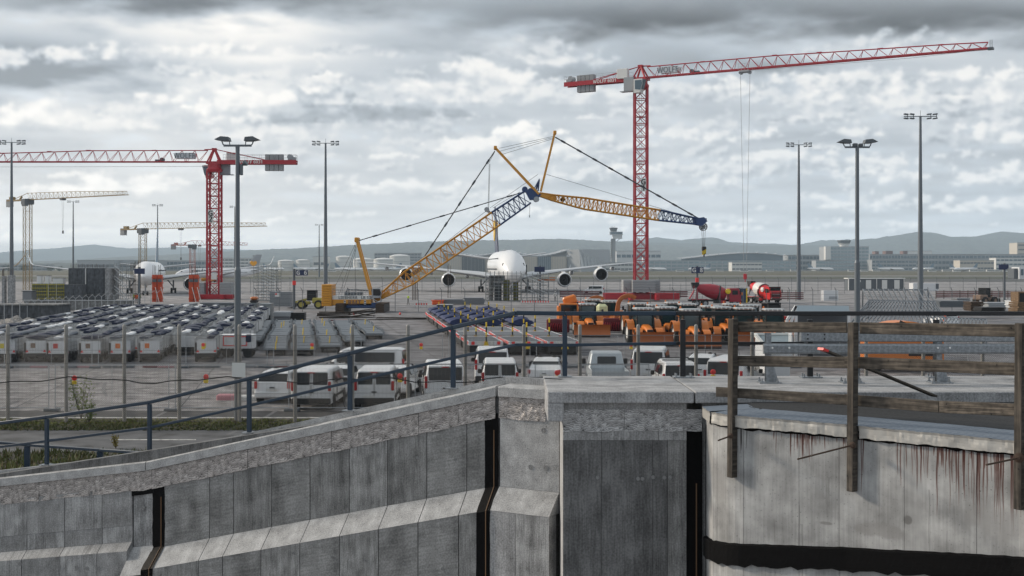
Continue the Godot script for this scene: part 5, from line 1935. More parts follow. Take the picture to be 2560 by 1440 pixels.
# triangular jib along +x from x0 to x1: heights at list of (x, h), half width w
func jib(b: Mb, x0: float, x1: float, y: float, hs: Array, w: float, bay: float, rc: float, rb: float) -> void:
	var hat := func(x: float) -> float:
		for i in hs.size() - 1:
			if x <= hs[i + 1].x or i == hs.size() - 2:
				return lerpf(hs[i].y, hs[i + 1].y, clampf((x - hs[i].x) / (hs[i + 1].x - hs[i].x), 0, 1))
		return 1.0
	var n := int((x1 - x0) / bay)
	for s in [-1.0, 1.0]:
		b.box(V((x0 + x1) * 0.5, y, s * w), V(x1 - x0, rc * 2.2, rc * 2.0))
	for i in n:
		var a := lerpf(x0, x1, float(i) / n)
		var c := lerpf(x0, x1, float(i + 1) / n)
		var ta := V(a, y + hat.call(a), 0)
		var tc := V(c, y + hat.call(c), 0)
		b.tube(ta, tc, rc, rc, 6, false)
		var m := (a + c) * 0.5
		for s in [-1.0, 1.0]:
			b.tube(ta, V(m + bay * 0.22, y, s * w), rb, rb, 5, false)
			b.tube(tc, V(m + bay * 0.22, y, s * w), rb, rb, 5, false)
		b.tube(V(a, y, -w), V(a, y, w), rb, rb, 4, false)
		b.tube(V(a, y, -w), V(c, y, w), rb * 0.8, rb * 0.8, 4, false)

func guard_rail(b: Mb, a: Vector3, c: Vector3, h: float, n: int) -> void:
	for i in n + 1:
		var p := a.lerp(c, float(i) / n)
		b.tube(p, p + V(0, h, 0), 0.025, 0.025, 4, false)
	for k in [0.5, 1.0]:
		b.tube(a + V(0, h * k, 0), c + V(0, h * k, 0), 0.025, 0.025, 4, false)

func red_crane(label: String, pos: Vector3, yaw: float, y_slew: float, y_jib: float, y_top: float, jl: float, cl: float, code: String, cab_side: float, hook_x: float) -> Node3D:
	var o := thing("tower_crane", label, "tower crane", pos)
	var red: Material = M["crane red"]
	var b := Mb.new()
	mast_section(b, 0.6, y_slew, 2.35, 0.17, 0.085, 2.4)
	obj("mast", b, red, o)
	b = Mb.new()
	for i in int((y_slew - 1.0) / 0.6):
		b.tube(V(-0.25, 1.0 + i * 0.6, -0.6), V(0.25, 1.0 + i * 0.6, -0.6), 0.03, 0.03, 4, false)
	for s in [-0.25, 0.25]:
		b.tube(V(s, 0.6, -0.6), V(s, y_slew, -0.6), 0.035, 0.035, 4, false)
	obj("ladder", b, M["far roof"], o)
	for i in 3:
		var y := y_slew * (0.42 + i * 0.22)
		b = Mb.new()
		b.box(V(0, y, 0), V(1.7, 0.08, 1.7))
		obj("landing", b, red, o)
	# sign with the crane's code
	b = Mb.new()
	var sg := V(0.35 if cab_side > 0 else -0.45, lerpf(6.0, y_slew, 0.36) + 3.5, 1.28)
	b.box(sg, V(1.05, 2.5, 0.06))
	var sgn := obj("code_board", b, M["far white"], o)
	for k in 2:
		text("lettering", code[k], 1.05, M["black"], sgn, Transform3D(Basis.IDENTITY, sg + V(0, 0.55 - k * 1.15, 0.05)), true)
	# everything above turns together
	var tf := Transform3D(Basis(Vector3.UP, yaw), Vector3.ZERO)
	var top := func(nm: String, mb: Mb, m: Material) -> Node3D:
		var x := obj(nm, mb, m, o)
		x.transform = tf
		return x
	b = Mb.new()
	b.lathe(V(0, y_slew - 0.2, 0), Vector3.UP, [Vector2(0.0, 0), Vector2(1.5, 0), Vector2(1.6, 0.5), Vector2(1.3, 0.9), Vector2(1.3, y_jib - y_slew + 0.2), Vector2(0, y_jib - y_slew + 0.2)], 18, false)
	top.call("slewing_ring", b, red)
	b = Mb.new()
	for s in [-0.9, 0.9]:
		b.beam(V(1.2, y_jib, s), V(0.1, y_top, s * 0.3), 0.28)
		b.beam(V(-1.2, y_jib, s), V(-0.1, y_top, s * 0.3), 0.28)
	b.box(V(0, y_top, 0), V(0.9, 0.4, 0.9))
	b.box(V(0, y_jib - 0.2, 0), V(2.9, 0.5, 2.2))
	top.call("top_frame", b, red)
	b = Mb.new()
	var jh := y_top - y_jib - 0.25
	jib(b, 1.3, jl, y_jib, [Vector2(1.3, jh), Vector2(jl * 0.42, jh * 0.98), Vector2(jl * 0.55, jh * 0.86), Vector2(jl * 0.9, jh * 0.62), Vector2(jl, jh * 0.50)], 0.65, 2.5, 0.10, 0.05)
	b.tube(V(-0.1, y_top, 0), V(2.0, y_top - 0.1, 0), 0.12)
	top.call("jib", b, red)
	b = Mb.new()
	b.box(V(jl + 0.4, y_jib - 0.05, 0), V(0.9, 0.35, 1.2))
	b.tube(V(jl + 0.3, y_jib, 0), V(jl + 0.3, y_jib + 1.4, 0), 0.05)
	b.tube(V(jl + 0.6, y_jib, 0), V(jl + 0.6, y_jib + 1.4, 0), 0.05)
	top.call("jib_tip", b, M["far dark"])
	for q in [0.20, 0.42, 0.55, 0.72, 0.88]:
		b = Mb.new()
		b.box(V(jl * q, y_jib + jh * lerpf(1.0, 0.6, clampf((q - 0.42) * 2.0, 0, 1)), 0), V(0.9, 0.22, 0.22))
		top.call("chord_joint", b, red)
	# counter-jib
	b = Mb.new()
	for s in [-0.8, 0.8]:
		b.box(V(-cl * 0.5 - 0.4, y_jib - 0.1, s), V(cl - 0.6, 0.85, 0.2))
	b.box(V(-cl * 0.5 - 0.4, y_jib - 0.1, 0), V(cl - 0.6, 0.1, 1.6))
	var cj: Node3D = top.call("counter_jib", b, red)
	for s in [-1.0, 1.0]:
		text("lettering", "WOLFF 6031", 0.62, M["far white"], cj, Transform3D(Basis(V(s, 0, 0), Vector3.UP, V(0, 0, s)), V(-cl * 0.45, y_jib - 0.08, s * 0.91)), true)
	b = Mb.new()
	b.tube(V(0, y_top, 0), V(-cl * 0.62, y_jib + 0.4, -0.5), 0.08)
	b.tube(V(0, y_top, 0), V(-cl * 0.62, y_jib + 0.4, 0.5), 0.08)
	top.call("tie_bar", b, red)
	for i in 4:
		b = Mb.new()
		var x := -cl + 3.0 + i * 0.92
		b.box(V(x, y_jib - 0.15, 0), V(0.84, 3.3, 1.1), Basis.IDENTITY, 0.05)
		top.call("ballast_block", b, M["crane ballast"])
	b = Mb.new()
	b.box(V(-cl + 0.9, y_jib + 0.6, 0), V(1.5, 0.7, 1.1), Basis.IDENTITY, 0.1)
	b.lathe(V(-cl + 1.2, y_jib + 0.95, -0.7), V(0, 0, 1), [Vector2(0, 0), Vector2(0.55, 0), Vector2(0.55, 0.1), Vector2(0.4, 0.1), Vector2(0.4, 1.3), Vector2(0.55, 1.3), Vector2(0.55, 1.4), Vector2(0, 1.4)], 14, false)
	top.call("hoist_winch", b, M["far grey"])
	b = Mb.new()
	for s in [-0.95, 0.95]:
		guard_rail(b, V(-cl, y_jib + 0.3, s), V(-2.0, y_jib + 0.3, s), 1.1, 10)
	guard_rail(b, V(-cl, y_jib + 0.3, -0.95), V(-cl, y_jib + 0.3, 0.95), 1.1, 2)
	top.call("walkway_rail", b, M["far roof"])
	b = Mb.new()
	b.box(V(-3.4, y_jib + 1.0, 0.7), V(2.2, 1.9, 0.9), Basis.IDENTITY, 0.06)
	top.call("switch_cabinet", b, M["far white"])
	b = Mb.new()
	b.box(V(-1.9, y_jib - 1.1, 1.0), V(2.0, 2.6, 1.0), Basis.IDENTITY, 0.06)
	b.box(V(-2.2, y_jib - 2.5, 1.0), V(2.8, 0.12, 1.4))
	top.call("machine_box", b, M["far roof"])
	# cab beside the mast head
	var cx := 0.5 if cab_side > 0 else 1.6
	b = Mb.new()
	b.prism(PackedVector2Array([Vector2(-0.8, -2.6), Vector2(0.5, -2.6), Vector2(1.0, -0.9), Vector2(0.9, 0.0), Vector2(-0.8, 0.0)]), 1.3, 2.7, Transform3D(Basis.IDENTITY, V(cx, y_jib - 0.5, 0)))
	var cab: Node3D = top.call("cab", b, M["far white"])
	b = Mb.new()
	b.prism(PackedVector2Array([Vector2(-0.5, -1.9), Vector2(0.62, -2.1), Vector2(0.96, -0.9), Vector2(0.86, -0.25), Vector2(-0.5, -0.25)]), 1.27, 2.74, Transform3D(Basis.IDENTITY, V(cx, y_jib - 0.5, 0)))
	b.box(V(cx + 0.92, y_jib - 1.5, 2.0), V(0.2, 1.9, 1.1), Basis(V(0, 0, 1), -0.25))
	obj("cab_window", b, M["far glass"], cab)
	# name board in the jib
	b = Mb.new()
	var bx := 5.8
	b.box(V(bx, y_jib + jh * 0.52, 0.74), V(3.8, 1.15, 0.05))
	b.box(V(bx, y_jib + jh * 0.52, -0.74), V(3.8, 1.15, 0.05))
	var nb: Node3D = top.call("name_board", b, M["board grey"])
	for s in [-1.0, 1.0]:
		text("lettering", "WOLFF", 1.0, M["far dark"], nb, Transform3D(Basis(V(s, 0, 0), Vector3.UP, V(0, 0, s)), V(bx, y_jib + jh * 0.52, s * 0.78)))
	b = Mb.new()
	b.lathe(V(10.4, y_jib + 0.45, -0.4), V(0, 0, 1), [Vector2(0, 0), Vector2(0.42, 0), Vector2(0.42, 0.8), Vector2(0, 0.8)], 12, false)
	b.box(V(11.2, y_jib + 0.3, 0), V(1.2, 0.35, 0.6))
	top.call("trolley_winch", b, M["far dark"])
	# trolley, hoist ropes and hook
	if hook_x > 0:
		b = Mb.new()
		b.box(V(hook_x, y_jib - 0.4, 0), V(1.9, 0.35, 1.5), Basis.IDENTITY, 0.05)
		for s in [-0.8, 0.8]:
			b.lathe(V(hook_x + s, y_jib - 0.55, -0.3), V(0, 0, 1), [Vector2(0, 0), Vector2(0.35, 0), Vector2(0.35, 0.6), Vector2(0, 0.6)], 12, false)
		guard_rail(b, V(hook_x - 0.9, y_jib - 0.3, 1.2), V(hook_x + 0.9, y_jib - 0.3, 1.2), 1.2, 3)
		top.call("trolley", b, M["far grey"])
		b = Mb.new()
		for s in [-0.9, 0.9]:
			b.tube(V(hook_x + s, y_jib - 0.5, 0), V(hook_x + s * 0.25, 5.2, 0), 0.035, 0.035, 4, false)
		b.tube(V(hook_x, y_jib - 0.3, 0), V(jl * 0.8, y_jib - 0.5, 0), 0.03, 0.03, 4, false)
		b.tube(V(jl * 0.8, y_jib - 0.5, 0), V(jl, y_jib - 0.1, 0), 0.03, 0.03, 4, false)
		top.call("hoist_rope", b, M["far grey"])
		b = Mb.new()
		b.box(V(hook_x, 4.7, 0), V(0.6, 1.0, 0.4), Basis.IDENTITY, 0.08)
		b.tube(V(hook_x, 4.3, 0), V(hook_x, 3.7, 0), 0.08)
		top.call("hook_block", b, M["crane red"])
	else:
		b = Mb.new()
		b.tube(V(2, y_jib - 0.9, 0), V(jl * 0.75, y_jib - 1.0, 0), 0.03, 0.03, 4, false)
		top.call("hoist_rope", b, M["far grey"])
	return o

func ballast_stack(o: Node3D, at_: Vector3, size: Vector3, n: int, mat: Material) -> void:
	for i in n:
		var b := Mb.new()
		b.box(at_ + V(0, size.y * (i + 0.5), 0), V(size.x, size.y - 0.02, size.z), Basis.IDENTITY, 0.05)
		obj("ballast_block", b, mat, o)

func yellow_crane(label: String, pos: Vector3, yaw: float, y_jib: float, mw: float, jl: float, cl: float, m: Material, hook_x: float) -> void:
	var o := thing("tower_crane", label, "tower crane", pos)
	var b := Mb.new()
	mast_section(b, 0.0, y_jib - 1.0, mw, 0.075, 0.042, mw * 1.25)
	obj("mast", b, m, o)
	var tf := Transform3D(Basis(Vector3.UP, yaw), Vector3.ZERO)
	b = Mb.new()
	b.box(V(0, y_jib - 0.5, 0), V(3.2, 1.6, 2.2), Basis.IDENTITY, 0.15)
	b.box(V(1.2, y_jib - 0.8, 1.6), V(1.6, 2.0, 1.2), Basis.IDENTITY, 0.1)
	obj("cab", b, M["far dark"], o).transform = tf
	b = Mb.new()
	jib(b, 0.0, jl, y_jib, [Vector2(0, 1.9), Vector2(jl * 0.5, 1.6), Vector2(jl, 0.9)], 0.6, 1.9, 0.07, 0.04)
	obj("jib", b, m, o).transform = tf
	b = Mb.new()
	for s in [-0.6, 0.6]:
		b.box(V(-cl * 0.5, y_jib, s), V(cl, 0.4, 0.16))
	b.tube(V(0, y_jib + 1.9, 0), V(-cl * 0.75, y_jib + 0.3, 0), 0.09)
	b.tube(V(-cl * 0.4, y_jib + 0.2, 0), V(-cl * 0.3, y_jib + 1.0, 0), 0.3)
	b.box(V(-cl * 0.8, y_jib + 0.6, 0), V(1.6, 0.9, 1.0))
	obj("counter_jib", b, m, o).transform = tf
	b = Mb.new()
	b.box(V(-cl + 0.6, y_jib - 0.7, 0), V(1.9, 2.2, 1.2), Basis.IDENTITY, 0.06)
	obj("ballast_block", b, M["crane ballast"], o).transform = tf
	b = Mb.new()
	b.box(V(hook_x, y_jib - 0.35, 0), V(1.2, 0.5, 1.2))
	b.tube(V(hook_x - 0.4, y_jib - 0.4, 0), V(hook_x - 0.1, y_jib - 9.0, 0), 0.03, 0.03, 4, false)
	b.tube(V(hook_x + 0.4, y_jib - 0.4, 0), V(hook_x + 0.1, y_jib - 9.0, 0), 0.03, 0.03, 4, false)
	b.box(V(hook_x, y_jib - 9.3, 0), V(0.4, 0.8, 0.3))
	obj("trolley", b, M["far dark"], o).transform = tf

func cranes() -> void:
	mk("crane red", 0.38, 0.014, 0.026, 0.4)
	mk("crane ballast", 0.30, 0.31, 0.32, 0.85)
	mk("board grey", 0.50, 0.52, 0.55, 0.6)
	mk("crane yellow", 0.27, 0.19, 0.085, 0.55)
	mk("crane pink", 0.45, 0.20, 0.17, 0.55)
	mk("machine orange", 0.58, 0.26, 0.02, 0.42)
	mk("machine blue", 0.018, 0.05, 0.15, 0.45)
	mk("rope", 0.05, 0.055, 0.065, 0.5, 0.3)
	var o := red_crane("tall red tower crane with its long jib reaching up to the right, marked G 1", gr(1602, 228), atan2(-0.5, 0.866) , 40.6, 42.3, 44.6, 62.0, 15.9, "G1", 1.0, 20.6)
	for s in [[-2.4, 0.0], [2.4, 0.0], [0.0, -2.4]]:
		ballast_stack(o, V(s[0], 1.7, s[1]), V(2.2, 0.46, 3.6) if s[0] else V(2.5, 0.46, 2.2), 5, M["crane ballast"])
	ballast_stack(o, V(0.2, 1.7, 2.9), V(4.3, 0.46, 1.6), 5, M["crane ballast"])
	var b := Mb.new()
	for s in [-2.4, 2.4]:
		b.box(V(s, 0.9, 0), V(0.7, 1.2, 14), Basis.IDENTITY, 0.05)
		b.box(V(0, 0.9, s), V(14, 1.2, 0.7), Basis.IDENTITY, 0.05)
	obj("base_frame", b, M["crane red"], o)
	o = red_crane("red tower crane on the left, marked G 2, its jib running out of the picture", gr(536, 240), PI, 25.6, 27.45, 30.0, 60.0, 16.4, "G2", -1.0, -1.0)
	ballast_stack(o, V(-2.7, 0.9, 0.4), V(2.3, 0.5, 3.6), 5, M["crane ballast"])
	ballast_stack(o, V(2.7, 0.9, 0.4), V(2.3, 0.5, 3.6), 5, M["crane ballast"])
	b = Mb.new()
	for s in [-2.4, 2.4]:
		b.box(V(s, 0.55, 0), V(0.7, 0.9, 8), Basis.IDENTITY, 0.05)
		b.box(V(0, 0.55, s), V(8.6, 0.9, 0.7), Basis.IDENTITY, 0.05)
	obj("base_frame", b, M["crane red"], o)
	b = Mb.new()
	b.box(V(0.25, 4.6, 1.3), V(1.1, 1.3, 0.06))
	obj("notice_board", b, M["far white"], o)
	yellow_crane("ochre tower crane at the far left, its jib rising to the right", gr(69, 337), -0.594, 25.3, 1.8, 43.0, 9.0, M["crane yellow"], 16.0)
	yellow_crane("ochre tower crane behind the tail of the parked airliner", gr(357, 375), -0.56, 18.3, 1.9, 52.0, 9.5, M["crane yellow"], 17.0)
	yellow_crane("small far pink-red tower crane with a pale jib, left of the red crane", gr(481, 500), 0.0, 15.6, 1.9, 23.0, 8.5, M["crane pink"], 3.0)
	crawler_crane()

func crawler_crane() -> void:
	var d := 172.0
	var o := thing("crawler_crane", "orange and blue crawler crane with a lattice boom and a luffing jib bent over", "crawler crane")
	var z := V(0, 0, 1)
	var or_: Material = M["machine orange"]
	var bl: Material = M["machine blue"]
	var p := func(u: float, v: float, k := 0.0) -> Vector3: return at(u, v, d) + z * k
	# crawlers seen end on
	for u in [859.0, 957.0]:
		var b := Mb.new()
		var c := gr(u, d, 0.62)
		var pr := PackedVector2Array()
		for i in 20:
			var a := TAU * i / 20
			pr.append(Vector2(cos(a) * 0.6 + (3.4 if cos(a) > 0 else -3.4), sin(a) * 0.6))
		b.prism(pr, -0.58, 0.58, Transform3D(Basis(V(0, 0, 1), Vector3.UP, V(-1, 0, 0)), c))
		var t := obj("crawler", b, M["black"], o)
		for i in 30:
			var f := i / 30.0 * 2.0
			var q := V(0, 0.64, -3.9 + f * 7.8) if f < 1.0 else V(0, -0.60, 3.9 - (f - 1.0) * 7.8)
			var b2 := Mb.new()
			b2.box(c + q, V(1.2, 0.09, 0.40))
			obj("track_shoe", b2, M["rusty steel"], t)
		for i in 4:
			var b2 := Mb.new()
			b2.box(c + V(0, -0.45 + i * 0.3, 4.02), V(1.2, 0.24, 0.09))
			obj("track_shoe", b2, M["brown wood"], t)
	var b := Mb.new()
	b.box(gr(908, d, 0.95), V(4.6, 0.75, 3.2), Basis.IDENTITY, 0.1)
	b.lathe(gr(903, d, 1.2), Vector3.UP, [Vector2(1.3, 0), Vector2(1.3, 0.45), Vector2(0, 0.45)], 18)
	obj("carbody", b, bl, o)
	# superstructure
	b = Mb.new()
	var y0 := by_px(d, 762.5)
	var y1 := by_px(d, 748)
	var y2 := by_px(d, 738.5)
	var x0 := (835 - 1280) * d / FOC
	var x1 := (932 - 1280) * d / FOC
	var xf := Transform3D(Basis.IDENTITY, V(0, 0, -d))
	b.prism(PackedVector2Array([Vector2(x0, y0), Vector2(x1, y0), Vector2(x1 - 0.1, y1), Vector2(x0, y1)]), -1.6, 1.6, xf)
	var body := obj("machine_house", b, or_, o)
	b = Mb.new()
	b.prism(PackedVector2Array([Vector2(x0, y1), Vector2(x1 - 0.1, y1), Vector2(x1 - 0.35, y2), Vector2(x0, y2)]), -1.58, 1.58, xf)
	obj("upper_panel", b, M["far white"], o)
	text("lettering", "LIEBHERR   LR 1300", 0.42, M["far dark"], body, Transform3D(Basis.IDENTITY, V((896 - 1280) * d / FOC, (y1 + y2) * 0.5, -d + 1.6)), true)
	text("lettering", "RMT", 0.66, M["far brown"], body, Transform3D(Basis.IDENTITY, V((890 - 1280) * d / FOC, (y0 + y1) * 0.5 - 0.03, -d + 1.62)), true)
	for u in [866, 916]:
		b = Mb.new()
		b.box(V((u - 1280) * d / FOC, (y0 + y1) * 0.5, -d + 1.62), V(0.28, 0.62, 0.03))
		var bd := obj("badge", b, M["far white"], body)
		b = Mb.new()
		for k in [0.15, -0.15]:
			b.lathe(V((u - 1280) * d / FOC, (y0 + y1) * 0.5 + k, -d + 1.63), z, [Vector2(0.11, 0), Vector2(0.11, 0.02), Vector2(0, 0.02)], 10, false)
		obj("badge_mark", b, bl, bd)
	b = Mb.new()
	guard_rail(b, p.call(836, 738.5, 1.5), p.call(925, 738.5, 1.5), 0.9, 12)
	obj("walkway_rail", b, M["far roof"], o)
	b = Mb.new()
	for u in [868, 884, 900]:
		b.box(p.call(u, 734, -0.3), V(0.7, 0.55, 1.6), Basis.IDENTITY, 0.06)
	b.beam(p.call(868, 724, -0.6), p.call(932, 728, -0.6), 0.18)
	b.tube(p.call(870, 720, 0), p.call(862, 738, 0), 0.08)
	obj("winch", b, M["far dark"], o)
	ballast_stack(o, V((822 - 1280) * d / FOC, by_px(d, 764.5), -d), V(1.42, 0.345, 4.2), 9, or_)
	b = Mb.new()
	b.prism(PackedVector2Array([Vector2(0, 0), Vector2(1.15, 0), Vector2(1.3, 0.7), Vector2(1.1, 1.35), Vector2(0, 1.35)]), 0.2, 1.5, Transform3D(Basis.IDENTITY, p.call(934, 744) + V(0, 0, 0.4)))
	var cab := obj("cab", b, M["far grey"], o)
	b = Mb.new()
	b.prism(PackedVector2Array([Vector2(0.15, 0.35), Vector2(1.16, 0.3), Vector2(1.26, 0.72), Vector2(1.06, 1.25), Vector2(0.15, 1.25)]), 0.18, 1.53, Transform3D(Basis.IDENTITY, p.call(934, 744) + V(0, 0, 0.4)))
	obj("cab_window", b, M["black"], cab)
	b = Mb.new()
	b.pipe([p.call(932, 744, 2.1), p.call(951, 755, 2.1), p.call(958, 752, 2.1), p.call(953, 738, 2.1)], 0.06)
	obj("step_rail", b, M["far roof"], o)
	# gantry mast
	for s in [-1.0, 1.0]:
		b = Mb.new()
		b.beam(p.call(929, 737, s), p.call(893.5, 600, s * 0.6), 0.36, 0.42, z)
		obj("gantry_mast", b, or_, o)
	b = Mb.new()
	b.box(p.call(893, 600), V(0.6, 0.7, 1.8), Basis.IDENTITY, 0.08)
	obj("mast_head", b, or_, o)
	# main boom: foot, orange body, blue head
	var boom := func(nm: String, a: Vector3, c: Vector3, w0: Vector2, w1: Vector2, bays: int, m: Material) -> void:
		var q := Mb.new()
		q.lattice(a, c, w0, w1, bays, 0.095, 0.05, Vector3.UP, false)
		obj(nm, q, m, o)
	boom.call("boom_section", p.call(938, 751), p.call(1022, 695), Vector2(0.8, 0.18), Vector2(1.0, 1.08), 5, or_)
	boom.call("boom_section", p.call(1022, 695), p.call(1145, 611.5), Vector2(1.0, 1.08), Vector2(1.0, 1.08), 7, or_)
	boom.call("boom_section", p.call(1145, 611.5), p.call(1240, 546.5), Vector2(1.0, 1.08), Vector2(1.0, 1.08), 6, or_)
	boom.call("boom_section", p.call(1240, 546.5), p.call(1318, 493.5), Vector2(1.0, 1.08), Vector2(0.9, 0.95), 6, bl)
	b = Mb.new()
	b.beam(p.call(938, 752), p.call(972, 730), 1.5, 0.5, Vector3.UP)
	obj("boom_foot", b, or_, o)
	b = Mb.new()
	b.prism(PackedVector2Array([Vector2(-1.0, 0.7), Vector2(-0.2, -0.75), Vector2(0.9, -0.7), Vector2(1.4, 0.0), Vector2(0.3, 0.75)]), -0.8, 0.8, Transform3D(Basis.IDENTITY, p.call(1328, 487)))
	for q in [[1312, 474], [1340, 498], [1326, 478]]:
		b.lathe(p.call(q[0], q[1], -0.5), z, [Vector2(0, 0), Vector2(0.42, 0), Vector2(0.42, 1.0), Vector2(0, 1.0)], 14, false)
	b.pipe([p.call(1338, 480), p.call(1348, 450), p.call(1345, 478)], 0.12)
	b.beam(p.call(1330, 482), p.call(1349, 447), 0.14)
	obj("boom_head", b, bl, o)
	b = Mb.new()
	b.lathe(p.call(1341, 499, 0.6), z, [Vector2(0, 0), Vector2(0.40, 0), Vector2(0.40, 0.25), Vector2(0, 0.25)], 14, false)
	b.tube(p.call(1324, 505), p.call(1324, 540), 0.03)
	b.box(p.call(1324, 541), V(0.14, 0.3, 0.14))
	obj("anemometer", b, M["far grey"], o)
	# pivot struts
	for q in [[1347, 486, 1238.5, 370], [1352, 478, 1387, 332]]:
		for s in [-1.0, 1.0]:
			b = Mb.new()
			b.beam(p.call(q[0], q[1], s * 0.8), p.call(q[2], q[3], s * 0.45), 0.30, 0.36, z)
			obj("pivot_strut", b, or_, o)
		b = Mb.new()
		b.box(p.call(q[2], q[3]), V(0.45, 0.5, 1.5), Basis.IDENTITY, 0.06)
		for f in [0.2, 0.45, 0.7, 0.88]:
			b.beam(p.call(lerpf(q[0], q[2], f), lerpf(q[1], q[3], f), -0.7), p.call(lerpf(q[0], q[2], f), lerpf(q[1], q[3], f), 0.7), 0.12)
		obj("strut_head", b, or_, o)
	# luffing jib
	boom.call("jib_section", p.call(1348, 486), p.call(1385, 495), Vector2(0.55, 0.22), Vector2(0.7, 0.42), 2, or_)
	b = Mb.new()
	b.prism(PackedVector2Array([Vector2(-1.1, 0.25), Vector2(1.3, -0.12), Vector2(1.3, -0.85), Vector2(0.2, -0.45), Vector2(-1.1, -0.15)]), -0.65, 0.65, Transform3D(Basis.IDENTITY, p.call(1368, 488)))
	obj("jib_foot", b, or_, o)
	boom.call("jib_section", p.call(1385, 495), p.call(1462, 509), Vector2(0.7, 0.42), Vector2(0.75, 0.80), 7, or_)
	boom.call("jib_section", p.call(1462, 509), p.call(1648, 538), Vector2(0.75, 0.80), Vector2(0.75, 0.74), 18, or_)
	boom.call("jib_section", p.call(1648, 538), p.call(1742, 553.5), Vector2(0.75, 0.74), Vector2(0.55, 0.42), 9, bl)
	b = Mb.new()
	b.prism(PackedVector2Array([Vector2(-1.0, 0.45), Vector2(0.5, 0.7), Vector2(1.0, 0.1), Vector2(0.2, -0.6), Vector2(-0.9, -0.4)]), -0.5, 0.5, Transform3D(Basis.IDENTITY, p.call(1750, 555)))
	b.pipe([p.call(1754, 550), p.call(1766, 546), p.call(1766, 553)], 0.06)
	obj("jib_head", b, bl, o)
	for s in [-0.3, 0.3]:
		b = Mb.new()
		b.lathe(p.call(1758, 567, s - 0.06), z, [Vector2(0.5, 0), Vector2(0.57, 0), Vector2(0.57, 0.12), Vector2(0.5, 0.12), Vector2(0.5, 0)], 22, false)
		b.lathe(p.call(1758, 567, s - 0.06), z, [Vector2(0.26, 0), Vector2(0.32, 0), Vector2(0.32, 0.12), Vector2(0.26, 0.12), Vector2(0.26, 0)], 18, false)
		for k in 8:
			var a := TAU * k / 8
			b.tube(p.call(1758, 567, s), p.call(1758, 567, s) + V(cos(a), sin(a), 0) * 0.55, 0.035, 0.035, 4, false)
		obj("sheave", b, M["rope"], o)
	b = Mb.new()
	b.lathe(p.call(1407, 498, -0.3), z, [Vector2(0, 0), Vector2(0.34, 0), Vector2(0.34, 0.7), Vector2(0, 0.7)], 14, false)
	obj("rope_drum", b, M["black"], o)
	# pendants and ropes
	var rp := func(nm: String, a: Vector3, c: Vector3, r: float, links: int) -> void:
		var q := Mb.new()
		q.tube(a, c, r, r, 5, false)
		for k in links:
			var f := (k + 0.5) / links
			q.beam(a.lerp(c, f) - (c - a).normalized() * 0.35, a.lerp(c, f) + (c - a).normalized() * 0.35, r * 3.4)
		obj(nm, q, M["rope"], o)
	for s in [-0.35, 0.35]:
		rp.call("pendant", p.call(1388, 343, s), p.call(1746, 546, s), 0.055, 9)
		rp.call("pendant", p.call(896, 602, s), p.call(1316, 478, s), 0.05, 5)
		rp.call("pendant", p.call(1237, 378, s), p.call(1062, 640, s), 0.065, 5)
	for q in [[1384, 341, 1248, 371], [1384, 344, 1250, 378], [1383, 347, 1256, 386], [1237, 380, 1221, 410], [1223, 410, 1220, 524], [1225, 410, 1222, 524], [1062, 640, 1052, 646], [1345, 436, 1225, 520], [1366, 436, 1740, 548], [1215, 528, 1060, 648], [1300, 480, 1232, 520], [1758, 572, 1758, 618], [1754, 572, 1756, 618], [1763, 572, 1761, 618], [1745, 562, 1758, 577]]:
		rp.call("rope", p.call(q[0], q[1], 0.1), p.call(q[2], q[3], 0.1), 0.028, 0)
	for q in [[890, 606, 838, 715], [891, 610, 848, 735], [887, 612, 888, 735], [893, 612, 860, 720], [940, 722, 1020, 690]]:
		rp.call("rope", p.call(q[0], q[1], -0.2), p.call(q[2], q[3], -0.2), 0.025, 0)
	b = Mb.new()
	b.lathe(p.call(1217, 524, -0.35), z, [Vector2(0, 0), Vector2(0.36, 0), Vector2(0.36, 0.7), Vector2(0, 0.7)], 14, false)
	b.beam(p.call(1214, 520), p.call(1224, 532), 0.5, 0.4)
	obj("pulley_block", b, M["far grey"], o)
	b = Mb.new()
	b.box(p.call(1760, 621.5), V(0.62, 0.6, 0.5), Basis.IDENTITY, 0.1)
	b.tube(p.call(1760, 634), p.call(1760, 642), 0.1)
	var hb := obj("hook_block", b, M["black"], o)
	for k in 4:
		b = Mb.new()
		b.box(p.call(1760, 626.5 + k * 2.6), V(0.64 - k * 0.03, 0.09, 0.52), Basis(z, 0.5))
		obj("warning_stripe", b, M["yellow"], hb)
	b = Mb.new()
	b.box(p.call(1760, 630.5), V(0.56, 0.62, 0.46), Basis.IDENTITY, 0.08)
	obj("hook_casing", b, M["black"], hb)
	# name board on the boom
	b = Mb.new()
	b.box(p.call(1044, 678, 1.08), V(1.9, 0.62, 0.05), Basis(z, 0.595))
	var nb := obj("name_board", b, or_, o)
	text("lettering", "RMT", 0.5, M["far brown"], nb, Transform3D(Basis(z, 0.595), p.call(1044, 678, 1.12)), true)

# ---------------------------------------------------------------- ground equipment in rows
const GRID := 0.1745      # the rows run back at ten degrees

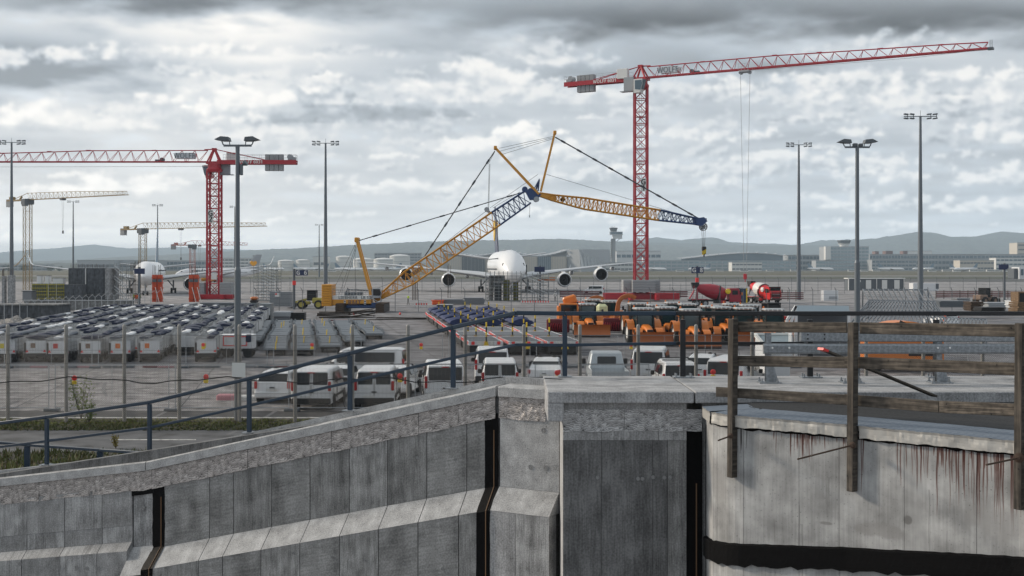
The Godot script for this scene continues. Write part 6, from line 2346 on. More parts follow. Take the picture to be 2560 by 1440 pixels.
func wheel_at(o: Node3D, c: Vector3, r: float, w: float, rim: Material, k := 14) -> void:
	var b := Mb.new()
	b.lathe(c - V(w * 0.5, 0, 0), V(1, 0, 0), [Vector2(r * 0.6, 0), Vector2(r * 0.92, 0), Vector2(r, w * 0.2), Vector2(r, w * 0.8), Vector2(r * 0.92, w), Vector2(r * 0.6, w)], k)
	var t := obj("wheel", b, M["rubber"], o)
	b = Mb.new()
	b.lathe(c, V(1, 0, 0), [Vector2(0, -w * 0.42), Vector2(r * 0.2, -w * 0.38), Vector2(r * 0.5, -w * 0.34), Vector2(r * 0.62, -w * 0.42), Vector2(r * 0.62, w * 0.42), Vector2(r * 0.5, w * 0.34), Vector2(r * 0.2, w * 0.38), Vector2(0, w * 0.42)], 10)
	obj("rim", b, rim, t)

func cart_proto(full: bool, tarp: int) -> Node3D:
	var o := thing("baggage_cart", "", "baggage cart", Vector3.ZERO, GRID, "white baggage carts parked in rows")
	var b := Mb.new()
	b.box(V(0, 0.5, 0), V(1.42, 0.2, 2.72))
	if not full:
		for s in [-0.6, 0.6]:
			for z in [-0.9, 0.9]:
				b.lathe(V(s - 0.09, 0.26, z), V(1, 0, 0), [Vector2(0, 0), Vector2(0.26, 0), Vector2(0.26, 0.18), Vector2(0, 0.18)], 8, false)
	obj("chassis", b, M["black"], o)
	b = Mb.new()
	for s in [-1.0, 1.0]:
		b = Mb.new()
		b.box(V(0.06, 0.98, s * 1.32), V(1.28, 0.92, 0.05), Basis.IDENTITY, 0.02 if full else 0.0)
		obj("end_panel", b, M["cart white"], o)
	b = Mb.new()
	for s in [-0.7, 0.7]:
		for z in [-1.32, -0.45, 0.45, 1.32]:
			b.box(V(s, 1.05, z), V(0.045, 1.1, 0.045))
		for y in [0.8, 1.05, 1.3, 1.58]:
			b.box(V(s, y, 0), V(0.035, 0.035, 2.66))
	b.box(V(0, 1.58, 1.32), V(1.4, 0.05, 0.05))
	b.box(V(0, 1.58, -1.32), V(1.4, 0.05, 0.05))
	obj("side_rail", b, M["rail white"], o)
	# a rolled or slack canopy
	b = Mb.new()
	var nz := FastNoiseLite.new()
	nz.seed = 500 + tarp
	nz.frequency = 0.8
	var rings := []
	for i in 8:
		var r := PackedVector3Array()
		var z := lerpf(-1.38, 1.38, i / 7.0)
		for k in 9:
			var a := TAU * k / 9
			var w: float = [0.36, 0.34, 0.42, 0.62][tarp] * (0.55 + 0.45 * absf(nz.get_noise_2d(i * 0.8, 3.0)) + (0.35 if tarp % 2 else 0.0))
			w = minf(w, 0.78)
			var h := 0.09 + 0.12 * absf(nz.get_noise_2d(i * 1.3, 8.0))
			r.append(V(cos(a) * w + [0.35, -0.3, 0.0, 0.0][tarp] + nz.get_noise_2d(i, 20.0) * 0.15, 1.66 + sin(a) * h + nz.get_noise_2d(i * 1.7, k * 1.5) * 0.06, z))
		rings.append(r)
	b.loft(rings)
	obj("canopy", b, M[["tarp navy", "tarp grey", "cart white", "tarp navy"][tarp]], o)
	if full:
		for s in [-0.6, 0.6]:
			for z in [-0.9, 0.9]:
				wheel_at(o, V(s, 0.27, z), 0.27, 0.18, M["cart grey"], 12)
		b = Mb.new()
		b.box(V(-0.12, 1.12, 1.355), V(0.30, 0.32, 0.02))
		obj("sticker", b, M[["sticker yellow", "sticker orange", "sticker red", "sticker brown"][tarp % 4]], o)
		for s in [-0.5, 0.62]:
			b = Mb.new()
			b.prism(PackedVector2Array([Vector2(-0.1, 0), Vector2(0.1, 0), Vector2(0, 0.17)]), 0, 0.02, Transform3D(Basis.IDENTITY, V(s, 0.68, 1.35)))
			obj("reflector", b, M["signal red"], o)
		b = Mb.new()
		b.box(V(-0.62, 1.02, 1.34), V(0.13, 0.62, 0.03))
		obj("latch_gap", b, M["black"], o)
		b = Mb.new()
		b.tube(V(0, 0.42, 1.4), V(0, 0.40, 1.75), 0.04)
		b.box(V(0, 0.38, 1.42), V(1.4, 0.07, 0.06))
		obj("tow_hitch", b, M["black"], o)
	return o

func ground_equipment() -> void:
	mk("cart white", 0.62, 0.635, 0.65, 0.5)
	mk("cart grey", 0.20, 0.21, 0.225, 0.5, 0.4)
	mk("rail white", 0.36, 0.37, 0.38, 0.5)
	mk("tarp navy", 0.008, 0.016, 0.045, 0.75)
	mk("tarp blue", 0.010, 0.022, 0.085, 0.75)
	mk("tarp grey", 0.09, 0.105, 0.13, 0.7)
	mk("sticker yellow", 0.62, 0.50, 0.03)
	mk("sticker orange", 0.65, 0.16, 0.02)
	mk("sticker red", 0.5, 0.06, 0.05)
	mk("sticker brown", 0.22, 0.15, 0.11)
	var near_ := []
	var far_ := []
	for t in 4:
		near_.append(cart_proto(true, t))
		far_.append(cart_proto(false, t))
	var used := {}
	var fw := V(-sin(GRID), 0, -cos(GRID)) * 3.4
	var cols := {-7: "eighth", -6: "seventh", -5: "leftmost", -4: "second from the left", -3: "third from the left", -2: "fourth from the left", -1: "fifth from the left", 0: "sixth from the left"}
	for j in 21:
		for k in range(-7, 4):
			if (k == 1 and j < 2) or (k == 3 and j < 3) or (k == 2 and j == 0 and false):
				continue
			var full := j < 2
			var t := (k * 5 + j * 3 + 77 + (j * k) % 3) % 4
			if full and j == 0:
				t = [3, 2, 0, 3, 2, 3, 1, 1, 0, 0, 0][k + 7]
			var src: Node3D = near_[t] if full else far_[t]
			var at_ := gr(375, 82) + V(1.92 * k, 0, 0) + fw * j + V(rng.randf_range(-0.15, 0.15), 0, rng.randf_range(-0.3, 0.3))
			var ang := GRID + rng.randf_range(-0.05, 0.05)
			var lab := "white baggage cart with %s canopy, %s row back, %s file from the left" % [["a navy", "a grey", "a white", "a dark"][t], nth(j), nth(k + 7)]
			if j == 0:
				var st: String = ["yellow", "orange", "red", "brown"][t]
				lab = "front-row baggage cart with a %s sticker, %s" % [st, cols.get(k, "standing apart at the row's right end" if k == 2 else "in the gap")]
			elif j == 1:
				lab = "baggage cart with %s canopy close behind the front row, %s file from the left" % [["a navy", "a grey", "a white", "a dark"][t], nth(k + 7)]
			if not used.has(src):
				used[src] = true
				src.position = at_
				src.rotation.y = ang
				src.set_meta("label", lab)
			else:
				dup(src, at_, ang, lab)
	for s in near_ + far_:
		if not used.has(s):
			s.free()
	# one cart stands broadside with a framed board on its flank
	var o := thing("baggage_cart", "white baggage cart seen broadside, with a red-framed board, behind the near lamp post", "baggage cart", gr(597, 85.5), 0.0)
	var b := Mb.new()
	b.box(V(0, 0.5, 0), V(2.5, 0.14, 1.4))
	obj("chassis", b, M["black"], o)
	b = Mb.new()
	b.box(V(-0.05, 1.12, 0), V(2.3, 1.0, 1.4), Basis.IDENTITY, 0.03)
	obj("body", b, M["cart white"], o)
	b = Mb.new()
	for s in [-0.82, 0.82]:
		b.box(V(s - 0.1, 1.18, 0.72), V(0.06, 0.66, 0.02))
	for y in [0.86, 1.5]:
		b.box(V(-0.1, y, 0.72), V(1.7, 0.06, 0.02))
	obj("board_frame", b, M["signal red"], o)
	b = Mb.new()
	for i in 9:
		b.box(V(-1.05 + i * 0.26, 0.63, 0.715), V(0.12, 0.09, 0.02), Basis(V(0, 0, 1), 0.5))
	obj("hazard_stripe", b, M["black"], o)
	b = Mb.new()
	b.box(V(0.85, 1.35, 0.6), V(0.5, 0.6, 0.3), Basis.IDENTITY, 0.1)
	obj("canopy", b, M["tarp navy"], o)
	for x in [-0.75, 0.75]:
		for z in [-0.55, 0.55]:
			b = Mb.new()
			b.lathe(V(x, 0.32, z - 0.1), V(0, 0, 1), [Vector2(0, 0), Vector2(0.3, 0), Vector2(0.32, 0.05), Vector2(0.32, 0.15), Vector2(0.3, 0.2), Vector2(0.2, 0.2), Vector2(0.18, 0.17), Vector2(0, 0.19)], 14)
			obj("wheel", b, M["rubber"], o)
	flat_dollies()
	long_trailers()

func flat_dollies() -> void:
	var p: Node3D = null
	var fw := V(-sin(GRID), 0, -cos(GRID))
	var rows := [[-19.4, 3], [-17.3, 0], [-15.3, 0], [-13.2, 1], [-11.1, 3], [-9.0, 6], [-21.4, 8]]
	for c in rows:
		for j in range(c[1], 14):
			var at_ := V(c[0], 0, -88.0) + fw * (j * 3.35) + V(rng.randf_range(-0.1, 0.1), 0, rng.randf_range(-0.2, 0.2))
			var lab := "grey flat roller dolly, %s file from the left, %s place back" % [nth([1, 2, 3, 4, 5, 6, 0][rows.find(c)]), nth(j)]
			if p:
				var q := dup(p, at_, GRID + rng.randf_range(-0.05, 0.05), lab)
				if rng.randf() < 0.72:
					q.get_node("drawbar").free()
				continue
			p = thing("roller_dolly", lab, "dolly", at_, GRID, "grey roller dollies between the carts and the long trailers")
			var b := Mb.new()
			for s in [-0.8, 0.8]:
				b.box(V(s, 0.5, 0), V(0.1, 0.14, 2.9))
			for z in [-1.45, 1.45]:
				b.box(V(0, 0.5, z), V(1.7, 0.14, 0.08))
			for s in [-0.8, 0.8]:
				for z in [-1.4, -0.5, 0.5, 1.4]:
					b.box(V(s, 0.63, z), V(0.12, 0.16, 0.16))
			obj("frame", b, M["galvanised"], p)
			for i in 9:
				b = Mb.new()
				b.lathe(V(-0.74, 0.53, -1.2 + i * 0.3), V(1, 0, 0), [Vector2(0.038, 0), Vector2(0.038, 1.48)], 6)
				obj("roller", b, M["galvanised"], p)
			b = Mb.new()
			b.box(V(0, 0.41, 0), V(1.5, 0.05, 2.7))
			for s in [-0.6, 0.6]:
				for z in [-1.0, 1.0]:
					b.lathe(V(s - 0.08, 0.2, z), V(1, 0, 0), [Vector2(0, 0), Vector2(0.2, 0), Vector2(0.2, 0.16), Vector2(0, 0.16)], 8, false)
			obj("undercarriage", b, M["black"], p)
			b = Mb.new()
			b.beam(V(0, 0.45, 1.5), V(0.05, 1.05, 1.62), 0.06)
			obj("drawbar", b, M["yellow"], p)

func long_trailers() -> void:
	var fw := V(-sin(GRID), 0, -cos(GRID))
	var protos := []
	for kind in 2:
		var o := thing("pallet_trailer", "", "trailer", Vector3.ZERO, 0.126, "long pallet trailers with yellow drawbars")
		var b := Mb.new()
		for s in [-1.22, 1.22]:
			b.box(V(s, 0.66, 0), V(0.10, 0.20, 6.4))
		for z in [-3.2, 3.2]:
			b.box(V(0, 0.66, z), V(2.5, 0.22, 0.12))
		obj("side_frame", b, M["cart white"], o)
		b = Mb.new()
		for i in 16:
			b.lathe(V(-1.15, 0.70, -2.9 + i * 0.38), V(1, 0, 0), [Vector2(0.07, 0), Vector2(0.07, 2.3)], 6)
		obj("roller_bed", b, M["cart grey"], o)
		b = Mb.new()
		b.box(V(0, 0.38, 0), V(2.36, 0.42, 6.2))
		for s in [-0.95, 0.95]:
			for z in [-2.1, 2.1]:
				b.lathe(V(s - 0.12, 0.3, z), V(1, 0, 0), [Vector2(0, 0), Vector2(0.3, 0), Vector2(0.3, 0.24), Vector2(0, 0.24)], 10, false)
		obj("undercarriage", b, M["black"], o)
		for i in 5:
			b = Mb.new()
			b.box(V(-0.95 + i * 0.47, 0.68, 3.275), V(0.235, 0.18, 0.03))
			obj("chevron_plate", b, M["signal red"] if i % 2 == 0 else M["far white"], o)
		for i in 8:
			b = Mb.new()
			b.box(V(-1.28, 0.68, -2.8 + i * 0.8), V(0.03, 0.17, 0.4))
			obj("side_marker", b, M["signal red"], o)
		for i in 5:
			b = Mb.new()
			b.beam(V(0, 0.5 + i * 0.27, 3.4 + i * 0.02), V(0, 0.77 + i * 0.27, 3.42 + i * 0.02), 0.10)
			obj("drawbar", b, M["yellow"] if i % 2 == 0 else M["black"], o)
		b = Mb.new()
		b.prism(PackedVector2Array([Vector2(-0.28, 0), Vector2(0.28, 0), Vector2(0.06, 0.5), Vector2(-0.06, 0.5)]), 0, 0.08, Transform3D(Basis.IDENTITY, V(0, 0.35, 3.36)))
		obj("drawbar_yoke", b, M["yellow"], o)
		if kind == 1:
			b = Mb.new()
			var nz := FastNoiseLite.new()
			nz.frequency = 0.5
			var rings := []
			for i in 12:
				var r := PackedVector3Array()
				var z := lerpf(-3.0, 3.0, i / 11.0)
				for k in 10:
					var a := TAU * k / 10
					r.append(V(cos(a) * (1.05 + 0.2 * nz.get_noise_2d(i, 4)), 1.02 + sin(a) * (0.24 + 0.3 * nz.get_noise_2d(i * 1.5, 11)) + nz.get_noise_2d(i * 2, k * 2) * 0.16, z))
				rings.append(r)
			b.loft(rings)
			obj("tarpaulin", b, M["tarp blue"], o)
		o.scale = V(1, 1.3, 1)
		protos.append(o)
	var used := [false, false]
	for j in 8:
		for k in 4:
			var kind := 1 if j >= 3 and (k < 3 or j > 4) else 0
			if k == 3 and j > 5:
				continue
			var at_ := V([-2.3, 0.6, 3.45, 5.0][k], 0, -90.5) + V(-0.126, 0, -0.992) * (j * 7.4)
			if k == 3:
				continue
			var lab := "flat white-edged pallet trailer with a red-white end plate, %s of its three files, %s row" % [["left", "middle", "right"][k], ["front", "second", "third", "fourth", "fifth", "sixth", "seventh", "rear"][j]]
			if kind == 1:
				lab = "pallet trailer under a slack blue tarpaulin, %s file, %s row" % [["left", "middle", "right"][k], ["front", "second", "third", "fourth", "fifth", "sixth", "seventh", "rear"][j]]
			if not used[kind]:
				used[kind] = true
				protos[kind].position = at_
				protos[kind].set_meta("label", lab)
			else:
				dup(protos[kind], at_, 0.126 + rng.randf_range(-0.02, 0.02), lab)

# ---------------------------------------------------------------- cars and vans: rear towards +z, origin on the ground
func car_shell(b: Mb, prof: Array, wl: float, wu: float, belt: float, top: float) -> void:
	var m := prof.size()
	var c := Vector2.ZERO
	for p in prof:
		c += p / m
	var rings := []
	for q in [[-1.0, 0.0, 0.93], [-1.0, 0.07, 1.0], [1.0, 0.07, 1.0], [1.0, 0.0, 0.93]]:
		var r := PackedVector3Array()
		for p in prof:
			var e: Vector2 = c + (p - c) * q[2]
			var w := wl if p.y < belt else lerpf(wl, wu, (p.y - belt) / (top - belt))
			r.append(V(q[0] * (w - q[1]), e.y, e.x))
		rings.append(r)
	for i in 3:
		for j in m:
			var k := (j + 1) % m
			b.quad(rings[i][j], rings[i][k], rings[i + 1][k], rings[i + 1][j])
	for e in 2:
		var r: PackedVector3Array = rings[0] if e == 0 else rings[3]
		var mid := V(r[0].x, c.y, c.x)
		for j in m:
			if e == 0:
				b.tri(mid, r[(j + 1) % m], r[j])
			else:
				b.tri(mid, r[j], r[(j + 1) % m])

# kind: 0 small van with two rear doors, 1 large van with tailgate, 2 hatchback, 3 saloon
func car(label: String, kind: int, u: float, d: float, turn: float, opts := {}) -> Node3D:
	var o := thing(["small_van", "large_van", "hatchback", "saloon_car"][kind], label, ["van", "van", "car", "car"][kind], gr(u, d), turn, "white vehicles parked behind the chain-link fence")
	var L: float = [4.25, 5.0, 4.0, 4.6][kind]
	var W: float = [1.83, 1.95, 1.74, 1.78][kind]
	var H: float = [1.82, 1.97, 1.5, 1.46][kind]
	var h := L * 0.5
	var belt: float = [0.98, 1.05, 0.92, 0.9][kind]
	var prof := []
	if kind < 2:
		prof = [Vector2(-0.7, H), Vector2(h - 0.4, H), Vector2(h - 0.14, H - 0.09), Vector2(h - 0.02, belt), Vector2(h + 0.03, 0.45), Vector2(h - 0.12, 0.27), Vector2(-h + 0.12, 0.27), Vector2(-h, 0.5), Vector2(-h + 0.06, 0.86), Vector2(-h + 0.95, belt + 0.1), Vector2(-0.95, H - 0.08)]
	elif kind == 2:
		prof = [Vector2(-0.3, H), Vector2(h - 0.75, H - 0.04), Vector2(h - 0.45, H - 0.1), Vector2(h - 0.08, belt + 0.06), Vector2(h + 0.02, 0.5), Vector2(h - 0.1, 0.25), Vector2(-h + 0.1, 0.25), Vector2(-h, 0.45), Vector2(-h + 0.08, 0.72), Vector2(-h + 1.05, belt + 0.02), Vector2(-0.5, H - 0.08)]
	else:
		prof = [Vector2(-0.2, H), Vector2(0.7, H - 0.03), Vector2(1.5, belt + 0.08), Vector2(h - 0.05, belt + 0.03), Vector2(h + 0.02, 0.5), Vector2(h - 0.1, 0.25), Vector2(-h + 0.1, 0.25), Vector2(-h, 0.45), Vector2(-h + 0.08, 0.72), Vector2(-h + 1.3, belt + 0.02), Vector2(-0.4, H - 0.07)]
	var b := Mb.new()
	var wu := W * 0.5 - (0.17 if kind < 2 else 0.24)
	car_shell(b, prof, W * 0.5, wu, belt, H)
	var body := obj("body", b, M["car white"] if not opts.has("paint") else M[opts.paint], o)
	var slope: float = [0.12, 0.12, 0.55, 1.0][kind]
	var gy := (belt + H) * 0.5 + 0.01
	var gh := (H - belt) * 0.66
	var rz := h - 0.03 - (gy - belt) * (0.13 if kind < 2 else 0.62 if kind == 2 else 0.0)
	var gb := Basis(Vector3.RIGHT, -atan(slope * (0.9 if kind < 2 else 1.15)))
	if kind == 3:
		rz = 1.12
		gb = Basis(Vector3.RIGHT, -0.95)
	if kind == 0 or opts.get("split", false):
		for s in [-1.0, 1.0]:
			b = Mb.new()
			b.box(V(s * W * 0.22, gy, rz), V(W * 0.36, gh, 0.03), gb, 0.012)
			obj("rear_window", b, M["car glass"], o)
		b = Mb.new()
		b.box(V(0, 0.98, h - 0.005), V(0.02, H * 0.72, 0.03), Basis(Vector3.RIGHT, -0.03))
		obj("door_gap", b, M["black"], o)
	else:
		b = Mb.new()
		b.box(V(0, gy, rz), V(W * 0.78, gh, 0.03), gb, 0.012)
		obj("rear_window", b, M["car glass"], o)
		b = Mb.new()
		b.tube(V(0.05, gy - gh * 0.42, rz + 0.07), V(0.42, gy - gh * 0.30, rz + 0.05), 0.014)
		obj("wiper", b, M["black"], o)
	for s in [-1.0, 1.0]:
		b = Mb.new()
		var lh: float = [0.42, 0.55, 0.34, 0.22][kind]
		b.box(V(s * (W * 0.5 - 0.085), belt - 0.05 + (0.16 if kind < 2 else 0.0), h - 0.025), V(0.13, lh, 0.12), Basis.IDENTITY, 0.025)
		obj("tail_light", b, M["tail light"], o)
		# side glass and mirror
		for q in ([[-1.45, -0.55], [-0.45, 0.6]] if kind < 2 else [[-0.75, 0.15], [0.22, 0.95]]):
			b = Mb.new()
			b.box(V(s * (W * 0.5 - 0.06), gy, (q[0] + q[1]) * 0.5 + (0.3 if kind < 2 else 0.1)), V(0.05, gh * 0.86, q[1] - q[0]), Basis(V(0, 0, 1), s * (0.20 if kind < 2 else 0.38)), 0.01)
			obj("side_window", b, M["car glass"], o)
		if opts.get("glazed", false):
			b = Mb.new()
			b.box(V(s * (W * 0.5 - 0.06), gy, 1.45), V(0.05, gh * 0.86, 1.1), Basis(V(0, 0, 1), s * 0.20), 0.01)
			obj("side_window", b, M["car glass"], o)
		b = Mb.new()
		b.box(V(s * (W * 0.5 + 0.10), belt + 0.12, -0.95), V(0.2, 0.22, 0.12), Basis.IDENTITY, 0.04)
		obj("mirror", b, M["black"], o)
		for z in [-h + 0.82, h - 0.78]:
			wheel_at(o, V(s * (W * 0.5 - 0.13), 0.31, z), 0.31, 0.21, M["cart grey"], 16)
			b = Mb.new()
			b.lathe(V(s * (W * 0.5 - 0.012), 0.33, z), V(s, 0, 0), [Vector2(0.37, 0), Vector2(0.37, 0.015), Vector2(0, 0.015)], 16, false)
			obj("wheel_arch", b, M["black"], o)
	b = Mb.new()
	b.box(V(0, 0.43, h + 0.02), V(W - 0.06, 0.26, 0.14), Basis.IDENTITY, 0.04)
	obj("rear_bumper", b, M["black"] if kind != 2 else M["car white"], o)
	b = Mb.new()
	b.box(V(0.0 if kind > 0 else -0.25, 0.66 if kind else 0.60, h + 0.035), V(0.52, 0.12, 0.02))
	obj("number_plate", b, M["far white"], o)
	b = Mb.new()
	b.box(V(0, belt - 0.16, h + 0.02), V(0.24, 0.05, 0.04))
	obj("door_handle", b, M["black"], o)
	b = Mb.new()
	b.box(V(0, belt + 0.35, -h + (1.32 if kind < 2 else 1.35)), V(W * 0.8, 0.03, 0.9), Basis(Vector3.RIGHT, -0.72 if kind < 2 else -0.55))
	obj("windscreen", b, M["car glass"], o)
	if kind < 2:
		for s in [-1.0, 1.0]:
			b = Mb.new()
			b.box(V(s * (W * 0.5 + 0.002), 0.58, 0.0), V(0.03, 0.11, L - 1.7), Basis.IDENTITY, 0.01)
			obj("side_moulding", b, M["black"], o)
			b = Mb.new()
			b.box(V(s * (W * 0.5 - 0.012), 0.95, 0.62), V(0.03, 1.0, 0.018))
			obj("door_seam", b, M["black"], o)
		b = Mb.new()
		b.box(V(0, H - 0.14, h - 0.10), V(0.32, 0.045, 0.05), Basis.IDENTITY, 0.01)
		obj("brake_light", b, M["tail light"], o)
	b = Mb.new()
	b.tube(V(0.1, H, -0.5), V(0.1, H + 0.32, -0.3), 0.01)
	obj("aerial", b, M["black"], o)
	for s in [-0.38, 0.38]:
		b = Mb.new()
		b.box(V(s, belt + 0.18, -0.15), V(0.44, 0.62, 0.14), Basis.IDENTITY, 0.08)
		b.box(V(s, belt + 0.56, -0.12), V(0.24, 0.2, 0.1), Basis.IDENTITY, 0.05)
		obj("seat", b, M["black"], o)
	if opts.get("rails", false):
		b = Mb.new()
		for z in [-0.5, 0.9]:
			b.box(V(0, H + 0.05, z), V(W * 0.82, 0.05, 0.07))
		obj("roof_bar", b, M["black"], o)
	return o

func pickup(label: String, u: float, d: float) -> void:
	var o := thing("pickup_truck", label, "pickup", gr(u, d), 0.0, "white vehicles parked behind the chain-link fence")
	var b := Mb.new()
	car_shell(b, [Vector2(-1.2, 1.95), Vector2(-0.35, 1.95), Vector2(-0.15, 1.86), Vector2(0.0, 1.1), Vector2(0.0, 0.4), Vector2(-2.3, 0.4), Vector2(-2.4, 0.6), Vector2(-2.3, 0.95), Vector2(-1.9, 1.15), Vector2(-1.4, 1.87)], 0.95, 0.80, 1.1, 1.95)
	obj("cab", b, M["van silver"], o)
	b = Mb.new()
	b.box(V(0, 1.52, -0.05), V(0.98, 0.38, 0.06), Basis(Vector3.RIGHT, -0.18), 0.03)
	obj("rear_window", b, M["car glass"], o)
	b = Mb.new()
	for s in [-0.92, 0.92]:
		b.box(V(s, 0.95, 1.25), V(0.05, 0.4, 2.5))
	b.box(V(0, 0.95, 2.5), V(1.9, 0.4, 0.05))
	b.box(V(0, 0.72, 1.25), V(1.9, 0.06, 2.5))
	obj("load_bed", b, M["van silver"], o)
	for s in [-1.0, 1.0]:
		b = Mb.new()
		b.box(V(s * 1.12, 1.35, -1.5), V(0.22, 0.32, 0.12), Basis.IDENTITY, 0.04)
		obj("mirror", b, M["black"], o)
		for z in [-1.6, 1.5]:
			wheel_at(o, V(s * 0.82, 0.33, z), 0.33, 0.22, M["cart grey"])

func vehicles() -> void:
	mk("car white", 0.70, 0.71, 0.72, 0.28)
	M["car white"].clearcoat_enabled = true
	mk("van silver", 0.46, 0.50, 0.53, 0.35, 0.3)
	mk("car glass", 0.012, 0.015, 0.018, 0.06)
	mk("tail light", 0.42, 0.012, 0.016, 0.25)
	mk("tractor orange", 0.62, 0.18, 0.025, 0.38)
	mk("plough orange", 0.46, 0.135, 0.035, 0.5)
	mk("tractor glass", 0.018, 0.042, 0.048, 0.08)
	mk("roof grey", 0.34, 0.36, 0.37, 0.5)
	mk("blower red", 0.13, 0.008, 0.015, 0.5)
	mk("mixer red", 0.30, 0.012, 0.028, 0.4)
	mk("mixer bright red", 0.58, 0.02, 0.025, 0.3)
	mk("loader yellow", 0.42, 0.36, 0.07, 0.5)
	car("white hatchback, leftmost of the parked vehicles, with a round red tail light", 2, 707, 58.2, -0.06)
	car("white small van with two square rear windows, second vehicle from the left", 0, 800, 55.6, -0.03, {"rails": false})
	car("white hatchback mostly hidden behind the second van from the left", 2, 848, 61, 0.0)
	car("large white window van standing broadside behind the small vans", 1, 902, 66.0, 1.52, {"glazed": true})
	car("white small van with a black-framed plate, just right of the railing post", 0, 946, 55.8, 0.02)
	car("white hatchback with a red light showing behind the small van", 2, 996, 60.5, -0.12)
	car("large white van with tall red tail lights and a one-piece tailgate", 1, 1108, 57.2, 0.10)
	car("tall white van behind, with its rear window just under the blue rail", 1, 1230, 67, 0.03)
	car("white small van with rounded twin rear windows in front of the tall van", 0, 1249, 60.3, 0.02)
	car("white saloon car low between the vans and the pickup", 3, 1368, 66, -0.1)
	pickup("silver-white pickup truck with a small rear window", 1517, 63)
	car("tall white van left of the black railing post, showing a dark quarter window", 1, 1628, 67, -0.18, {"glazed": true})
	car("white van with roof bars and a wide dark rear window, behind the black railing post", 0, 1688, 59.5, 0.0, {"rails": true, "split": false})
	car("white hatchback right of the black railing post, farther back", 2, 1758, 68, -0.25)
	car("white large van nearest the timber guard with a wide black rear window", 1, 1838, 60, -0.42)
	car("small white van far away under the right engine of the big airliner", 1, 1484, 290, 1.45, {"glazed": true})
	car("white car parked by the steel lattice panels at the right", 2, 2352, 132, 0.3)
	car("red car with a white windscreen behind the orange machines", 2, 1436, 175, 0.2, {"paint": "mixer red"})
	tractors()
	mixer("dark red concrete mixer truck seen from its side, facing right", 1784, 197, PI * 0.5 - PI, M["mixer red"], false)
	mixer("bright red and white concrete mixer truck turned towards the camera", 1903, 214, PI + 0.42, M["mixer bright red"], true)
	loader("yellow-green wheel loader left of the crawler crane's counterweight", 779, 185, 1.5708, M["loader yellow"])
	loader("wheel loader with a dark green cab among the materials at the right", 2462, 205, -1.0, M["sticker brown"])
	loader("small red machine with a dark cab right of the orange tractors", 1930, 120, -1.3, M["signal red"])

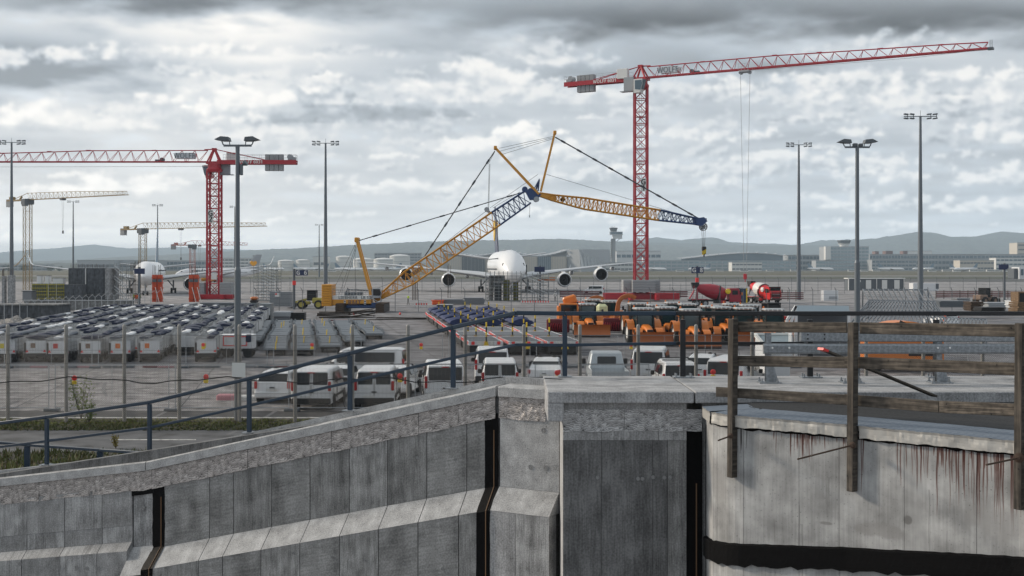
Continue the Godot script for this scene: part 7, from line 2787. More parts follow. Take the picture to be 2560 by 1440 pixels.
# front towards +z
func tractor_proto(plough: int) -> Node3D:
	var o := thing("tractor", "", "tractor", Vector3.ZERO, 0.0, "orange winter-service tractors parked close together")
	var b := Mb.new()
	b.box(V(0, 0.85, 0.2), V(0.75, 0.6, 3.6), Basis.IDENTITY, 0.05)
	obj("chassis", b, M["black"], o)
	b = Mb.new()
	var rings := []
	for q in [[0.35, 0.40, 1.66, 1.0], [1.2, 0.37, 1.58, 0.95], [1.9, 0.32, 1.42, 0.9], [2.2, 0.24, 1.25, 0.95]]:
		rings.append(PackedVector3Array([V(q[1], q[3], q[0]), V(q[1], q[2] - 0.15, q[0]), V(q[1] * 0.6, q[2], q[0]), V(-q[1] * 0.6, q[2], q[0]), V(-q[1], q[2] - 0.15, q[0]), V(-q[1], q[3], q[0])]))
	b.loft(rings)
	obj("bonnet", b, M["tractor orange"], o)
	b = Mb.new()
	b.box(V(0, 1.1, 2.2), V(0.5, 0.35, 0.08), Basis.IDENTITY, 0.03)
	obj("grille", b, M["black"], o)
	# cab: posts, panes and roof
	b = Mb.new()
	for s in [-0.74, 0.74]:
		for z in [-1.15, 0.42]:
			b.beam(V(s, 1.25, z), V(s * 0.92, 2.82, z * 0.94), 0.09)
	b.box(V(0, 1.25, -0.36), V(1.5, 0.3, 1.6))
	var cab := obj("cab", b, M["black"], o)
	b = Mb.new()
	b.box(V(0, 2.1, 0.41), V(1.30, 1.30, 0.03), Basis(Vector3.RIGHT, -0.02))
	obj("windscreen", b, M["tractor glass"], cab)
	b = Mb.new()
	b.box(V(0, 2.1, -1.12), V(1.30, 1.30, 0.03))
	obj("rear_window", b, M["tractor glass"], cab)
	for s in [-0.71, 0.71]:
		b = Mb.new()
		b.box(V(s, 2.1, -0.36), V(0.03, 1.30, 1.4), Basis(V(0, 0, 1), s * 0.05))
		obj("side_window", b, M["tractor glass"], cab)
	b = Mb.new()
	b.box(V(0, 2.92, -0.36), V(1.62, 0.2, 1.85), Basis.IDENTITY, 0.08)
	var rf := obj("cab_roof", b, M["roof grey"], o)
	for x in [-0.55, -0.2, 0.2, 0.55]:
		b = Mb.new()
		b.lathe(V(x, 2.9, 0.55), V(0, 0, 1), [Vector2(0.075, 0), Vector2(0.06, 0.05), Vector2(0, 0.06)], 8)
		obj("work_light", b, M["far white"], rf)
	b = Mb.new()
	b.lathe(V(-0.7, 3.0, -0.9), Vector3.UP, [Vector2(0.07, 0), Vector2(0.07, 0.14), Vector2(0, 0.2)], 8)
	obj("beacon", b, M["sticker orange"], rf)
	for s in [-1.0, 1.0]:
		wheel_at(o, V(s * 1.1, 0.9, -0.85), 0.9, 0.5, M["far white"], 20)
		wheel_at(o, V(s * 0.88, 0.62, 1.45), 0.62, 0.42, M["far white"], 18)
		for q in [[-0.85, 0.95, 1.14, 1.02], [1.45, 0.62, 0.88, 0.72]]:
			b = Mb.new()
			var n := 9
			for i in n:
				var a0 := lerpf(0.25, PI * 0.88, float(i) / n)
				var a1 := lerpf(0.25, PI * 0.88, float(i + 1) / n)
				for e in 2:
					var r: float = q[3] + 0.06 * (1 - e)
					var w := 0.30
					var p0 := V(s * q[2] - w, q[1] + sin(a0) * r, q[0] + cos(a0) * r)
					var p1 := V(s * q[2] - w, q[1] + sin(a1) * r, q[0] + cos(a1) * r)
					var x := V(w * 2, 0, 0)
					if e == 0:
						b.quad(p0, p0 + x, p1 + x, p1)
					else:
						b.quad(p0 + x, p0, p1, p1 + x)
				for w in [-0.30, 0.30]:
					var r0: float = q[3]
					var pts := []
					for e in [[a0, 0.0], [a0, 0.06], [a1, 0.06], [a1, 0.0]]:
						pts.append(V(s * q[2] + w, q[1] + sin(e[0]) * (r0 + e[1]), q[0] + cos(e[0]) * (r0 + e[1])))
					b.quad(pts[0], pts[1], pts[2], pts[3])
			obj("mudguard", b, M["tractor orange"], o)
		b = Mb.new()
		b.beam(V(s * 0.8, 2.3, 0.5), V(s * 1.25, 2.35, 0.6), 0.04)
		b.box(V(s * 1.3, 2.25, 0.6), V(0.2, 0.42, 0.08), Basis.IDENTITY, 0.03)
		obj("mirror", b, M["black"], o)
	b = Mb.new()
	b.tube(V(0.62, 1.5, 0.62), V(0.62, 2.75, 0.55), 0.06)
	obj("exhaust", b, M["black"], o)
	if plough > 0:
		# curved snow plough with end plates, ribs behind and a rubber edge
		b = Mb.new()
		var arc := []
		for i in 7:
			var a := lerpf(-0.75, 0.85, i / 6.0)
			arc.append(Vector2(3.45 - cos(a) * 0.75 + 0.75, 0.62 + sin(a) * 0.72))
		for i in 6:
			var p0: Vector2 = arc[i]
			var p1: Vector2 = arc[i + 1]
			var hw := 1.62
			b.quad(V(-hw, p0.y, p0.x), V(hw, p0.y, p0.x), V(hw * 1.02, p1.y, p1.x), V(-hw * 1.02, p1.y, p1.x))
			b.quad(V(hw, p0.y, p0.x - 0.05), V(-hw, p0.y, p0.x - 0.05), V(-hw * 1.02, p1.y, p1.x - 0.05), V(hw * 1.02, p1.y, p1.x - 0.05))
		for s in [-1.63, 1.63]:
			var pl := PackedVector2Array()
			for p in arc:
				pl.append(Vector2(p.x, p.y))
			pl.append(Vector2(3.36, 1.1))
			pl.append(Vector2(3.36, 0.2))
			b.prism(pl, -0.03, 0.03, Transform3D(Basis(V(0, 0, 1), Vector3.UP, V(-1, 0, 0)), V(s, 0, 0)))
		var pb := obj("plough_blade", b, M["plough orange"], o)
		b = Mb.new()
		b.box(V(0, 0.10, 3.62), V(3.24, 0.2, 0.05))
		obj("cutting_edge", b, M["black"], pb)
		b = Mb.new()
		for s in [-0.5, 0.5]:
			b.beam(V(s * 0.6, 0.7, 1.9), V(s, 0.6, 3.4), 0.14)
		for x in [-0.55, 0.55]:
			b.box(V(x, 0.72, 3.76), V(0.02, 0.9, 0.02))
		obj("push_frame", b, M["plough orange"], pb)
	return o

func tractors() -> void:
	var pp := tractor_proto(1)
	var np := tractor_proto(0)
	var first := [true, true]
	var list := [[1611, 100.5, 0.10, 1], [1728, 97.5, 0.06, 1], [1862, 101, -0.02, 1], [1470, 113, 0.05, 1], [1780, 106, 0.10, 0], [1484, 128, 0.1, 0], [1524, 122, 0.05, 0], [1594, 114, 0.08, 0], [1642, 110, 0.06, 0], [1686, 117, 0.06, 0], [1721, 112, 0.05, 0], [1667, 103, 0.08, 0], [1833, 112, 0.02, 0], [1806, 103, 0.05, 0], [1875, 109, 0.0, 0], [1935, 98, -0.05, 0]]
	var lab := ["tractor with a tilted plough, left one of the two front ploughs", "tractor with the foremost plough, behind the black railing post", "tractor with a plough partly hidden by the first timber post", "tractor with a dull orange plough standing apart at the left", "tractor cab with a pink-orange plate, before the right plough", "tractor at the back left, behind the curved chute", "tractor at the back, next to the pale yellow tank", "tractor right of the curved orange chute", "second tractor cab right of the curved chute", "tractor cab farthest back in the middle", "tractor cab at the back below the dark red mixer", "tractor close behind the left front plough", "tractor cab in the second row, at the right", "tractor cab between the two right ploughs", "tractor at the right end of the rear row", "tractor with a pale roof beside the timber post"]
	for i in list.size():
		var q: Array = list[i]
		var k: int = 0 if q[3] else 1
		var src: Node3D = pp if q[3] else np
		if first[k]:
			first[k] = false
			src.position = gr(q[0], q[1])
			src.rotation.y = q[2]
			src.set_meta("label", lab[i])
		else:
			dup(src, gr(q[0], q[1]), q[2], lab[i])
	# snow blowers: red reel box with a curved orange chute
	for q in [[1535, 118, 3.6, 0.9, "snow blower with a tall orange chute arching to the right", 1], [1458, 136, 3.0, 1.0, "snow blower whose orange chute curls low behind the left tractors", 1], [1395, 116, 1.5, 0.0, "dark red snow blower drum at the left end of the tractors", 0]]:
		var o := thing("snow_blower", q[4], "snow blower", gr(q[0], q[1]))
		var b := Mb.new()
		b.box(V(0, 0.75, 0), V(2.2, 1.3, 0.9), Basis.IDENTITY, 0.08)
		obj("housing", b, M["blower red"], o)
		b = Mb.new()
		for i in 9:
			b.lathe(V(-0.9 + i * 0.22, 0.6, 0.5), V(1, 0, 0.3), [Vector2(0.1, 0), Vector2(0.42, 0.02), Vector2(0.42, 0.05), Vector2(0.1, 0.07)], 12, false)
		obj("auger", b, M["mixer red"], o)
		if q[5]:
			b = Mb.new()
			var pts := []
			var hgt: float = q[2]
			for i in 12:
				var a := lerpf(0, PI * 0.72, i / 11.0)
				pts.append(V(0.4 + (1.0 - cos(a)) * 1.15 * q[3], hgt - 1.0 + sin(a) * 1.0, 0.0))
			b.beam(V(0.2, 1.3, 0), pts[0], 0.42, 0.46)
			for i in 11:
				b.beam(pts[i], pts[i + 1] + (pts[i + 1] - pts[i]).normalized() * 0.03, 0.40, 0.34, V(0, 0, 1))
			obj("chute", b, M["plough orange"], o)
	# orange carrier with a dark open cab, and a pale tank
	var o := thing("service_truck", "orange service truck with a dark open cab at the left end of the tractors", "truck", gr(1422, 122), 0.0)
	var b := Mb.new()
	b.prism(PackedVector2Array([Vector2(-1.0, 0.6), Vector2(1.0, 0.6), Vector2(1.0, 1.9), Vector2(0.9, 2.7), Vector2(-0.9, 2.7), Vector2(-1.0, 1.9)]), -1.6, 0.2, Transform3D.IDENTITY)
	obj("cab", b, M["tractor orange"], o)
	b = Mb.new()
	b.box(V(0, 2.15, 0.2), V(1.6, 0.85, 0.06), Basis.IDENTITY, 0.03)
	b.box(V(-0.97, 2.1, -0.6), V(0.06, 0.8, 1.1))
	obj("window", b, M["car glass"], o)
	b = Mb.new()
	b.box(V(0, 1.6, -2.6), V(2.2, 1.6, 1.9), Basis.IDENTITY, 0.1)
	b.box(V(0.2, 3.0, -2.2), V(1.4, 0.9, 1.2), Basis(V(0, 0, 1), 0.3), 0.15)
	obj("spreader", b, M["tractor orange"], o)
	for s in [-0.85, 0.85]:
		for z in [-0.4, -2.8]:
			wheel_at(o, V(s, 0.55, z), 0.55, 0.35, M["far grey"])
	o = thing("liquid_tank", "pale yellow plastic tank carried between two tractors", "tank", gr(1505, 121))
	b = Mb.new()
	b.box(V(0, 2.2, 0), V(1.1, 1.0, 1.2), Basis.IDENTITY, 0.25)
	obj("tank", b, mk("tank plastic", 0.60, 0.62, 0.36, 0.5), o)
	b = Mb.new()
	b.box(V(0, 1.45, 0), V(1.3, 0.5, 1.3))
	b.box(V(-0.5, 0.6, 0), V(0.12, 1.2, 0.12))
	b.box(V(0.5, 0.6, 0), V(0.12, 1.2, 0.12))
	obj("stand", b, M["plough orange"], o)
	b = Mb.new()
	b.lathe(V(0, 2.7, 0), Vector3.UP, [Vector2(0.2, 0), Vector2(0.2, 0.12), Vector2(0, 0.12)], 10, false)
	obj("cap", b, M["black"], o)
	# a big orange sweeper seen between the planks of the timber guard
	o = thing("sweeper_body", "big orange machine body showing between the planks of the timber guard", "machine", gr(2252, 74))
	b = Mb.new()
	var pr := PackedVector2Array()
	for i in 15:
		var a := PI * i / 14.0
		pr.append(Vector2(cos(a) * 2.3, 1.75 + sin(a) * 1.35))
	pr.append(Vector2(-2.3, 0.5))
	pr.append(Vector2(2.3, 0.5))
	b.prism(pr, -1.0, 1.0)
	obj("housing", b, M["tractor orange"], o)
	b = Mb.new()
	b.box(V(1.1, 1.35, 1.0), V(1.9, 0.7, 0.1), Basis.IDENTITY, 0.03)
	obj("grille", b, M["black"], o)
	b = Mb.new()
	b.beam(V(-0.4, 3.08, 1.02), V(0.3, 2.75, 1.02), 0.06, 0.2)
	obj("dark_mark", b, M["black"], o)
	for s in [-1.6, 1.6]:
		wheel_at(o, V(s, 0.5, 0.4), 0.5, 0.4, M["far grey"])

# front towards -z
func mixer(label: String, u: float, d: float, turn: float, paint: Material, striped: bool) -> void:
	var o := thing("mixer_truck", label, "concrete mixer", gr(u, d), turn)
	var b := Mb.new()
	b.box(V(0, 0.95, 0.6), V(0.9, 0.3, 7.2))
	b.box(V(0, 0.75, -0.6), V(2.2, 0.5, 1.0))
	obj("chassis", b, M["black"], o)
	b = Mb.new()
	b.prism(PackedVector2Array([Vector2(-4.3, 0.75), Vector2(-2.4, 0.75), Vector2(-2.3, 2.2), Vector2(-2.45, 2.95), Vector2(-3.9, 2.95), Vector2(-4.25, 1.9)]), -1.22, 1.22, Transform3D(Basis(V(0, 0, 1), Vector3.UP, V(-1, 0, 0)), Vector3.ZERO))
	var cab := obj("cab", b, paint, o)
	b = Mb.new()
	b.box(V(0, 2.35, -4.12), V(2.1, 0.95, 0.08), Basis(Vector3.RIGHT, -0.32), 0.02)
	obj("windscreen", b, M["car glass"], cab)
	b = Mb.new()
	b.box(V(0, 2.92, -4.05), V(2.3, 0.12, 0.3), Basis.IDENTITY, 0.03)
	obj("sun_visor", b, M["black"], cab)
	b = Mb.new()
	b.box(V(0, 1.45, -4.33), V(1.9, 0.62, 0.1), Basis.IDENTITY, 0.03)
	b.box(V(0, 0.82, -4.36), V(2.4, 0.42, 0.14), Basis.IDENTITY, 0.05)
	obj("grille", b, M["black"], cab)
	b = Mb.new()
	b.box(V(0, 1.66, -4.39), V(1.5, 0.05, 0.03))
	b.box(V(0, 0.85, -4.44), V(0.5, 0.12, 0.02))
	obj("trim", b, M["far white"], cab)
	for s in [-1.0, 1.0]:
		b = Mb.new()
		b.box(V(s * 1.235, 2.25, -3.3), V(0.05, 0.7, 0.9), Basis.IDENTITY, 0.02)
		obj("side_window", b, M["car glass"], cab)
		b = Mb.new()
		b.box(V(s * 1.4, 2.2, -4.2), V(0.2, 0.6, 0.15), Basis.IDENTITY, 0.05)
		obj("mirror", b, M["black"], cab)
		b = Mb.new()
		b.box(V(s * 0.95, 0.95, -4.42), V(0.4, 0.2, 0.06), Basis.IDENTITY, 0.03)
		obj("headlight", b, M["far white"], cab)
		for z in [-3.3, 1.5, 2.9]:
			wheel_at(o, V(s * 1.0, 0.52, z), 0.52, 0.36, M["far grey"], 18)
		b = Mb.new()
		b.box(V(s * 1.05, 1.12, 2.2), V(0.5, 0.06, 2.7))
		b.box(V(s * 1.1, 0.75, -1.4), V(0.3, 0.5, 0.8), Basis.IDENTITY, 0.05)
		obj("mudguard", b, paint, o)
	# drum, tilted up towards the rear
	var ax := V(0, 0.26, 1.0).normalized()
	b = Mb.new()
	b.lathe(V(0, 1.85, -2.0), ax, [Vector2(0, 0), Vector2(0.75, 0.0), Vector2(0.95, 0.15), Vector2(1.22, 1.3), Vector2(1.24, 2.1), Vector2(1.1, 3.0), Vector2(0.62, 4.7), Vector2(0.5, 4.9), Vector2(0, 4.9)], 24)
	var dr := obj("drum", b, paint, o)
	if striped:
		b = Mb.new()
		b.lathe(V(0, 1.85, -2.0), ax, [Vector2(1.245, 1.55), Vector2(1.255, 2.1), Vector2(1.115, 3.0), Vector2(1.02, 3.35)], 24)
		obj("drum_band", b, M["far white"], dr)
	b = Mb.new()
	b.lathe(V(0, 1.85, -2.0), ax, [Vector2(1.2, 1.18), Vector2(1.3, 1.2), Vector2(1.3, 1.36), Vector2(1.2, 1.4)], 24, false)
	obj("roller_ring", b, M["black"], dr)
	b = Mb.new()
	b.lathe(V(0.9, 2.45, -2.15), V(1, 0, 0), [Vector2(0, 0), Vector2(0.36, 0), Vector2(0.42, 0.1), Vector2(0.42, 0.5), Vector2(0, 0.6)], 14)
	obj("water_tank", b, M["yellow"] if not striped else M["far white"], o)
	b = Mb.new()
	b.prism(PackedVector2Array([Vector2(-0.3, 0.2), Vector2(0.5, 0.0), Vector2(0.8, 1.0), Vector2(-0.5, 1.0)]), -0.5, 0.5, Transform3D(Basis(V(0, 0, 1), Vector3.UP, V(-1, 0, 0)), V(0, 2.9, 2.9)))
	obj("hopper", b, M["black"], o)
	b = Mb.new()
	b.beam(V(0, 2.6, 3.2), V(0.1, 1.2, 4.0), 0.5, 0.12)
	for s in [-0.8, 0.8]:
		b.beam(V(s, 1.0, 2.8), V(s * 0.7, 2.9, 2.7), 0.12)
	b.tube(V(0.8, 0.9, 3.6), V(0.8, 3.4, 3.3), 0.04)
	obj("chute", b, paint if not striped else M["far grey"], o)

func loader(label: String, u: float, d: float, turn: float, paint: Material) -> void:
	var o := thing("wheel_loader", label, "wheel loader", gr(u, d), turn)
	var b := Mb.new()
	b.box(V(0, 1.25, 1.2), V(1.7, 0.9, 2.0), Basis.IDENTITY, 0.15)
	b.box(V(0, 0.9, -1.2), V(1.2, 0.5, 2.0), Basis.IDENTITY, 0.1)
	obj("body", b, paint, o)
	b = Mb.new()
	b.box(V(0, 2.0, 0.1), V(1.3, 1.5, 1.3), Basis.IDENTITY, 0.08)
	var cab := obj("cab", b, M["car glass"], o)
	b = Mb.new()
	b.box(V(0, 2.8, 0.1), V(1.45, 0.14, 1.5), Basis.IDENTITY, 0.05)
	for s in [-0.66, 0.66]:
		for z in [-0.56, 0.76]:
			b.box(V(s, 2.0, z), V(0.09, 1.6, 0.09))
	obj("cab_frame", b, M["black"], cab)
	for s in [-0.9, 0.9]:
		for z in [-1.4, 1.2]:
			wheel_at(o, V(s, 0.68, z), 0.68, 0.5, paint, 16)
	b = Mb.new()
	for s in [-0.4, 0.4]:
		b.beam(V(s, 1.5, -0.7), V(s, 1.0, -2.6), 0.16, 0.26)
	obj("lift_arm", b, paint, o)
	b = Mb.new()
	b.prism(PackedVector2Array([Vector2(-3.6, 0.15), Vector2(-2.6, 0.15), Vector2(-2.4, 0.6), Vector2(-2.6, 1.1), Vector2(-2.75, 0.35)]), -1.15, 1.15, Transform3D(Basis(V(0, 0, 1), Vector3.UP, V(-1, 0, 0)), Vector3.ZERO))
	obj("bucket", b, M["black"], o)

# ---------------------------------------------------------------- poles, fences, signs and the building site
func bx(o: Node3D, nm: String, m: String, u0: float, u1: float, v0: float, v1: float, d: float, deep: float, bev := 0.0) -> MeshInstance3D:
	var a := at(u0, v1, d)
	var c := at(u1, v0, d)
	var b := Mb.new()
	b.box(V((a.x + c.x) * 0.5, (a.y + c.y) * 0.5, -d - deep * 0.5), V(c.x - a.x, c.y - a.y, deep), Basis.IDENTITY, bev)
	return obj(nm, b, M[m], o)

func tb(o: Node3D, nm: String, m: String, pts: Array, d: float, r: float, k := 6) -> void:
	var b := Mb.new()
	for i in pts.size() - 1:
		b.tube(at(pts[i][0], pts[i][1], d), at(pts[i + 1][0], pts[i + 1][1], d), r, r, k)
	obj(nm, b, M[m], o)

func flood_mast(label: String, u: float, d: float, vt: float, r: float, half: float, heads: bool) -> void:
	var h := by_px(d, vt)
	var o := thing("floodlight_mast", label, "light mast", gr(u, d), 0.0, "tall apron floodlight masts")
	var b := Mb.new()
	b.lathe(Vector3.ZERO, Vector3.UP, [Vector2(r, 0), Vector2(r * 0.95, h * 0.2), Vector2(r * 0.42, h)], 14)
	obj("pole", b, M["pole grey"], o)
	b = Mb.new()
	b.box(V(0, h, 0), V(half * 2, 0.12, 0.14))
	obj("cross_arm", b, M["pole grey"], o)
	b = Mb.new()
	b.tube(V(0, h, 0), V(0, h + 0.9, 0), 0.03)
	obj("lightning_rod", b, M["pole grey"], o)
	for s in [-1.0, 1.0]:
		for k in 2:
			for y in [0.32, -0.32]:
				b = Mb.new()
				var x: float = s * (half - 0.3 - k * half * 0.36)
				b.box(V(x, h + y, 0.1), V(half * 0.27, 0.2, 0.5), Basis(V(0, 0, 1), s * 0.12), 0.05)
				if heads:
					b.box(V(x + half * 0.1, h + y * 0.5, 0.05), V(0.07, 0.4, 0.1))
				obj("floodlight", b, M["far dark"], o)

func street_lamp(label: String, u: float, d: float, vt: float, extra: bool) -> void:
	var h := by_px(d, vt)
	var o := thing("street_lamp", label, "street lamp", gr(u, d))
	var b := Mb.new()
	b.lathe(Vector3.ZERO, Vector3.UP, [Vector2(0.14, 0), Vector2(0.13, h * 0.55), Vector2(0.095, h * 0.56), Vector2(0.085, h)], 14)
	obj("pole", b, M["pole grey"], o)
	b = Mb.new()
	b.box(V(0, h, 0), V(1.15, 0.08, 0.10))
	obj("cross_arm", b, M["pole grey"], o)
	for s in [-1.0, 1.0]:
		b = Mb.new()
		b.pipe([V(s * 0.52, h, 0), V(s * 0.60, h + 0.05, 0), V(s * 0.66, h + 0.2, 0)], 0.025)
		b.pipe([V(s * 0.32, h, 0), V(s * 0.34, h + 0.2, 0)], 0.02)
		obj("bracket", b, M["pole grey"], o)
		b = Mb.new()
		var xf := Transform3D(Basis(V(s, 0, 0), Vector3.UP, V(0, 0, 1)), V(s * 0.3, h + 0.18, 0))
		b.prism(PackedVector2Array([Vector2(0.0, 0.0), Vector2(0.04, 0.16), Vector2(0.36, 0.19), Vector2(0.62, 0.06), Vector2(0.3, 0.0)]), -0.22, 0.22, xf)
		obj("lamp_head", b, M["far dark"], o)
	if extra:
		b = Mb.new()
		b.box(V(-0.1, h + 0.1, 0), V(0.22, 0.16, 0.2), Basis.IDENTITY, 0.03)
		b.box(V(0.16, h + 0.1, 0), V(0.2, 0.14, 0.2), Basis.IDENTITY, 0.03)
		obj("control_box", b, M["far dark"], o)
	else:
		b = Mb.new()
		b.box(V(0.16, h - 1.0, 0), V(0.12, 0.45, 0.14), Basis.IDENTITY, 0.02)
		b.lathe(V(0.28, h - 0.75, 0), V(0.9, 0.5, 0.2), [Vector2(0.05, -0.08), Vector2(0.13, 0.06), Vector2(0.13, 0.1), Vector2(0, 0.1)], 10)
		obj("siren", b, M["pole grey"], o)

# woven diamond wire between x0 and x1
func chain_link(x0: float, x1: float, y0: float, y1: float, z: float, cell: float, r: float) -> Mb:
	var b := Mb.new()
	var h := y1 - y0
	var n := int((x1 - x0 + h) / cell)
	for i in n:
		var x := x0 - h + i * cell
		for s in 2:
			var a := Vector2(x, y0) if s == 0 else Vector2(x, y1)
			var c := Vector2(x + h, y1) if s == 0 else Vector2(x + h, y0)
			if a.x < x0:
				a = a.lerp(c, (x0 - a.x) / h)
			if c.x > x1:
				c = a.lerp(c, (x1 - a.x) / (c.x - a.x)) if c.x > a.x else c
			if c.x <= a.x:
				continue
			var zz := z + (r if s else -r)
			var t := V(0, r * 1.4, 0)
			var f := V(0, 0, r * 1.2)
			var p := V(a.x, a.y, zz)
			var q := V(c.x, c.y, zz)
			b.quad(p - t, q - t, q + f, p + f)
			b.quad(p + f, q + f, q + t, p + t)
			b.quad(q - t, p - t, p + t, q + t)
	return b

func fences() -> void:
	# the tall chain-link fence along the road
	var d := 49.2
	var o := thing("chain_link_fence", "tall chain-link fence with pale posts between the road and the parked cars", "fence")
	var us := []
	for i in 23:
		us.append(-263 + i * 143.0)
	for u in us:
		var b := Mb.new()
		var p := gr(u + rng.randf_range(-4, 4), d + 0.06)
		b.lathe(p, Vector3.UP, [Vector2(0.075, 0), Vector2(0.075, 3.98), Vector2(0.05, 4.05), Vector2(0, 4.06)], 10)
		obj("post", b, M["post grey"], o)
	var x0 := gr(-290, d).x
	var x1 := gr(2900, d).x
	var cl := obj("wire_mesh", chain_link(x0, x1, 0.06, 3.62, -d + 0.06, 0.075, 0.0034), M["wire"], o)
	cl.set_meta("kind", "stuff")
	for y in [0.1, 1.25, 1.9, 2.45, 3.0, 3.62]:
		var b := Mb.new()
		b.tube(V(x0, y, -d + 0.08), V(x1, y, -d + 0.08), 0.006, 0.006, 5)
		obj("strand", b, M["wire"], o)
	var cb := Mb.new()
	var pts := []
	for i in 60:
		var u := -260 + i * 36.0
		pts.append(gr(u, d - 0.12, 1.78 + 0.10 * sin(i * 0.62) + 0.05 * sin(i * 1.7)))
	cb.pipe(pts, 0.022, 6)
	var cable := obj("cable", cb, M["black"])
	tag(cable, "black cable slung in loose waves along the chain-link fence", "cable")
	# white notice on the fence
	o = thing("notice_board", "blank white notice board fixed to the fence beside the street lamp", "sign")
	bx(o, "panel", "far white", 580, 613, 907, 943, d - 0.1, 0.03)
	bx(o, "stiffener", "post grey", 580, 613, 905.5, 907, d - 0.1, 0.05)
	# mobile site fence panels in concrete feet, one row before and one row behind the cars
	for q in [[53.2, -170, 1900, 300.0, 2.0, "near"], [76.0, -200, 2500, 219.0, 2.0, "far"]]:
		var n := int((q[2] - q[1]) / q[3])
		for i in n:
			var u: float = q[1] + i * q[3]
			var f := thing("site_fence_panel", "", "fence panel", Vector3.ZERO, 0.0, "mobile wire fence panels in concrete feet")
			f.set_meta("label", "mobile wire fence panel, %s from the left %s" % [nth(i), "just behind the chain-link fence" if q[5] == "near" else "between parked cars and carts"])
			var a := gr(u + 8, q[0], 0.12)
			var c := gr(u + q[3] - 8, q[0], 0.12)
			var b := Mb.new()
			for p in [a, c]:
				b.tube(p, p + V(0, q[4], 0), 0.022)
			for y in [0.05, q[4] - 0.03]:
				b.tube(a + V(0, y, 0), c + V(0, y, 0), 0.02)
			b.tube((a + c) * 0.5, (a + c) * 0.5 + V(0, q[4], 0), 0.012)
			obj("frame", b, M["far grey"], f)
			b = Mb.new()
			for k in 28:
				var p := a.lerp(c, (k + 0.5) / 28.0)
				b.tube(p, p + V(0, q[4], 0), 0.0032, 0.0032, 3, false)
			for k in 9:
				b.tube(a + V(0, q[4] * k / 9.0, 0), c + V(0, q[4] * k / 9.0, 0), 0.0032, 0.0032, 3, false)
			obj("wire_grid", b, M["wire"], f).set_meta("kind", "stuff")
			b = Mb.new()
			b.box(gr(u, q[0], 0.07), V(0.7, 0.14, 0.24), Basis.IDENTITY, 0.03)
			obj("foot", b, M["far dark"], f)
	# fence with forked arms on the left
	var n := 27
	o = thing("security_fence", "security fence with forked barbed-wire arms leading back on the left", "fence")
	var base := func(f: float) -> Vector3: return gr(lerpf(-60, 392, pow(f, 0.86)), lerpf(108, 168, f))
	for i in n:
		var p: Vector3 = base.call(i / float(n - 1))
		var b := Mb.new()
		b.tube(p, p + V(0, 2.75, 0), 0.035)
		b.tube(p + V(0, 2.75, 0), p + V(0.55, 3.2, 0.1), 0.03)
		b.tube(p + V(0, 2.75, 0), p + V(-0.35, 3.05, -0.1), 0.025)
		obj("post", b, M["far grey"], o)
	for y in [0.9, 1.8, 2.7, 2.95, 3.18]:
		var b := Mb.new()
		for i in n - 1:
			var off_ := V(maxf(0, y - 2.75) * 1.2, y, 0)
			b.tube(base.call(i / float(n - 1)) + off_, base.call((i + 1) / float(n - 1)) + off_, 0.012, 0.012, 4, false)
		obj("strand", b, M["wire"], o)
	# thin dark posts along the back of the yard, and the line beyond the building site
	for q in [[172.0, 640, 2640, 58.0, 3.1, "yard fence of thin dark posts with bent tops behind the parked machines"], [292.0, 560, 2640, 33.0, 3.6, "far wire fence of thin posts along the edge of the apron"]]:
		o = thing("wire_fence", q[5], "fence")
		var m := int((q[2] - q[1]) / q[3])
		for i in m:
			var p := gr(q[1] + i * q[3], q[0])
			var b := Mb.new()
			b.tube(p, p + V(0, q[4], 0), 0.045)
			b.tube(p + V(0, q[4], 0), p + V(-0.25, q[4] + 0.4, 0.2), 0.04)
			obj("post", b, M["far dark"], o)
		for k in 5:
			var b := Mb.new()
			b.tube(gr(q[1], q[0], q[4] * (k + 1) / 5.0), gr(q[2], q[0], q[4] * (k + 1) / 5.0), 0.012, 0.012, 4)
			obj("strand", b, M["wire"], o)
	# hazard lamps
	var lamps := [[186, 945, 53, "fourth post"], [515, 942, 53, "between the street lamp and the white saloon"], [1053, 862, 76, "fence right of the dollies"], [1000, 940, 53, "before the small van right of the rail post"], [1393, 932, 53, "left of the blue rail post on the slab"], [1783, 930, 53, "right of the black rail post"], [1322, 858, 76, "before the pallet trailers"], [508, 862, 76, "on the front row of carts"], [1578, 862, 76, "before the left plough"], [780, 862, 76, "before the roller dollies"]]
	for q in lamps:
		o = thing("hazard_lamp", "round red hazard lamp " + ["hanging at the far left of the fence", "hanging before the front-row carts", "on the fence right of the dollies", "above the small van right of the rail post", "left of the blue rail post on the slab", "right of the black rail post", "before the pallet trailers", "on the cart standing apart", "before the left front plough", "before the roller dollies"][lamps.find(q)], "warning lamp", Vector3.ZERO, 0.0, "red hazard lamps on the site fences")
		var c := at(q[0], q[1], q[2] - 0.15)
		var b := Mb.new()
		b.lathe(c, V(0, 0, 1), [Vector2(0, -0.05), Vector2(0.11, -0.04), Vector2(0.12, 0.0), Vector2(0.11, 0.04), Vector2(0, 0.06)], 14)
		obj("lens", b, M["signal red"], o)
		b = Mb.new()
		b.box(c + V(0, -0.2, 0), V(0.2, 0.16, 0.1), Basis.IDENTITY, 0.02)
		obj("battery_box", b, M["yellow"], o)
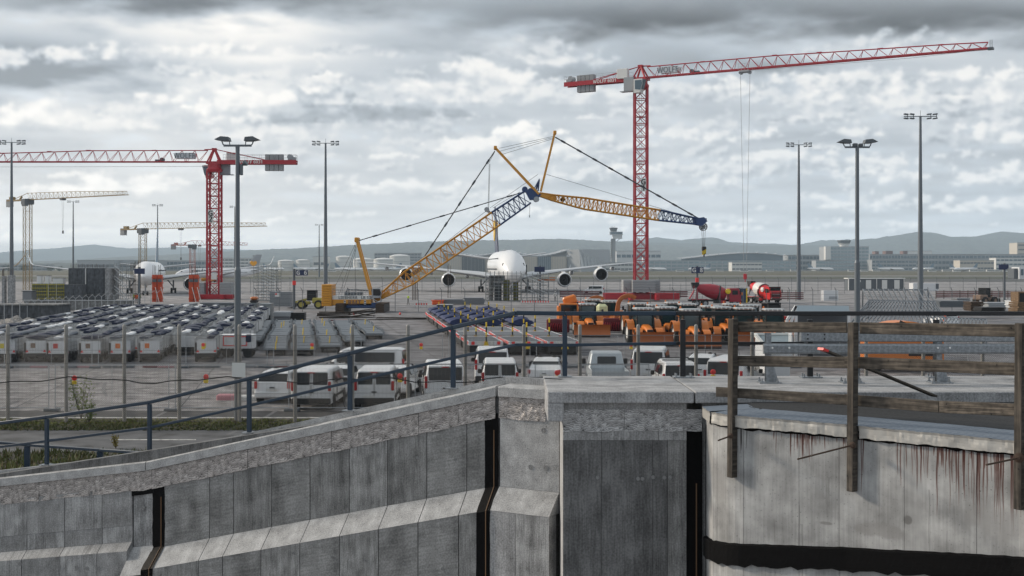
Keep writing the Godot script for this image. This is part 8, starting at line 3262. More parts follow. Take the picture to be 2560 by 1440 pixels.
	# small red lamps on the gravel heap side
	for q in [[35, 842, 112], [104, 828, 119], [134, 824, 122], [190, 816, 129], [552, 789, 158], [210, 800, 140], [885, 787, 160], [1000, 787, 161]]:
		o = thing("marker_lamp", "small red marker lamp " + ["farthest left on the gravel heap", "left of two close together by the heap", "right of two close together by the heap", "at the right end of the gravel heap", "beside the white container boxes", "behind the carts near the forked fence", "on the timber stack under the crawler crane", "on the log stack right of the crawler crane"][[35, 104, 134, 190, 552, 210, 885, 1000].find(q[0])], "warning lamp", Vector3.ZERO, 0.0, "small red marker lamps in the yard")
		var b := Mb.new()
		b.lathe(at(q[0], q[1], q[2]), Vector3.UP, [Vector2(0.1, 0), Vector2(0.16, 0.12), Vector2(0.1, 0.3), Vector2(0, 0.34)], 10)
		obj("lens", b, M["signal red"], o)
		b = Mb.new()
		b.tube(gr(q[0], q[2]), at(q[0], q[1], q[2]), 0.03)
		obj("stake", b, M["far dark"], o)
	# low kerb blocks of plastic along the middle of the yard
	var kc := [[-10, 28, "far dark"], [36, 72, "cart grey"], [74, 114, "plough pink"], [150, 190, "cart grey"], [192, 233, "plough pink"], [255, 293, "far dark"], [295, 333, "far dark"], [356, 392, "barrier maroon"], [393, 432, "plough pink"], [471, 508, "far dark"], [510, 549, "far dark"], [611, 640, "cart grey"], [643, 662, "far dark"], [673, 720, "barrier maroon"], [722, 760, "cart grey"], [1000, 1030, "far dark"], [1034, 1062, "cart grey"], [1305, 1345, "far dark"], [1350, 1390, "cart grey"], [1412, 1460, "far dark"]]
	for q in kc:
		o = thing("kerb_block", "low %s plastic kerb block, %s from the left across the yard" % ["black" if q[2] == "far dark" else "grey", nth(kc.find(q))], "kerb block", Vector3.ZERO, 0.0, "low plastic kerb blocks in a line across the yard")
		if q[2] == "plough pink":
			o.set_meta("label", "faded red plastic kerb block, %s from the left across the yard" % nth(kc.find(q)))
		elif q[2] == "barrier maroon":
			o.set_meta("label", "dark red plastic kerb block, %s from the left across the yard" % nth(kc.find(q)))
		bx(o, "block", q[2], q[0], q[1], 914.5, 924.2, 76.3, 0.35, 0.05)
	# red and white concrete blocks near the hatchback
	for q in [[540, 588, 987, 1005, 57.6, "barrier red", "faded red and white end of the concrete blocks lying by the street lamp"], [588, 645, 990, 1005, 57.6, "far white", "white concrete block lying by the street lamp"], [632, 662, 988, 1004, 58.2, "barrier red", "faded red concrete block nearest the white hatchback"]]:
		o = thing("concrete_block", q[6], "concrete block", Vector3.ZERO, 0.0, "concrete blocks by the street lamp")
		bx(o, "block", q[5], q[0], q[1], q[2], q[3], q[4], 0.6, 0.06)

func sign_pole(label: String, u: float, d: float, u0: float, u1: float, v0: float, v1: float, s0: String, s1: String, back: bool) -> void:
	var o := thing("stand_sign", label, "sign")
	var b := Mb.new()
	b.tube(gr(u, d), gr(u, d, by_px(d, v0 - 3)), 0.2, 0.2, 8)
	obj("pole", b, M["far dark"], o)
	var bd := bx(o, "board", "sign blue", u0, u1, v0, v1, d - 0.25, 0.3, 0.03)
	if not back:
		var h := (v1 - v0) * d / FOC * 0.72
		text("lettering", s0, h, M["far white"], bd, Transform3D(Basis.IDENTITY, at(u0 + 6.5, (v0 + v1) * 0.5, d - 0.27)), true, 0.04)
		text("lettering", s1, h, M["far white"], bd, Transform3D(Basis.IDENTITY, at(u1 - 5.5, (v0 + v1) * 0.5, d - 0.27)), true, 0.04)
		bx(o, "call_box", "signal red", u - 4, u + 4, v0 + 27, v0 + 38, d - 0.25, 0.4, 0.05)

func scaffold(label: String, u0: float, u1: float, v0: float, v1: float, d: float, deep: float, nx: int, ny: int, stairs: bool) -> Node3D:
	var o := thing("scaffold", label, "scaffold")
	var a := at(u0, v1, d)
	var c := at(u1, v0, d)
	for k in 2:
		for i in nx + 1:
			var b := Mb.new()
			var x := lerpf(a.x, c.x, float(i) / nx)
			b.tube(V(x, a.y, -d - k * deep), V(x, c.y + 0.9, -d - k * deep), 0.05, 0.05, 5)
			obj("standard", b, M["scaffold steel"], o)
		for j in ny + 1:
			var b := Mb.new()
			var y := lerpf(a.y, c.y, float(j) / ny)
			b.tube(V(a.x, y, -d - k * deep), V(c.x, y, -d - k * deep), 0.045, 0.045, 5)
			b.tube(V(a.x, y + 0.55, -d - k * deep), V(c.x, y + 0.55, -d - k * deep), 0.035, 0.035, 5)
			obj("ledger", b, M["scaffold steel"], o)
	for j in ny:
		var b := Mb.new()
		var y := lerpf(a.y, c.y, float(j + 1) / ny)
		b.box(V((a.x + c.x) * 0.5, y, -d - deep * 0.5), V(c.x - a.x, 0.07, deep))
		obj("deck", b, M["weathered wood 2"], o)
		if stairs:
			b = Mb.new()
			var y0 := lerpf(a.y, c.y, float(j) / ny)
			for e in [0.0, 0.55]:
				b.beam(V(c.x - 0.3, y0 + e, -d + 0.15), V(lerpf(a.x, c.x, 0.25), y + e, -d + 0.15), 0.1)
			obj("stair", b, M["scaffold bright"], o)
	for i in nx:
		var b := Mb.new()
		var j := i % ny
		b.tube(V(lerpf(a.x, c.x, float(i) / nx), lerpf(a.y, c.y, float(j) / ny), -d + 0.06), V(lerpf(a.x, c.x, float(i + 1) / nx), lerpf(a.y, c.y, float(j + 1) / ny), -d + 0.06), 0.035, 0.035, 5)
		obj("brace", b, M["scaffold steel"], o)
	return o

func rebar(o: Node3D, u0: float, u1: float, v0: float, v1: float, d: float, n: int) -> void:
	for i in n:
		var b := Mb.new()
		var u := lerpf(u0, u1, (i + 0.5) / n) + rng.randf_range(-0.8, 0.8)
		b.tube(at(u, v1, d), at(u + rng.randf_range(-0.6, 0.6), v0 + rng.randf_range(-3, 3), d), 0.035, 0.035, 4)
		obj("rebar", b, M["rusty steel"], o)

func layered(label: String, cat: String, nm: String, u0: float, u1: float, v0: float, v1: float, d: float, deep: float, n: int, m: String, jit := 0.0) -> Node3D:
	var o := thing(nm, label, cat)
	for i in n:
		var a := lerpf(v1, v0, float(i) / n)
		var c := lerpf(v1, v0, (i + 0.82) / n)
		var j := rng.randf_range(-jit, jit)
		bx(o, "layer", m, u0 + j, u1 + j, c, a, d + rng.randf_range(0, jit * 0.02), deep, 0.01)
	return o

func person(label: String, u: float, d: float, top: Material, legs: Material, turn: float, arms := 0.2) -> void:
	var o := thing("person", label, "person", gr(u, d), turn)
	var b := Mb.new()
	var rings := []
	for q in [[0.80, 0.15, 0.11], [0.92, 0.18, 0.12], [1.10, 0.165, 0.115], [1.30, 0.20, 0.13], [1.44, 0.215, 0.12], [1.50, 0.12, 0.09], [1.54, 0.06, 0.06], [1.58, 0.065, 0.075], [1.66, 0.085, 0.105], [1.74, 0.08, 0.10], [1.80, 0.03, 0.05]]:
		var r := PackedVector3Array()
		for k in 12:
			var a := -TAU * k / 12
			r.append(V(cos(a) * q[1], q[0], sin(a) * q[2]))
		rings.append(r)
	b.col = Color.WHITE
	b.loft(rings)
	for s in [-1.0, 1.0]:
		b.tube(V(s * 0.20, 1.42, 0), V(s * 0.27, 1.14, 0.03), 0.055, 0.045, 8)
		b.tube(V(s * 0.27, 1.14, 0.03), V(s * 0.25, 0.88, 0.06 + arms * 0.4), 0.045, 0.03, 8)
		b.tube(V(s * 0.09, 0.9, 0), V(s * 0.11, 0.48, 0.02), 0.085, 0.06, 8)
		b.tube(V(s * 0.11, 0.48, 0.02), V(s * 0.12, 0.06, -0.02), 0.06, 0.045, 8)
		b.box(V(s * 0.12, 0.05, 0.05), V(0.09, 0.1, 0.25), Basis.IDENTITY, 0.02)
	obj("body", b, legs, o)
	b = Mb.new()
	rings = []
	for q in [[0.84, 0.185, 0.135], [1.10, 0.185, 0.135], [1.30, 0.215, 0.145], [1.45, 0.225, 0.13], [1.50, 0.13, 0.1]]:
		var r := PackedVector3Array()
		for k in 12:
			var a := -TAU * k / 12
			r.append(V(cos(a) * q[1], q[0], sin(a) * q[2]))
		rings.append(r)
	b.loft(rings, true, false, false)
	for s in [-1.0, 1.0]:
		b.tube(V(s * 0.20, 1.43, 0), V(s * 0.275, 1.12, 0.03), 0.066, 0.056, 8)
	obj("jacket", b, top, o)
	b = Mb.new()
	b.lathe(V(0, 1.70, 0), Vector3.UP, [Vector2(0.125, 0), Vector2(0.115, 0.05), Vector2(0.08, 0.11), Vector2(0, 0.13)], 12)
	obj("helmet", b, M["far white"], o)

func site() -> void:
	mk("wire", 0.05, 0.053, 0.056, 0.5, 0.5)
	mk("scaffold steel", 0.26, 0.28, 0.29, 0.45, 0.4)
	mk("scaffold bright", 0.50, 0.52, 0.53, 0.4, 0.4)
	mk("sign blue", 0.008, 0.02, 0.075, 0.4)
	mk("formwork yellow", 0.30, 0.29, 0.06, 0.7)
	mk("form orange", 0.52, 0.07, 0.02, 0.55)
	mk("core concrete", 0.115, 0.125, 0.14, 0.85, 0.0, M["dark concrete"].albedo_texture, 0.3)
	mk("plough pink", 0.36, 0.20, 0.22, 0.7)
	mk("barrier maroon", 0.12, 0.03, 0.04, 0.7)
	mk("barrier red", 0.50, 0.22, 0.25, 0.7)
	mk("vest orange", 0.85, 0.14, 0.03, 0.6)
	mk("vest lime", 0.55, 0.72, 0.06, 0.6)
	mk("work trousers", 0.05, 0.055, 0.075, 0.8)
	mk("mesh red", 0.12, 0.025, 0.03, 0.7)
	mk("container blue", 0.02, 0.05, 0.10, 0.5)
	mk("dumper orange", 0.75, 0.10, 0.015, 0.5)
	mk("log bark", 0.105, 0.085, 0.075, 0.9, 0.0, M["weathered wood 0"].albedo_texture, 0.4)
	fences()
	flood_mast("tall floodlight mast at the far left edge", 29, 235, 356, 0.42, 2.7, true)
	flood_mast("tall floodlight mast behind the crawler crane's counterweight", 814, 235, 358, 0.42, 2.6, true)
	flood_mast("tall floodlight mast right of the red crane, left of the street lamp", 1997, 235, 362, 0.42, 2.5, true)
	flood_mast("tallest floodlight mast at the right", 2301, 182, 291, 0.42, 2.5, true)
	flood_mast("thin far mast right of the ochre crane at the far left", 183, 500, 504, 0.42, 2.5, false)
	flood_mast("thin far mast above the parked airliner's tail", 394, 520, 513, 0.42, 2.3, false)
	flood_mast("thin far mast behind the left street lamp", 587, 520, 517, 0.42, 2.2, false)
	flood_mast("thin far mast left of the mast by the counterweight", 798, 760, 562, 0.5, 2.6, false)
	street_lamp("twin-headed street lamp with a siren, in front of the left red crane", 594, 49.6, 364, false)
	street_lamp("twin-headed street lamp with a box between its heads, at the right", 2143, 56, 368, true)
	sign_pole("blue stand sign reading G 6, left of the tall mast by the counterweight", 735, 182, 739, 769, 675, 689, "G", "6", false)
	sign_pole("blue stand sign reading G 8 on a pole above the dark red mixer", 1743, 232, 1729, 1759, 667.5, 683, "G", "8", false)
	sign_pole("blue stand sign seen from behind before the big airliner", 1350, 232, 1336, 1362, 667, 680, "", "", true)
	sign_pole("dark blue stand sign seen from behind at the far right", 2511, 200, 2498, 2522, 661, 674, "", "", true)
	sign_pole("dark blue stand sign before the parked airliner's fuselage", 348, 205, 335, 361, 671, 685, "", "", true)
	# dark concrete core with its stair scaffold
	var o := thing("concrete_core", "dark grey cast concrete core with a pale joint and rebar on top", "building core")
	bx(o, "wall", "core concrete", 171, 213, 670.5, 752, 205, 6)
	bx(o, "wall", "core concrete", 214.2, 262, 670.5, 752, 205, 6)
	bx(o, "wall", "grey concrete 1", 262.4, 274, 670.5, 748, 204.6, 5)
	bx(o, "joint_strip", "far white", 212.7, 214.3, 671, 752, 204.8, 0.4)
	bx(o, "low_wall", "core concrete", 161, 208, 711, 752, 202, 1.5)
	rebar(o, 176, 272, 661, 671, 207, 26)
	scaffold("stair scaffold of grey tubes on the right flank of the dark concrete core", 275, 322, 672, 748, 206, 2.2, 3, 3, true)
	o = thing("scaffold_cage", "cage of thin vertical bars standing before the parked airliner's nose", "rebar cage")
	rebar(o, 326, 352, 655, 745, 212, 12)
	for v in [668, 690, 712, 734]:
		tb(o, "ring", "rusty steel", [[326, v], [352, v]], 212, 0.04)
	for q in [[80, 119, "left wider yellow formwork wall of ribbed panels"], [121, 139, "narrow middle yellow formwork wall"], [141, 160, "right yellow formwork wall next to the dark core"]]:
		o = thing("formwork_wall", q[2], "formwork", Vector3.ZERO, 0.0, "yellow formwork walls beside the dark core")
		bx(o, "panel", "formwork yellow", q[0], q[1], 709, 752, 204, 0.2)
		for k in 5:
			bx(o, "waler", "loader yellow", q[0], q[1], 711 + k * 8.5, 712.6 + k * 8.5, 203.7, 0.25)
		var n := int((q[1] - q[0]) / 4.5)
		for k in n:
			bx(o, "rib", "far dark", q[0] + 1 + k * 4.5, q[0] + 2.6 + k * 4.5, 709, 752, 203.85, 0.15)
	for q in [[4, 11, 690, "leftmost pale square concrete column at the building site"], [19, 33, 688, "pale square concrete column in front of the left mast"]]:
		o = thing("concrete_column", q[3], "column", Vector3.ZERO, 0.0, "pale concrete columns at the left")
		bx(o, "shaft", "grey concrete 3", q[0], q[1], q[2], 758, 190, 0.9, 0.02)
		rebar(o, q[0], q[1], q[2] - 16, q[2], 190.4, 4)
	o = thing("site_box", "pale plastic water box beside the yellow formwork", "container")
	bx(o, "box", "cart grey", 55, 79, 729, 752, 198, 2.0, 0.1)
	bx(o, "lid", "far dark", 54, 80, 727, 729, 198, 2.2)
	for q in [[92, 103, 690, 706, "left grey generator cabinet standing behind the yellow formwork"], [112, 122, 690, 706, "right grey generator cabinet behind the yellow formwork"], [132, 158, 696, 708, "pale wrapped pallet load behind the formwork, next to the dark core"]]:
		o = thing("cabinet", q[4], "cabinet", Vector3.ZERO, 0.0, "pale boxes behind the formwork")
		bx(o, "case", "cart white", q[0], q[1], q[2], 752, 209, 1.2, 0.05)
		bx(o, "cap", "cart grey", q[0] - 0.6, q[1] + 0.6, q[2] - 1.2, q[2], 209, 1.3)
	o = thing("earth_bank", "dark low concrete bank along the left of the security fence", "wall")
	bx(o, "wall", "core concrete", -200, 140, 764, 832, 122, 4)
	bx(o, "coping", "board concrete 0", -200, 142, 761, 764, 121.8, 4.2)
	o = thing("low_wall", "long low dark wall behind the security fence", "wall")
	bx(o, "wall", "board concrete 0", 60, 330, 752, 775, 178, 1.0)
	bx(o, "coping", "far grey", 60, 332, 750.5, 752, 177.9, 1.2)
	heap()
	# orange column forms
	for q in [[380, 391, 1], [394, 404, 2], [472, 483, 3], [485, 495, 4]]:
		o = thing("column_form", ["", "orange-red column form at the far left of the four", "orange-red column form, second of the left pair", "orange-red column form, first of the pair beside the red crane", "orange-red column form nearest the red crane"][q[2]], "column formwork", Vector3.ZERO, 0.0, "orange-red column forms")
		bx(o, "shell", "form orange", q[0], q[1], 687, 756, 222, 0.8, 0.03)
		for k in 5:
			bx(o, "yoke", "form orange", q[0] - 0.7, q[1] + 0.7, 693 + k * 13, 695.5 + k * 13, 221.8, 1.1)
		bx(o, "clamp", "far dark", q[0] + 0.5, q[1] - 0.5, 698, 705, 221.7, 0.3)
		rebar(o, q[0] + 1, q[1] - 1, 664, 687, 222.4, 3)
		tb(o, "prop", "far white", [[q[0] + 8, 718], [q[0] + 18, 756]], 221.0, 0.06)
	# white container boxes in a row
	for i in 7:
		o = thing("container_box", "white ribbed air-freight box, %s from the left of the row behind the carts" % ["first", "second", "third", "fourth", "fifth", "sixth", "last"][i], "container", Vector3.ZERO, 0.0, "white air-freight boxes in a row")
		var u := 367 + i * 24.8
		var b := bx(o, "shell", "cart white", u, u + 22.5, 771.5, 797, 149, 1.6, 0.04)
		bx(b, "label_patch", "far dark", u + [4, 5, 8, 7, 6, 7, 8][i], u + [12, 13, 15, 16, 12, 15, 17][i], [776, 778, 786, 789, 782, 775, 789][i], [779.5, 782, 789.5, 793, 786, 779, 792.5][i], 148.97, 0.05)
		bx(o, "top_sheet", "far white", u - 0.4, u + 22.9, 770.6, 771.6, 148.9, 1.8)
		for k in 4:
			bx(o, "rib", "cart grey", u + 1.5 + k * 6.4, u + 2.1 + k * 6.4, 772, 797, 148.96, 0.05)
	# steel stacks and boxes, left to right
	layered("stack of grey steel frames left of the left street lamp", "stack", "steel_stack", 452, 482, 758, 768, 178, 3, 5, "far grey", 2.0)
	layered("long low stack of dark steel beams at the foot of the red crane", "stack", "steel_stack", 498, 590, 757, 767, 178, 3, 4, "far dark", 3.0)
	layered("tall stack of scaffold frames right of the left street lamp", "stack", "steel_stack", 586, 610, 757, 806, 142, 2, 10, "cart grey", 0.6)
	layered("stack of galvanised frames below the orange compressor", "stack", "steel_stack", 617, 642, 757, 775, 150, 2, 7, "scaffold steel", 0.6)
	layered("stack of grated frames right of the orange compressor", "stack", "steel_stack", 649, 677, 758, 812, 146, 2, 12, "scaffold steel", 0.5)
	o = thing("steel_bin", "grey open steel bin in front of the scaffold stacks", "bin")
	bx(o, "body", "far grey", 612, 655, 781, 796, 143, 2.0, 0.04)
	bx(o, "rim", "far roof", 611, 656, 778, 781, 142.9, 2.2)
	o = thing("steel_cabinet", "grey steel cabinet with a sloping hood beside a black crate", "cabinet")
	bx(o, "body", "cart grey", 683, 724, 793, 808, 141, 2.0, 0.04)
	bx(o, "hood", "far roof", 682, 725, 779, 793, 140.9, 2.2, 0.1)
	o = thing("black_crate", "black slatted crate right of the grey hooded cabinet", "crate")
	for k in 5:
		bx(o, "slat", "black", 726, 760, 782 + k * 4.4, 785.2 + k * 4.4, 141.5, 1.6)
	bx(o, "core", "black", 727, 759, 783, 806, 141.8, 1.3)
	o = thing("compressor", "small orange and black site machine on the scaffold stacks", "machine")
	bx(o, "body", "black", 624, 641, 750, 757, 150.2, 1.4, 0.1)
	bx(o, "hood", "plough orange", 624, 642, 742, 750, 150.2, 1.4, 0.2)
	o = thing("site_container", "grey corrugated site container beside the G 6 sign pole", "container")
	bx(o, "wall", "cart grey", 674, 726, 729.5, 766, 196, 2.4)
	for k in 24:
		bx(o, "corrugation", "far grey", 674.6 + k * 2.15, 675.6 + k * 2.15, 731, 766, 195.9, 0.15)
	bx(o, "sign_plate", "far white", 687, 700, 733, 742, 195.8, 0.1)
	bx(o, "sign_mark", "signal red", 688, 692, 733.6, 737, 195.75, 0.1)
	scaffold("free-standing stair scaffold tower left of the G 6 sign", 634, 695, 675, 752, 222, 3.0, 5, 5, true)
	# logs and timber
	for q in [[795, 873, 779, 795, 150, 5, "left stack of dark planks below the counterweight", "log bark"], [795, 875, 799, 810, 143, 3, "stack of dark red beams in front of the planks", "barrier maroon"], [873, 935, 775, 797, 152, 8, "loose heap of poles under the crawler crane", "log bark"], [875, 940, 798, 808, 145, 4, "grey plank stack right of the dark red beams", "brown wood"], [942, 1066, 793, 809, 146, 5, "long stack of brown logs right of the crawler crane", "log bark"]]:
		o = thing("timber_stack", q[6], "timber stack", Vector3.ZERO, 0.0, "timber stacks at the back of the dollies")
		for i in q[5]:
			var f: float = (i + 0.5) / float(q[5])
			var v: float = lerpf(q[3], q[2], f)
			var tilt := rng.randf_range(-2, 2) * (2.6 if "heap" in q[6] else 0.4)
			for k in 4:
				var b := Mb.new()
				var r: float = (q[3] - q[2]) / q[5] * q[4] / FOC * 0.5
				b.tube(at(q[0] + rng.randf_range(-4, 6), v + tilt, q[4] + k * 0.6), at(q[1] + rng.randf_range(-6, 4), v - tilt, q[4] + k * 0.6), r, r * 0.9, 7)
				obj("log", b, M[q[7]], o)
	# barriers, people, small site things
	for q in [[1036, 1068, 758, 774, 186, "short red and white barrier right of the crawler crane"], [1302, 1376, 752, 762, 210, "long red and white barrier before the scaffold in front of the big airliner"], [484, 520, 765, 771, 182, "small red and white barrier behind the white boxes"]]:
		o = thing("striped_barrier", q[5], "barrier")
		var n := int((q[1] - q[0]) / 3.2)
		for k in n:
			bx(o, "stripe", "signal red" if k % 2 else "far white", q[0] + k * 3.2, q[0] + k * 3.2 + 3.2, q[2], q[2] + 4, q[4], 0.06)
		for u in [q[0] + 2, (q[0] + q[1]) * 0.5, q[1] - 2]:
			bx(o, "leg", "far grey", u - 0.5, u + 0.5, q[2] + 4, q[3] + 4, q[4], 0.1)
	o = thing("orange_skip", "small bright orange skip near the blue container", "skip")
	bx(o, "body", "dumper orange", 1080, 1108, 752, 762, 204, 1.6, 0.1)
	bx(o, "rim", "dumper orange", 1078, 1110, 750.5, 752.5, 203.9, 1.8)
	o = thing("blue_container", "dark blue metal container at the back of the pallet trailers", "container")
	bx(o, "wall", "container blue", 1091.5, 1130.5, 763, 793, 152, 2.4, 0.04)
	bx(o, "lid", "far roof", 1091, 1131, 761.5, 763, 151.9, 2.5)
	bx(o, "plate", "far white", 1107, 1114, 770, 774, 151.9, 0.1)
	o = thing("survey_tripod", "black survey instrument in a lime cover on a tripod right of the crane cab", "tripod")
	tb(o, "leg", "black", [[1020, 745], [1018, 762]], 190, 0.05)
	tb(o, "leg", "black", [[1020, 745], [1023, 762]], 190, 0.05)
	bx(o, "head", "vest lime", 1018, 1023, 740, 746, 190, 0.3, 0.05)
	person("person in an orange vest among the group beside the dark core's scaffold", 340, 214, M["vest orange"], M["work trousers"], 0.5)
	person("person in a lime vest at the left of the group beside the dark core's scaffold", 334, 216, M["vest lime"], M["work trousers"], -0.7)
	person("person in an orange vest bending right in the group beside the core", 345, 212, M["vest orange"], M["work trousers"], 1.4)
	person("person in a lime vest at the right of the group beside the core", 350, 216, M["vest lime"], M["work trousers"], 2.2)
	person("person in full orange hi-vis walking beside the white car at the right", 2361, 124, M["vest orange"], M["vest orange"], 1.2)
	person("person in an orange vest behind the curved chute of the left blower", 1457, 170, M["vest orange"], M["work trousers"], -0.4)
	person("person in pale clothes standing on the ground below the airliner's inner engine", 1388, 228, M["far white"], M["work trousers"], 0.3)
	# scaffold site before the big airliner
	scaffold("broad scaffold of pale tubes in front of the big airliner's nose", 1214, 1302, 690, 752, 226, 4.0, 8, 4, false)
	scaffold("stair scaffold with bright handrails right of the formwork before the airliner", 1304, 1372, 694, 752, 224, 3.0, 5, 3, true)
	for q in [[1222, 1233, 689, 752, "left grey wall segment behind the scaffold before the airliner", "grey concrete 0"], [1226, 1262, 688, 703, "grey wall beam over the scaffold before the airliner", "grey concrete 2"], [1258, 1274, 700, 752, "yellow-green formwork panel in the middle of the scaffold", "formwork yellow"], [1283, 1296, 705, 752, "second yellow-green formwork panel in the scaffold", "formwork yellow"], [1236, 1254, 708, 752, "dark formwork panel at the left of the scaffold", "far dark"]]:
		o = thing("wall_segment", q[4], "wall")
		bx(o, "panel", q[5], q[0], q[1], q[2], q[3], 229, 0.6, 0.02)
		for k in 3:
			bx(o, "waler", "far grey", q[0], q[1], lerpf(q[2], q[3], (k + 0.4) / 3.0), lerpf(q[2], q[3], (k + 0.4) / 3.0) + 1.6, 228.8, 0.2)
	o = thing("orange_platform", "orange scaffold platform hanging left of the airliner's inner engine", "platform")
	bx(o, "deck", "plough orange", 1346, 1388, 698, 701.5, 226, 1.6)
	tb(o, "rail", "plough orange", [[1346, 694], [1388, 694]], 226, 0.05)
	for q in [[1090, 1160, 748, 760, "dark piles of steel beside the orange skip"], [1162, 1212, 744, 760, "grey pile of frames left of the airliner scaffold"]]:
		layered(q[4], "stack", "steel_stack", q[0], q[1], q[2], q[3], 205, 3, 5, "cart grey", 4.0)
	o = thing("drilling_mast", "two thin black bars standing before the airliner's left engine", "rebar")
	rebar(o, 1118, 1128, 662, 745, 226, 3)
	rebar(o, 1030, 1044, 700, 750, 214, 8)
	# right part: huts, barriers, lattice panels and piles
	o = thing("office_container", "dark site office container with pale doors and a white roof rim", "container")
	bx(o, "wall", "far dark", 2122, 2261, 697, 726, 262, 3.0)
	bx(o, "roof_rim", "far white", 2120, 2263, 695, 697.2, 261.8, 3.4)
	for q in [[2144, 2152, 700, 705], [2165, 2178, 700, 722], [2205, 2218, 700, 722], [2236, 2249, 700, 722]]:
		bx(o, "door" if q[3] > 710 else "window", "far white", q[0], q[1], q[2], q[3], 261.9, 0.15)
	for u in [2122, 2192, 2260]:
		bx(o, "corner_post", "far white", u - 0.7, u + 0.7, 697, 726, 261.8, 0.3)
	o = thing("flat_container", "pale flat container behind the tallest mast", "container")
	bx(o, "wall", "cart white", 2283, 2346, 708, 728, 250, 2.6)
	bx(o, "door", "far dark", 2340, 2347, 709, 722, 249.9, 0.2)
	o = thing("power_cabinet", "white electrical cabinet with a grille among the red barriers", "cabinet")
	bx(o, "case", "cart white", 2059, 2096, 726, 752, 214, 2.0, 0.04)
	bx(o, "grille", "far grey", 2073, 2093, 741, 747, 213.9, 0.1)
	for q in [[1930, 2012, 208, "red mesh barrier right of the bright red mixer"], [2340, 2560, 230, "long red mesh barrier at the right behind the materials"], [1400, 1500, 236, "red mesh barrier left of the tall red crane's base"], [1640, 1722, 236, "red mesh barrier between the crane base and the dark red mixer"]]:
		o = thing("mesh_barrier", q[3], "barrier")
		var n := int((q[1] - q[0]) / 20.0)
		for k in n:
			for e in 4:
				var v: float = 731.0 - (q[2] - 208) * 0.12 + e * (4.8 - (q[2] - 208) * 0.03)
				bx(o, "mesh_band", "mesh red", q[0] + k * 20 + 0.6, q[0] + k * 20 + 19, v, v + 2.6, q[2], 0.05)
			bx(o, "post", "rusty steel", q[0] + k * 20 - 0.6, q[0] + k * 20 + 0.6, 726, 753 - (q[2] - 208) * 0.25, q[2] - 0.05, 0.1)
	o = thing("tube_scaffold", "low scaffold of horizontal tubes behind the dark red mixer", "scaffold")
	for v in [713, 722, 731, 742]:
		tb(o, "ledger", "scaffold steel", [[1640, v], [1848, v + 1]], 240, 0.05)
	for k in 8:
		tb(o, "standard", "scaffold steel", [[1648 + k * 27, 709], [1648 + k * 27, 748]], 240, 0.05)
	o = thing("site_toilet", "blue site cabin with a yellow door frame between the two mixers", "cabin")
	bx(o, "wall", "container blue", 1846, 1866, 722, 757, 212, 1.4, 0.03)
	bx(o, "notice", "plough orange", 1852, 1858, 731, 738, 211.9, 0.08)
	bx(o, "frame", "yellow", 1865.5, 1868.5, 721, 757, 211.8, 1.4)
	bx(o, "roof", "far roof", 1845, 1869, 720, 722, 211.9, 1.6)
	lattice_panels()
	for q in [[2350, 2420, 752, 768, 150, "dark covered material pile right of the white car", "far dark"], [2392, 2425, 745, 766, 158, "grey pile of scaffold parts", "cart grey"], [2428, 2460, 754, 778, 140, "stack of dark pallets among the materials", "brown wood"], [2455, 2515, 768, 786, 132, "low pile of black sheets and nets", "black"], [2470, 2530, 756, 768, 150, "stack of dark grey frames at the right", "far grey"], [2545, 2600, 755, 786, 128, "stack of fresh planks at the right edge", "fresh wood"], [2535, 2545, 752, 770, 130, "narrow white boxes beside the fresh planks", "cart white"]]:
		layered(q[5], "stack", "material_stack", q[0], q[1], q[2], q[3], q[4], 2.4, 6, q[6], 2.0)
	o = thing("wooden_crate", "open fronted wooden crate with a dark inside at the right edge", "crate")
	bx(o, "inside", "black", 2549, 2600, 733, 755, 128.6, 1.5)
	bx(o, "top", "fresh wood", 2546, 2602, 730, 733, 128.3, 2.0)
	bx(o, "side", "fresh wood", 2546, 2549, 733, 755, 128.3, 2.0)
	o = thing("cabin_rack", "grey steel window cabin hanging in at the right edge, before the apron", "cabin")
	bx(o, "wall", "cart white", 2548, 2600, 668, 698, 190, 3.0, 0.05)
	bx(o, "side", "far dark", 2535, 2548, 671, 697, 190.5, 2.5, 0.05)
	bx(o, "window", "far glass", 2553, 2559, 673, 688, 189.9, 0.1)
	for q in [[745, 697, "left"], [1462, 712, "x"]]:
		pass
	shelter()
	greenery()

func heap() -> void:
	var b := Mb.new()
	var nz := FastNoiseLite.new()
	nz.frequency = 0.35
	nz.fractal_octaves = 4
	var nx := 46
	var ny := 14
	var g := []
	for i in nx + 1:
		var row := []
		for j in ny + 1:
			var u := lerpf(-120, 232, i / float(nx))
			var d := lerpf(102, 124, j / float(ny)) + 14.0 * i / nx
			var p := gr(u, d)
			var h := 1.5 * sin(PI * j / ny) * smoothstep(0.0, 0.2, 1.0 - i / float(nx)) * (0.7 + 0.5 * nz.get_noise_2d(p.x, p.z))
			row.append(p + V(0, h + 0.02 + absf(nz.get_noise_2d(p.x * 4, p.z * 4)) * 0.2 * sin(PI * j / ny), 0))
		g.append(row)
	for i in nx:
		for j in ny:
			b.quad(g[i][j], g[i + 1][j], g[i + 1][j + 1], g[i][j + 1])
	var o := obj("gravel_heap", b, M["gravel heap"])
	tag(o, "long pale heap of gravel and soil in front of the dark bank", "gravel heap", "", "stuff")

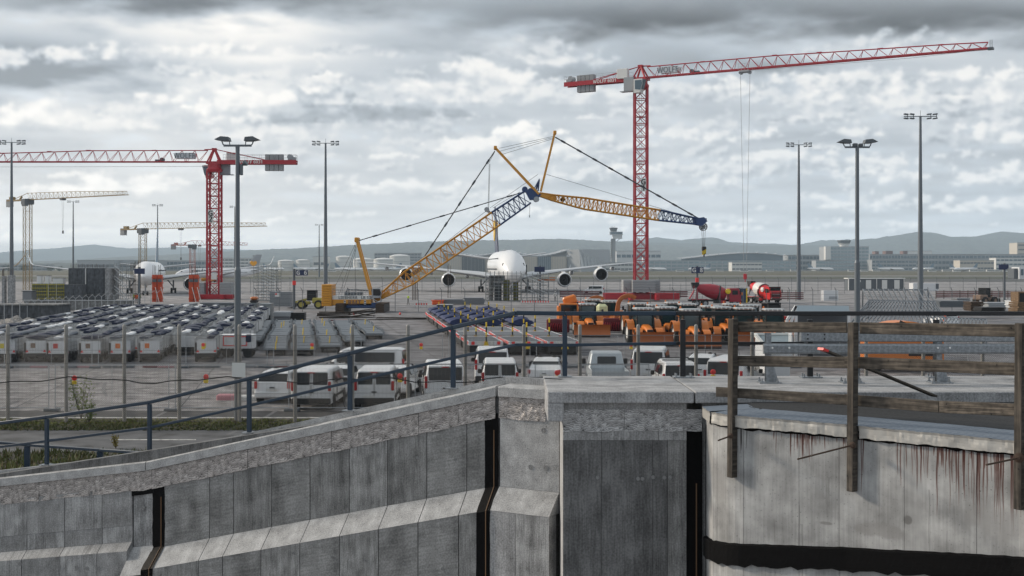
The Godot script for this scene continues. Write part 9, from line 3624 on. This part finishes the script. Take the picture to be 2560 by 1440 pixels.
func lattice_panels() -> void:
	# galvanised lattice floor panels stacked on a slant, folded over at mid height
	var o := thing("lattice_rack", "rack of slanting galvanised steel lattice panels behind the railing", "steel rack")
	var d := 96.0
	var tl := at(2157, 724, d + 3.0)
	var tr := at(2320, 724, d + 3.0)
	var ml := at(2172, 751, d)
	var mr := at(2336, 753.5, d)
	var bl_ := at(2122, 812, d - 2.5)
	var br := at(2372, 812, d - 2.5)
	for q in [[tl, tr], [ml, mr], [bl_, br]]:
		var b := Mb.new()
		b.beam(q[0], q[1], 0.09)
		obj("edge_rail", b, M["galvanised"], o)
	for i in 14:
		var b := Mb.new()
		var f := i / 13.0
		b.beam(tl.lerp(tr, f), ml.lerp(mr, f), 0.06, 0.16)
		obj("lattice_bar", b, M["galvanised"], o)
	for i in 24:
		var f0 := i / 23.0
		for s in [-0.10, 0.10]:
			var b := Mb.new()
			b.beam(ml.lerp(mr, f0), bl_.lerp(br, clampf(f0 + s, 0, 1)), 0.05, 0.09)
			obj("lattice_bar", b, M["galvanised"], o)
	for k in 5:
		var b := Mb.new()
		b.beam(ml.lerp(bl_, (k + 1) / 6.0), mr.lerp(br, (k + 1) / 6.0), 0.03)
		obj("cross_wire", b, M["galvanised"], o)
		b = Mb.new()
		b.beam(tl.lerp(ml, (k + 0.5) / 5.0), tr.lerp(mr, (k + 0.5) / 5.0), 0.03)
		obj("cross_wire", b, M["galvanised"], o)
	for q in [ml, mr, tl, tr]:
		var b := Mb.new()
		b.beam(q, V(q.x, 0, q.z - 0.3), 0.1)
		obj("leg", b, M["galvanised"], o)
	o = thing("lattice_rack", "low second rack of steel lattice panels reaching right of the larger one", "steel rack")
	tl = at(2352, 793, d - 3)
	tr = at(2466, 799, d - 3)
	bl_ = at(2340, 822, d - 5)
	br = at(2470, 822, d - 5)
	for q in [[tl, tr], [bl_, br]]:
		var b := Mb.new()
		b.beam(q[0], q[1], 0.09)
		obj("edge_rail", b, M["galvanised"], o)
	for i in 14:
		for s in [-0.08, 0.08]:
			var b := Mb.new()
			b.beam(tl.lerp(tr, i / 13.0), bl_.lerp(br, clampf(i / 13.0 + s, 0, 1)), 0.05, 0.08)
			obj("lattice_bar", b, M["galvanised"], o)
	for q in [tl, tr]:
		var b := Mb.new()
		b.beam(q, V(q.x, 0, q.z), 0.1)
		obj("leg", b, M["galvanised"], o)

func shelter() -> void:
	# open shelter with a slate-grey roof and white frames, behind the railing
	var o := thing("shelter", "open shelter with a slate-grey roof slope and white end frames", "shelter")
	var d := 84.0
	var b := Mb.new()
	var p := [at(1988, 784.5, d), at(2124, 785.5, d), at(2122, 764.5, d + 4), at(1991, 763.5, d + 4)]
	b.quad(p[0], p[1], p[2], p[3])
	b.quad(p[1] - V(0, 0.1, 0), p[0] - V(0, 0.1, 0), p[3] - V(0, 0.1, 0), p[2] - V(0, 0.1, 0))
	b.quad(p[0] - V(0, 0.1, 0), p[1] - V(0, 0.1, 0), p[1], p[0])
	obj("roof", b, mk("slate roof", 0.13, 0.18, 0.22, 0.5), o)
	for q in [[1968, 800, 1990, 765], [1990, 765, 1978, 806], [1968, 800, 1966, 900], [1978, 806, 1976, 900], [1990, 785, 1990, 900], [2122, 786, 2122, 900]]:
		b = Mb.new()
		b.beam(at(q[0], q[1], d), at(q[2], q[3], d), 0.18)
		obj("frame", b, M["cart white"], o)
	bx(o, "back_wall", "far dark", 1992, 2120, 786, 895, d + 3, 0.2)
	o = thing("skylight_hut", "low hut with a white-rimmed tilted glass roof before the shelter", "hut")
	d = 62.0
	p = [at(1925, 884, d - 2), at(1975, 871, d - 2), at(1975, 836, d + 1), at(1888, 836, d + 1)]
	b = Mb.new()
	b.quad(p[0], p[1], p[2], p[3])
	obj("glass_roof", b, M["far glass pale"], o)
	for i in 4:
		b = Mb.new()
		b.beam(p[i], p[(i + 1) % 4], 0.16)
		obj("rim", b, M["far white"], o)
	b = Mb.new()
	b.quad(V(p[0].x, 0, p[0].z), V(p[1].x, 0, p[1].z), p[1], p[0])
	b.quad(V(p[3].x, 0, p[3].z), V(p[0].x, 0, p[0].z), p[0], p[3])
	obj("wall", b, M["cart white"], o)

func greenery() -> void:
	mk("leaf", 0.075, 0.10, 0.03, 0.7)
	mk("autumn leaf", 0.16, 0.13, 0.03, 0.7)
	M["leaf"].backlight_enabled = true
	M["leaf"].backlight = Color(0.3, 0.35, 0.1)
	# the verge: grass and low weeds as loose blades
	for q in [["verge_grass", 46.9, 50.2, -300, 2300, 24000, 0.06, 0.05], ["bank_grass", 33.0, 41.5, -250, 520, 6000, 0.12, 0.05]]:
		var b := Mb.new()
		for i in q[5]:
			var d := rng.randf_range(q[1], q[2])
			var p := gr(rng.randf_range(q[3], q[4]), d, 0.015)
			var h: float = q[6] * rng.randf_range(0.4, 1.5) * (1.0 + 0.8 * absf(sin(p.x * 0.7)) * absf(sin(p.x * 2.3)))
			var a := rng.randf() * PI
			var w := V(cos(a), 0, sin(a)) * rng.randf_range(0.02, 0.05)
			var t := p + V(rng.randf_range(-0.1, 0.1), h, rng.randf_range(-0.1, 0.1))
			var k := rng.randf()
			var bright := smoothstep(q[2], q[1], d) if q[0] == "bank_grass" else smoothstep(48.0, 49.6, d)
			b.col = Color(0.07, 0.08, 0.025).lerp(Color(0.20, 0.23, 0.025), bright * 0.8 * k).lerp(Color(0.13, 0.09, 0.045), 0.7 if k < 0.18 else 0.0)
			b.tri(p - w, p + w, t)
		b.col = Color.WHITE
		var o := obj(q[0], b, M["grass blade"])
		tag(o, "strip of grass and weeds between the road and the chain-link fence" if q[0] == "verge_grass" else "dark grass bank behind the ramp wall at the far left", "grass", "", "stuff")
	# a sapling at the fence
	for q in [[203, 50.6, 1.75, "leafy sapling growing against the chain-link fence at the left"], [222, 49.0, 0.9, "low bushy weed at the foot of the sapling"], [290, 42.3, 0.5, "dry reddish weed standing alone at the road's near edge"], [2205, 24.5, 0.9, "leafy weed with yellow blossoms behind the slab"], [2258, 24.6, 0.8, "dark green leafy weed behind the slab"]]:
		var h: float = q[2]
		var o := thing("sapling" if h > 1.5 else "weed", q[3], "shrub", gr(q[0], q[1], 4.0 - h if q[1] < 30 else 0.0))
		var b := Mb.new()
		var tips := []
		for i in (9 if h > 1.0 else 6):
			var a := rng.randf() * TAU
			var tip := V(cos(a) * h * 0.22, h * rng.randf_range(0.65, 1.0), sin(a) * h * 0.22)
			b.tube(Vector3.ZERO, tip, 0.014, 0.005, 5)
			tips.append(tip)
		obj("stem", b, M["tree bark"], o)
		b = Mb.new()
		for i in int(220 * h):
			var t: Vector3 = tips[i % tips.size()] * rng.randf_range(0.25, 1.05) + V(rng.randfn(0, 0.08), rng.randfn(0, 0.06), rng.randfn(0, 0.08)) * h
			var x := V(rng.randf_range(-1, 1), rng.randf_range(-0.6, 0.6), rng.randf_range(-1, 1)).normalized() * 0.05
			var y := x.cross(V(rng.randf(), rng.randf(), rng.randf())).normalized() * 0.028
			b.quad(t - x, t - y, t + x, t + y)
		obj("foliage", b, M["leaf"] if q[0] != 290 else M["autumn leaf"], o)

func phase2() -> void:
	far_side()
	aircraft()
	far_planes()
	cranes()
	ground_equipment()
	vehicles()
	site()
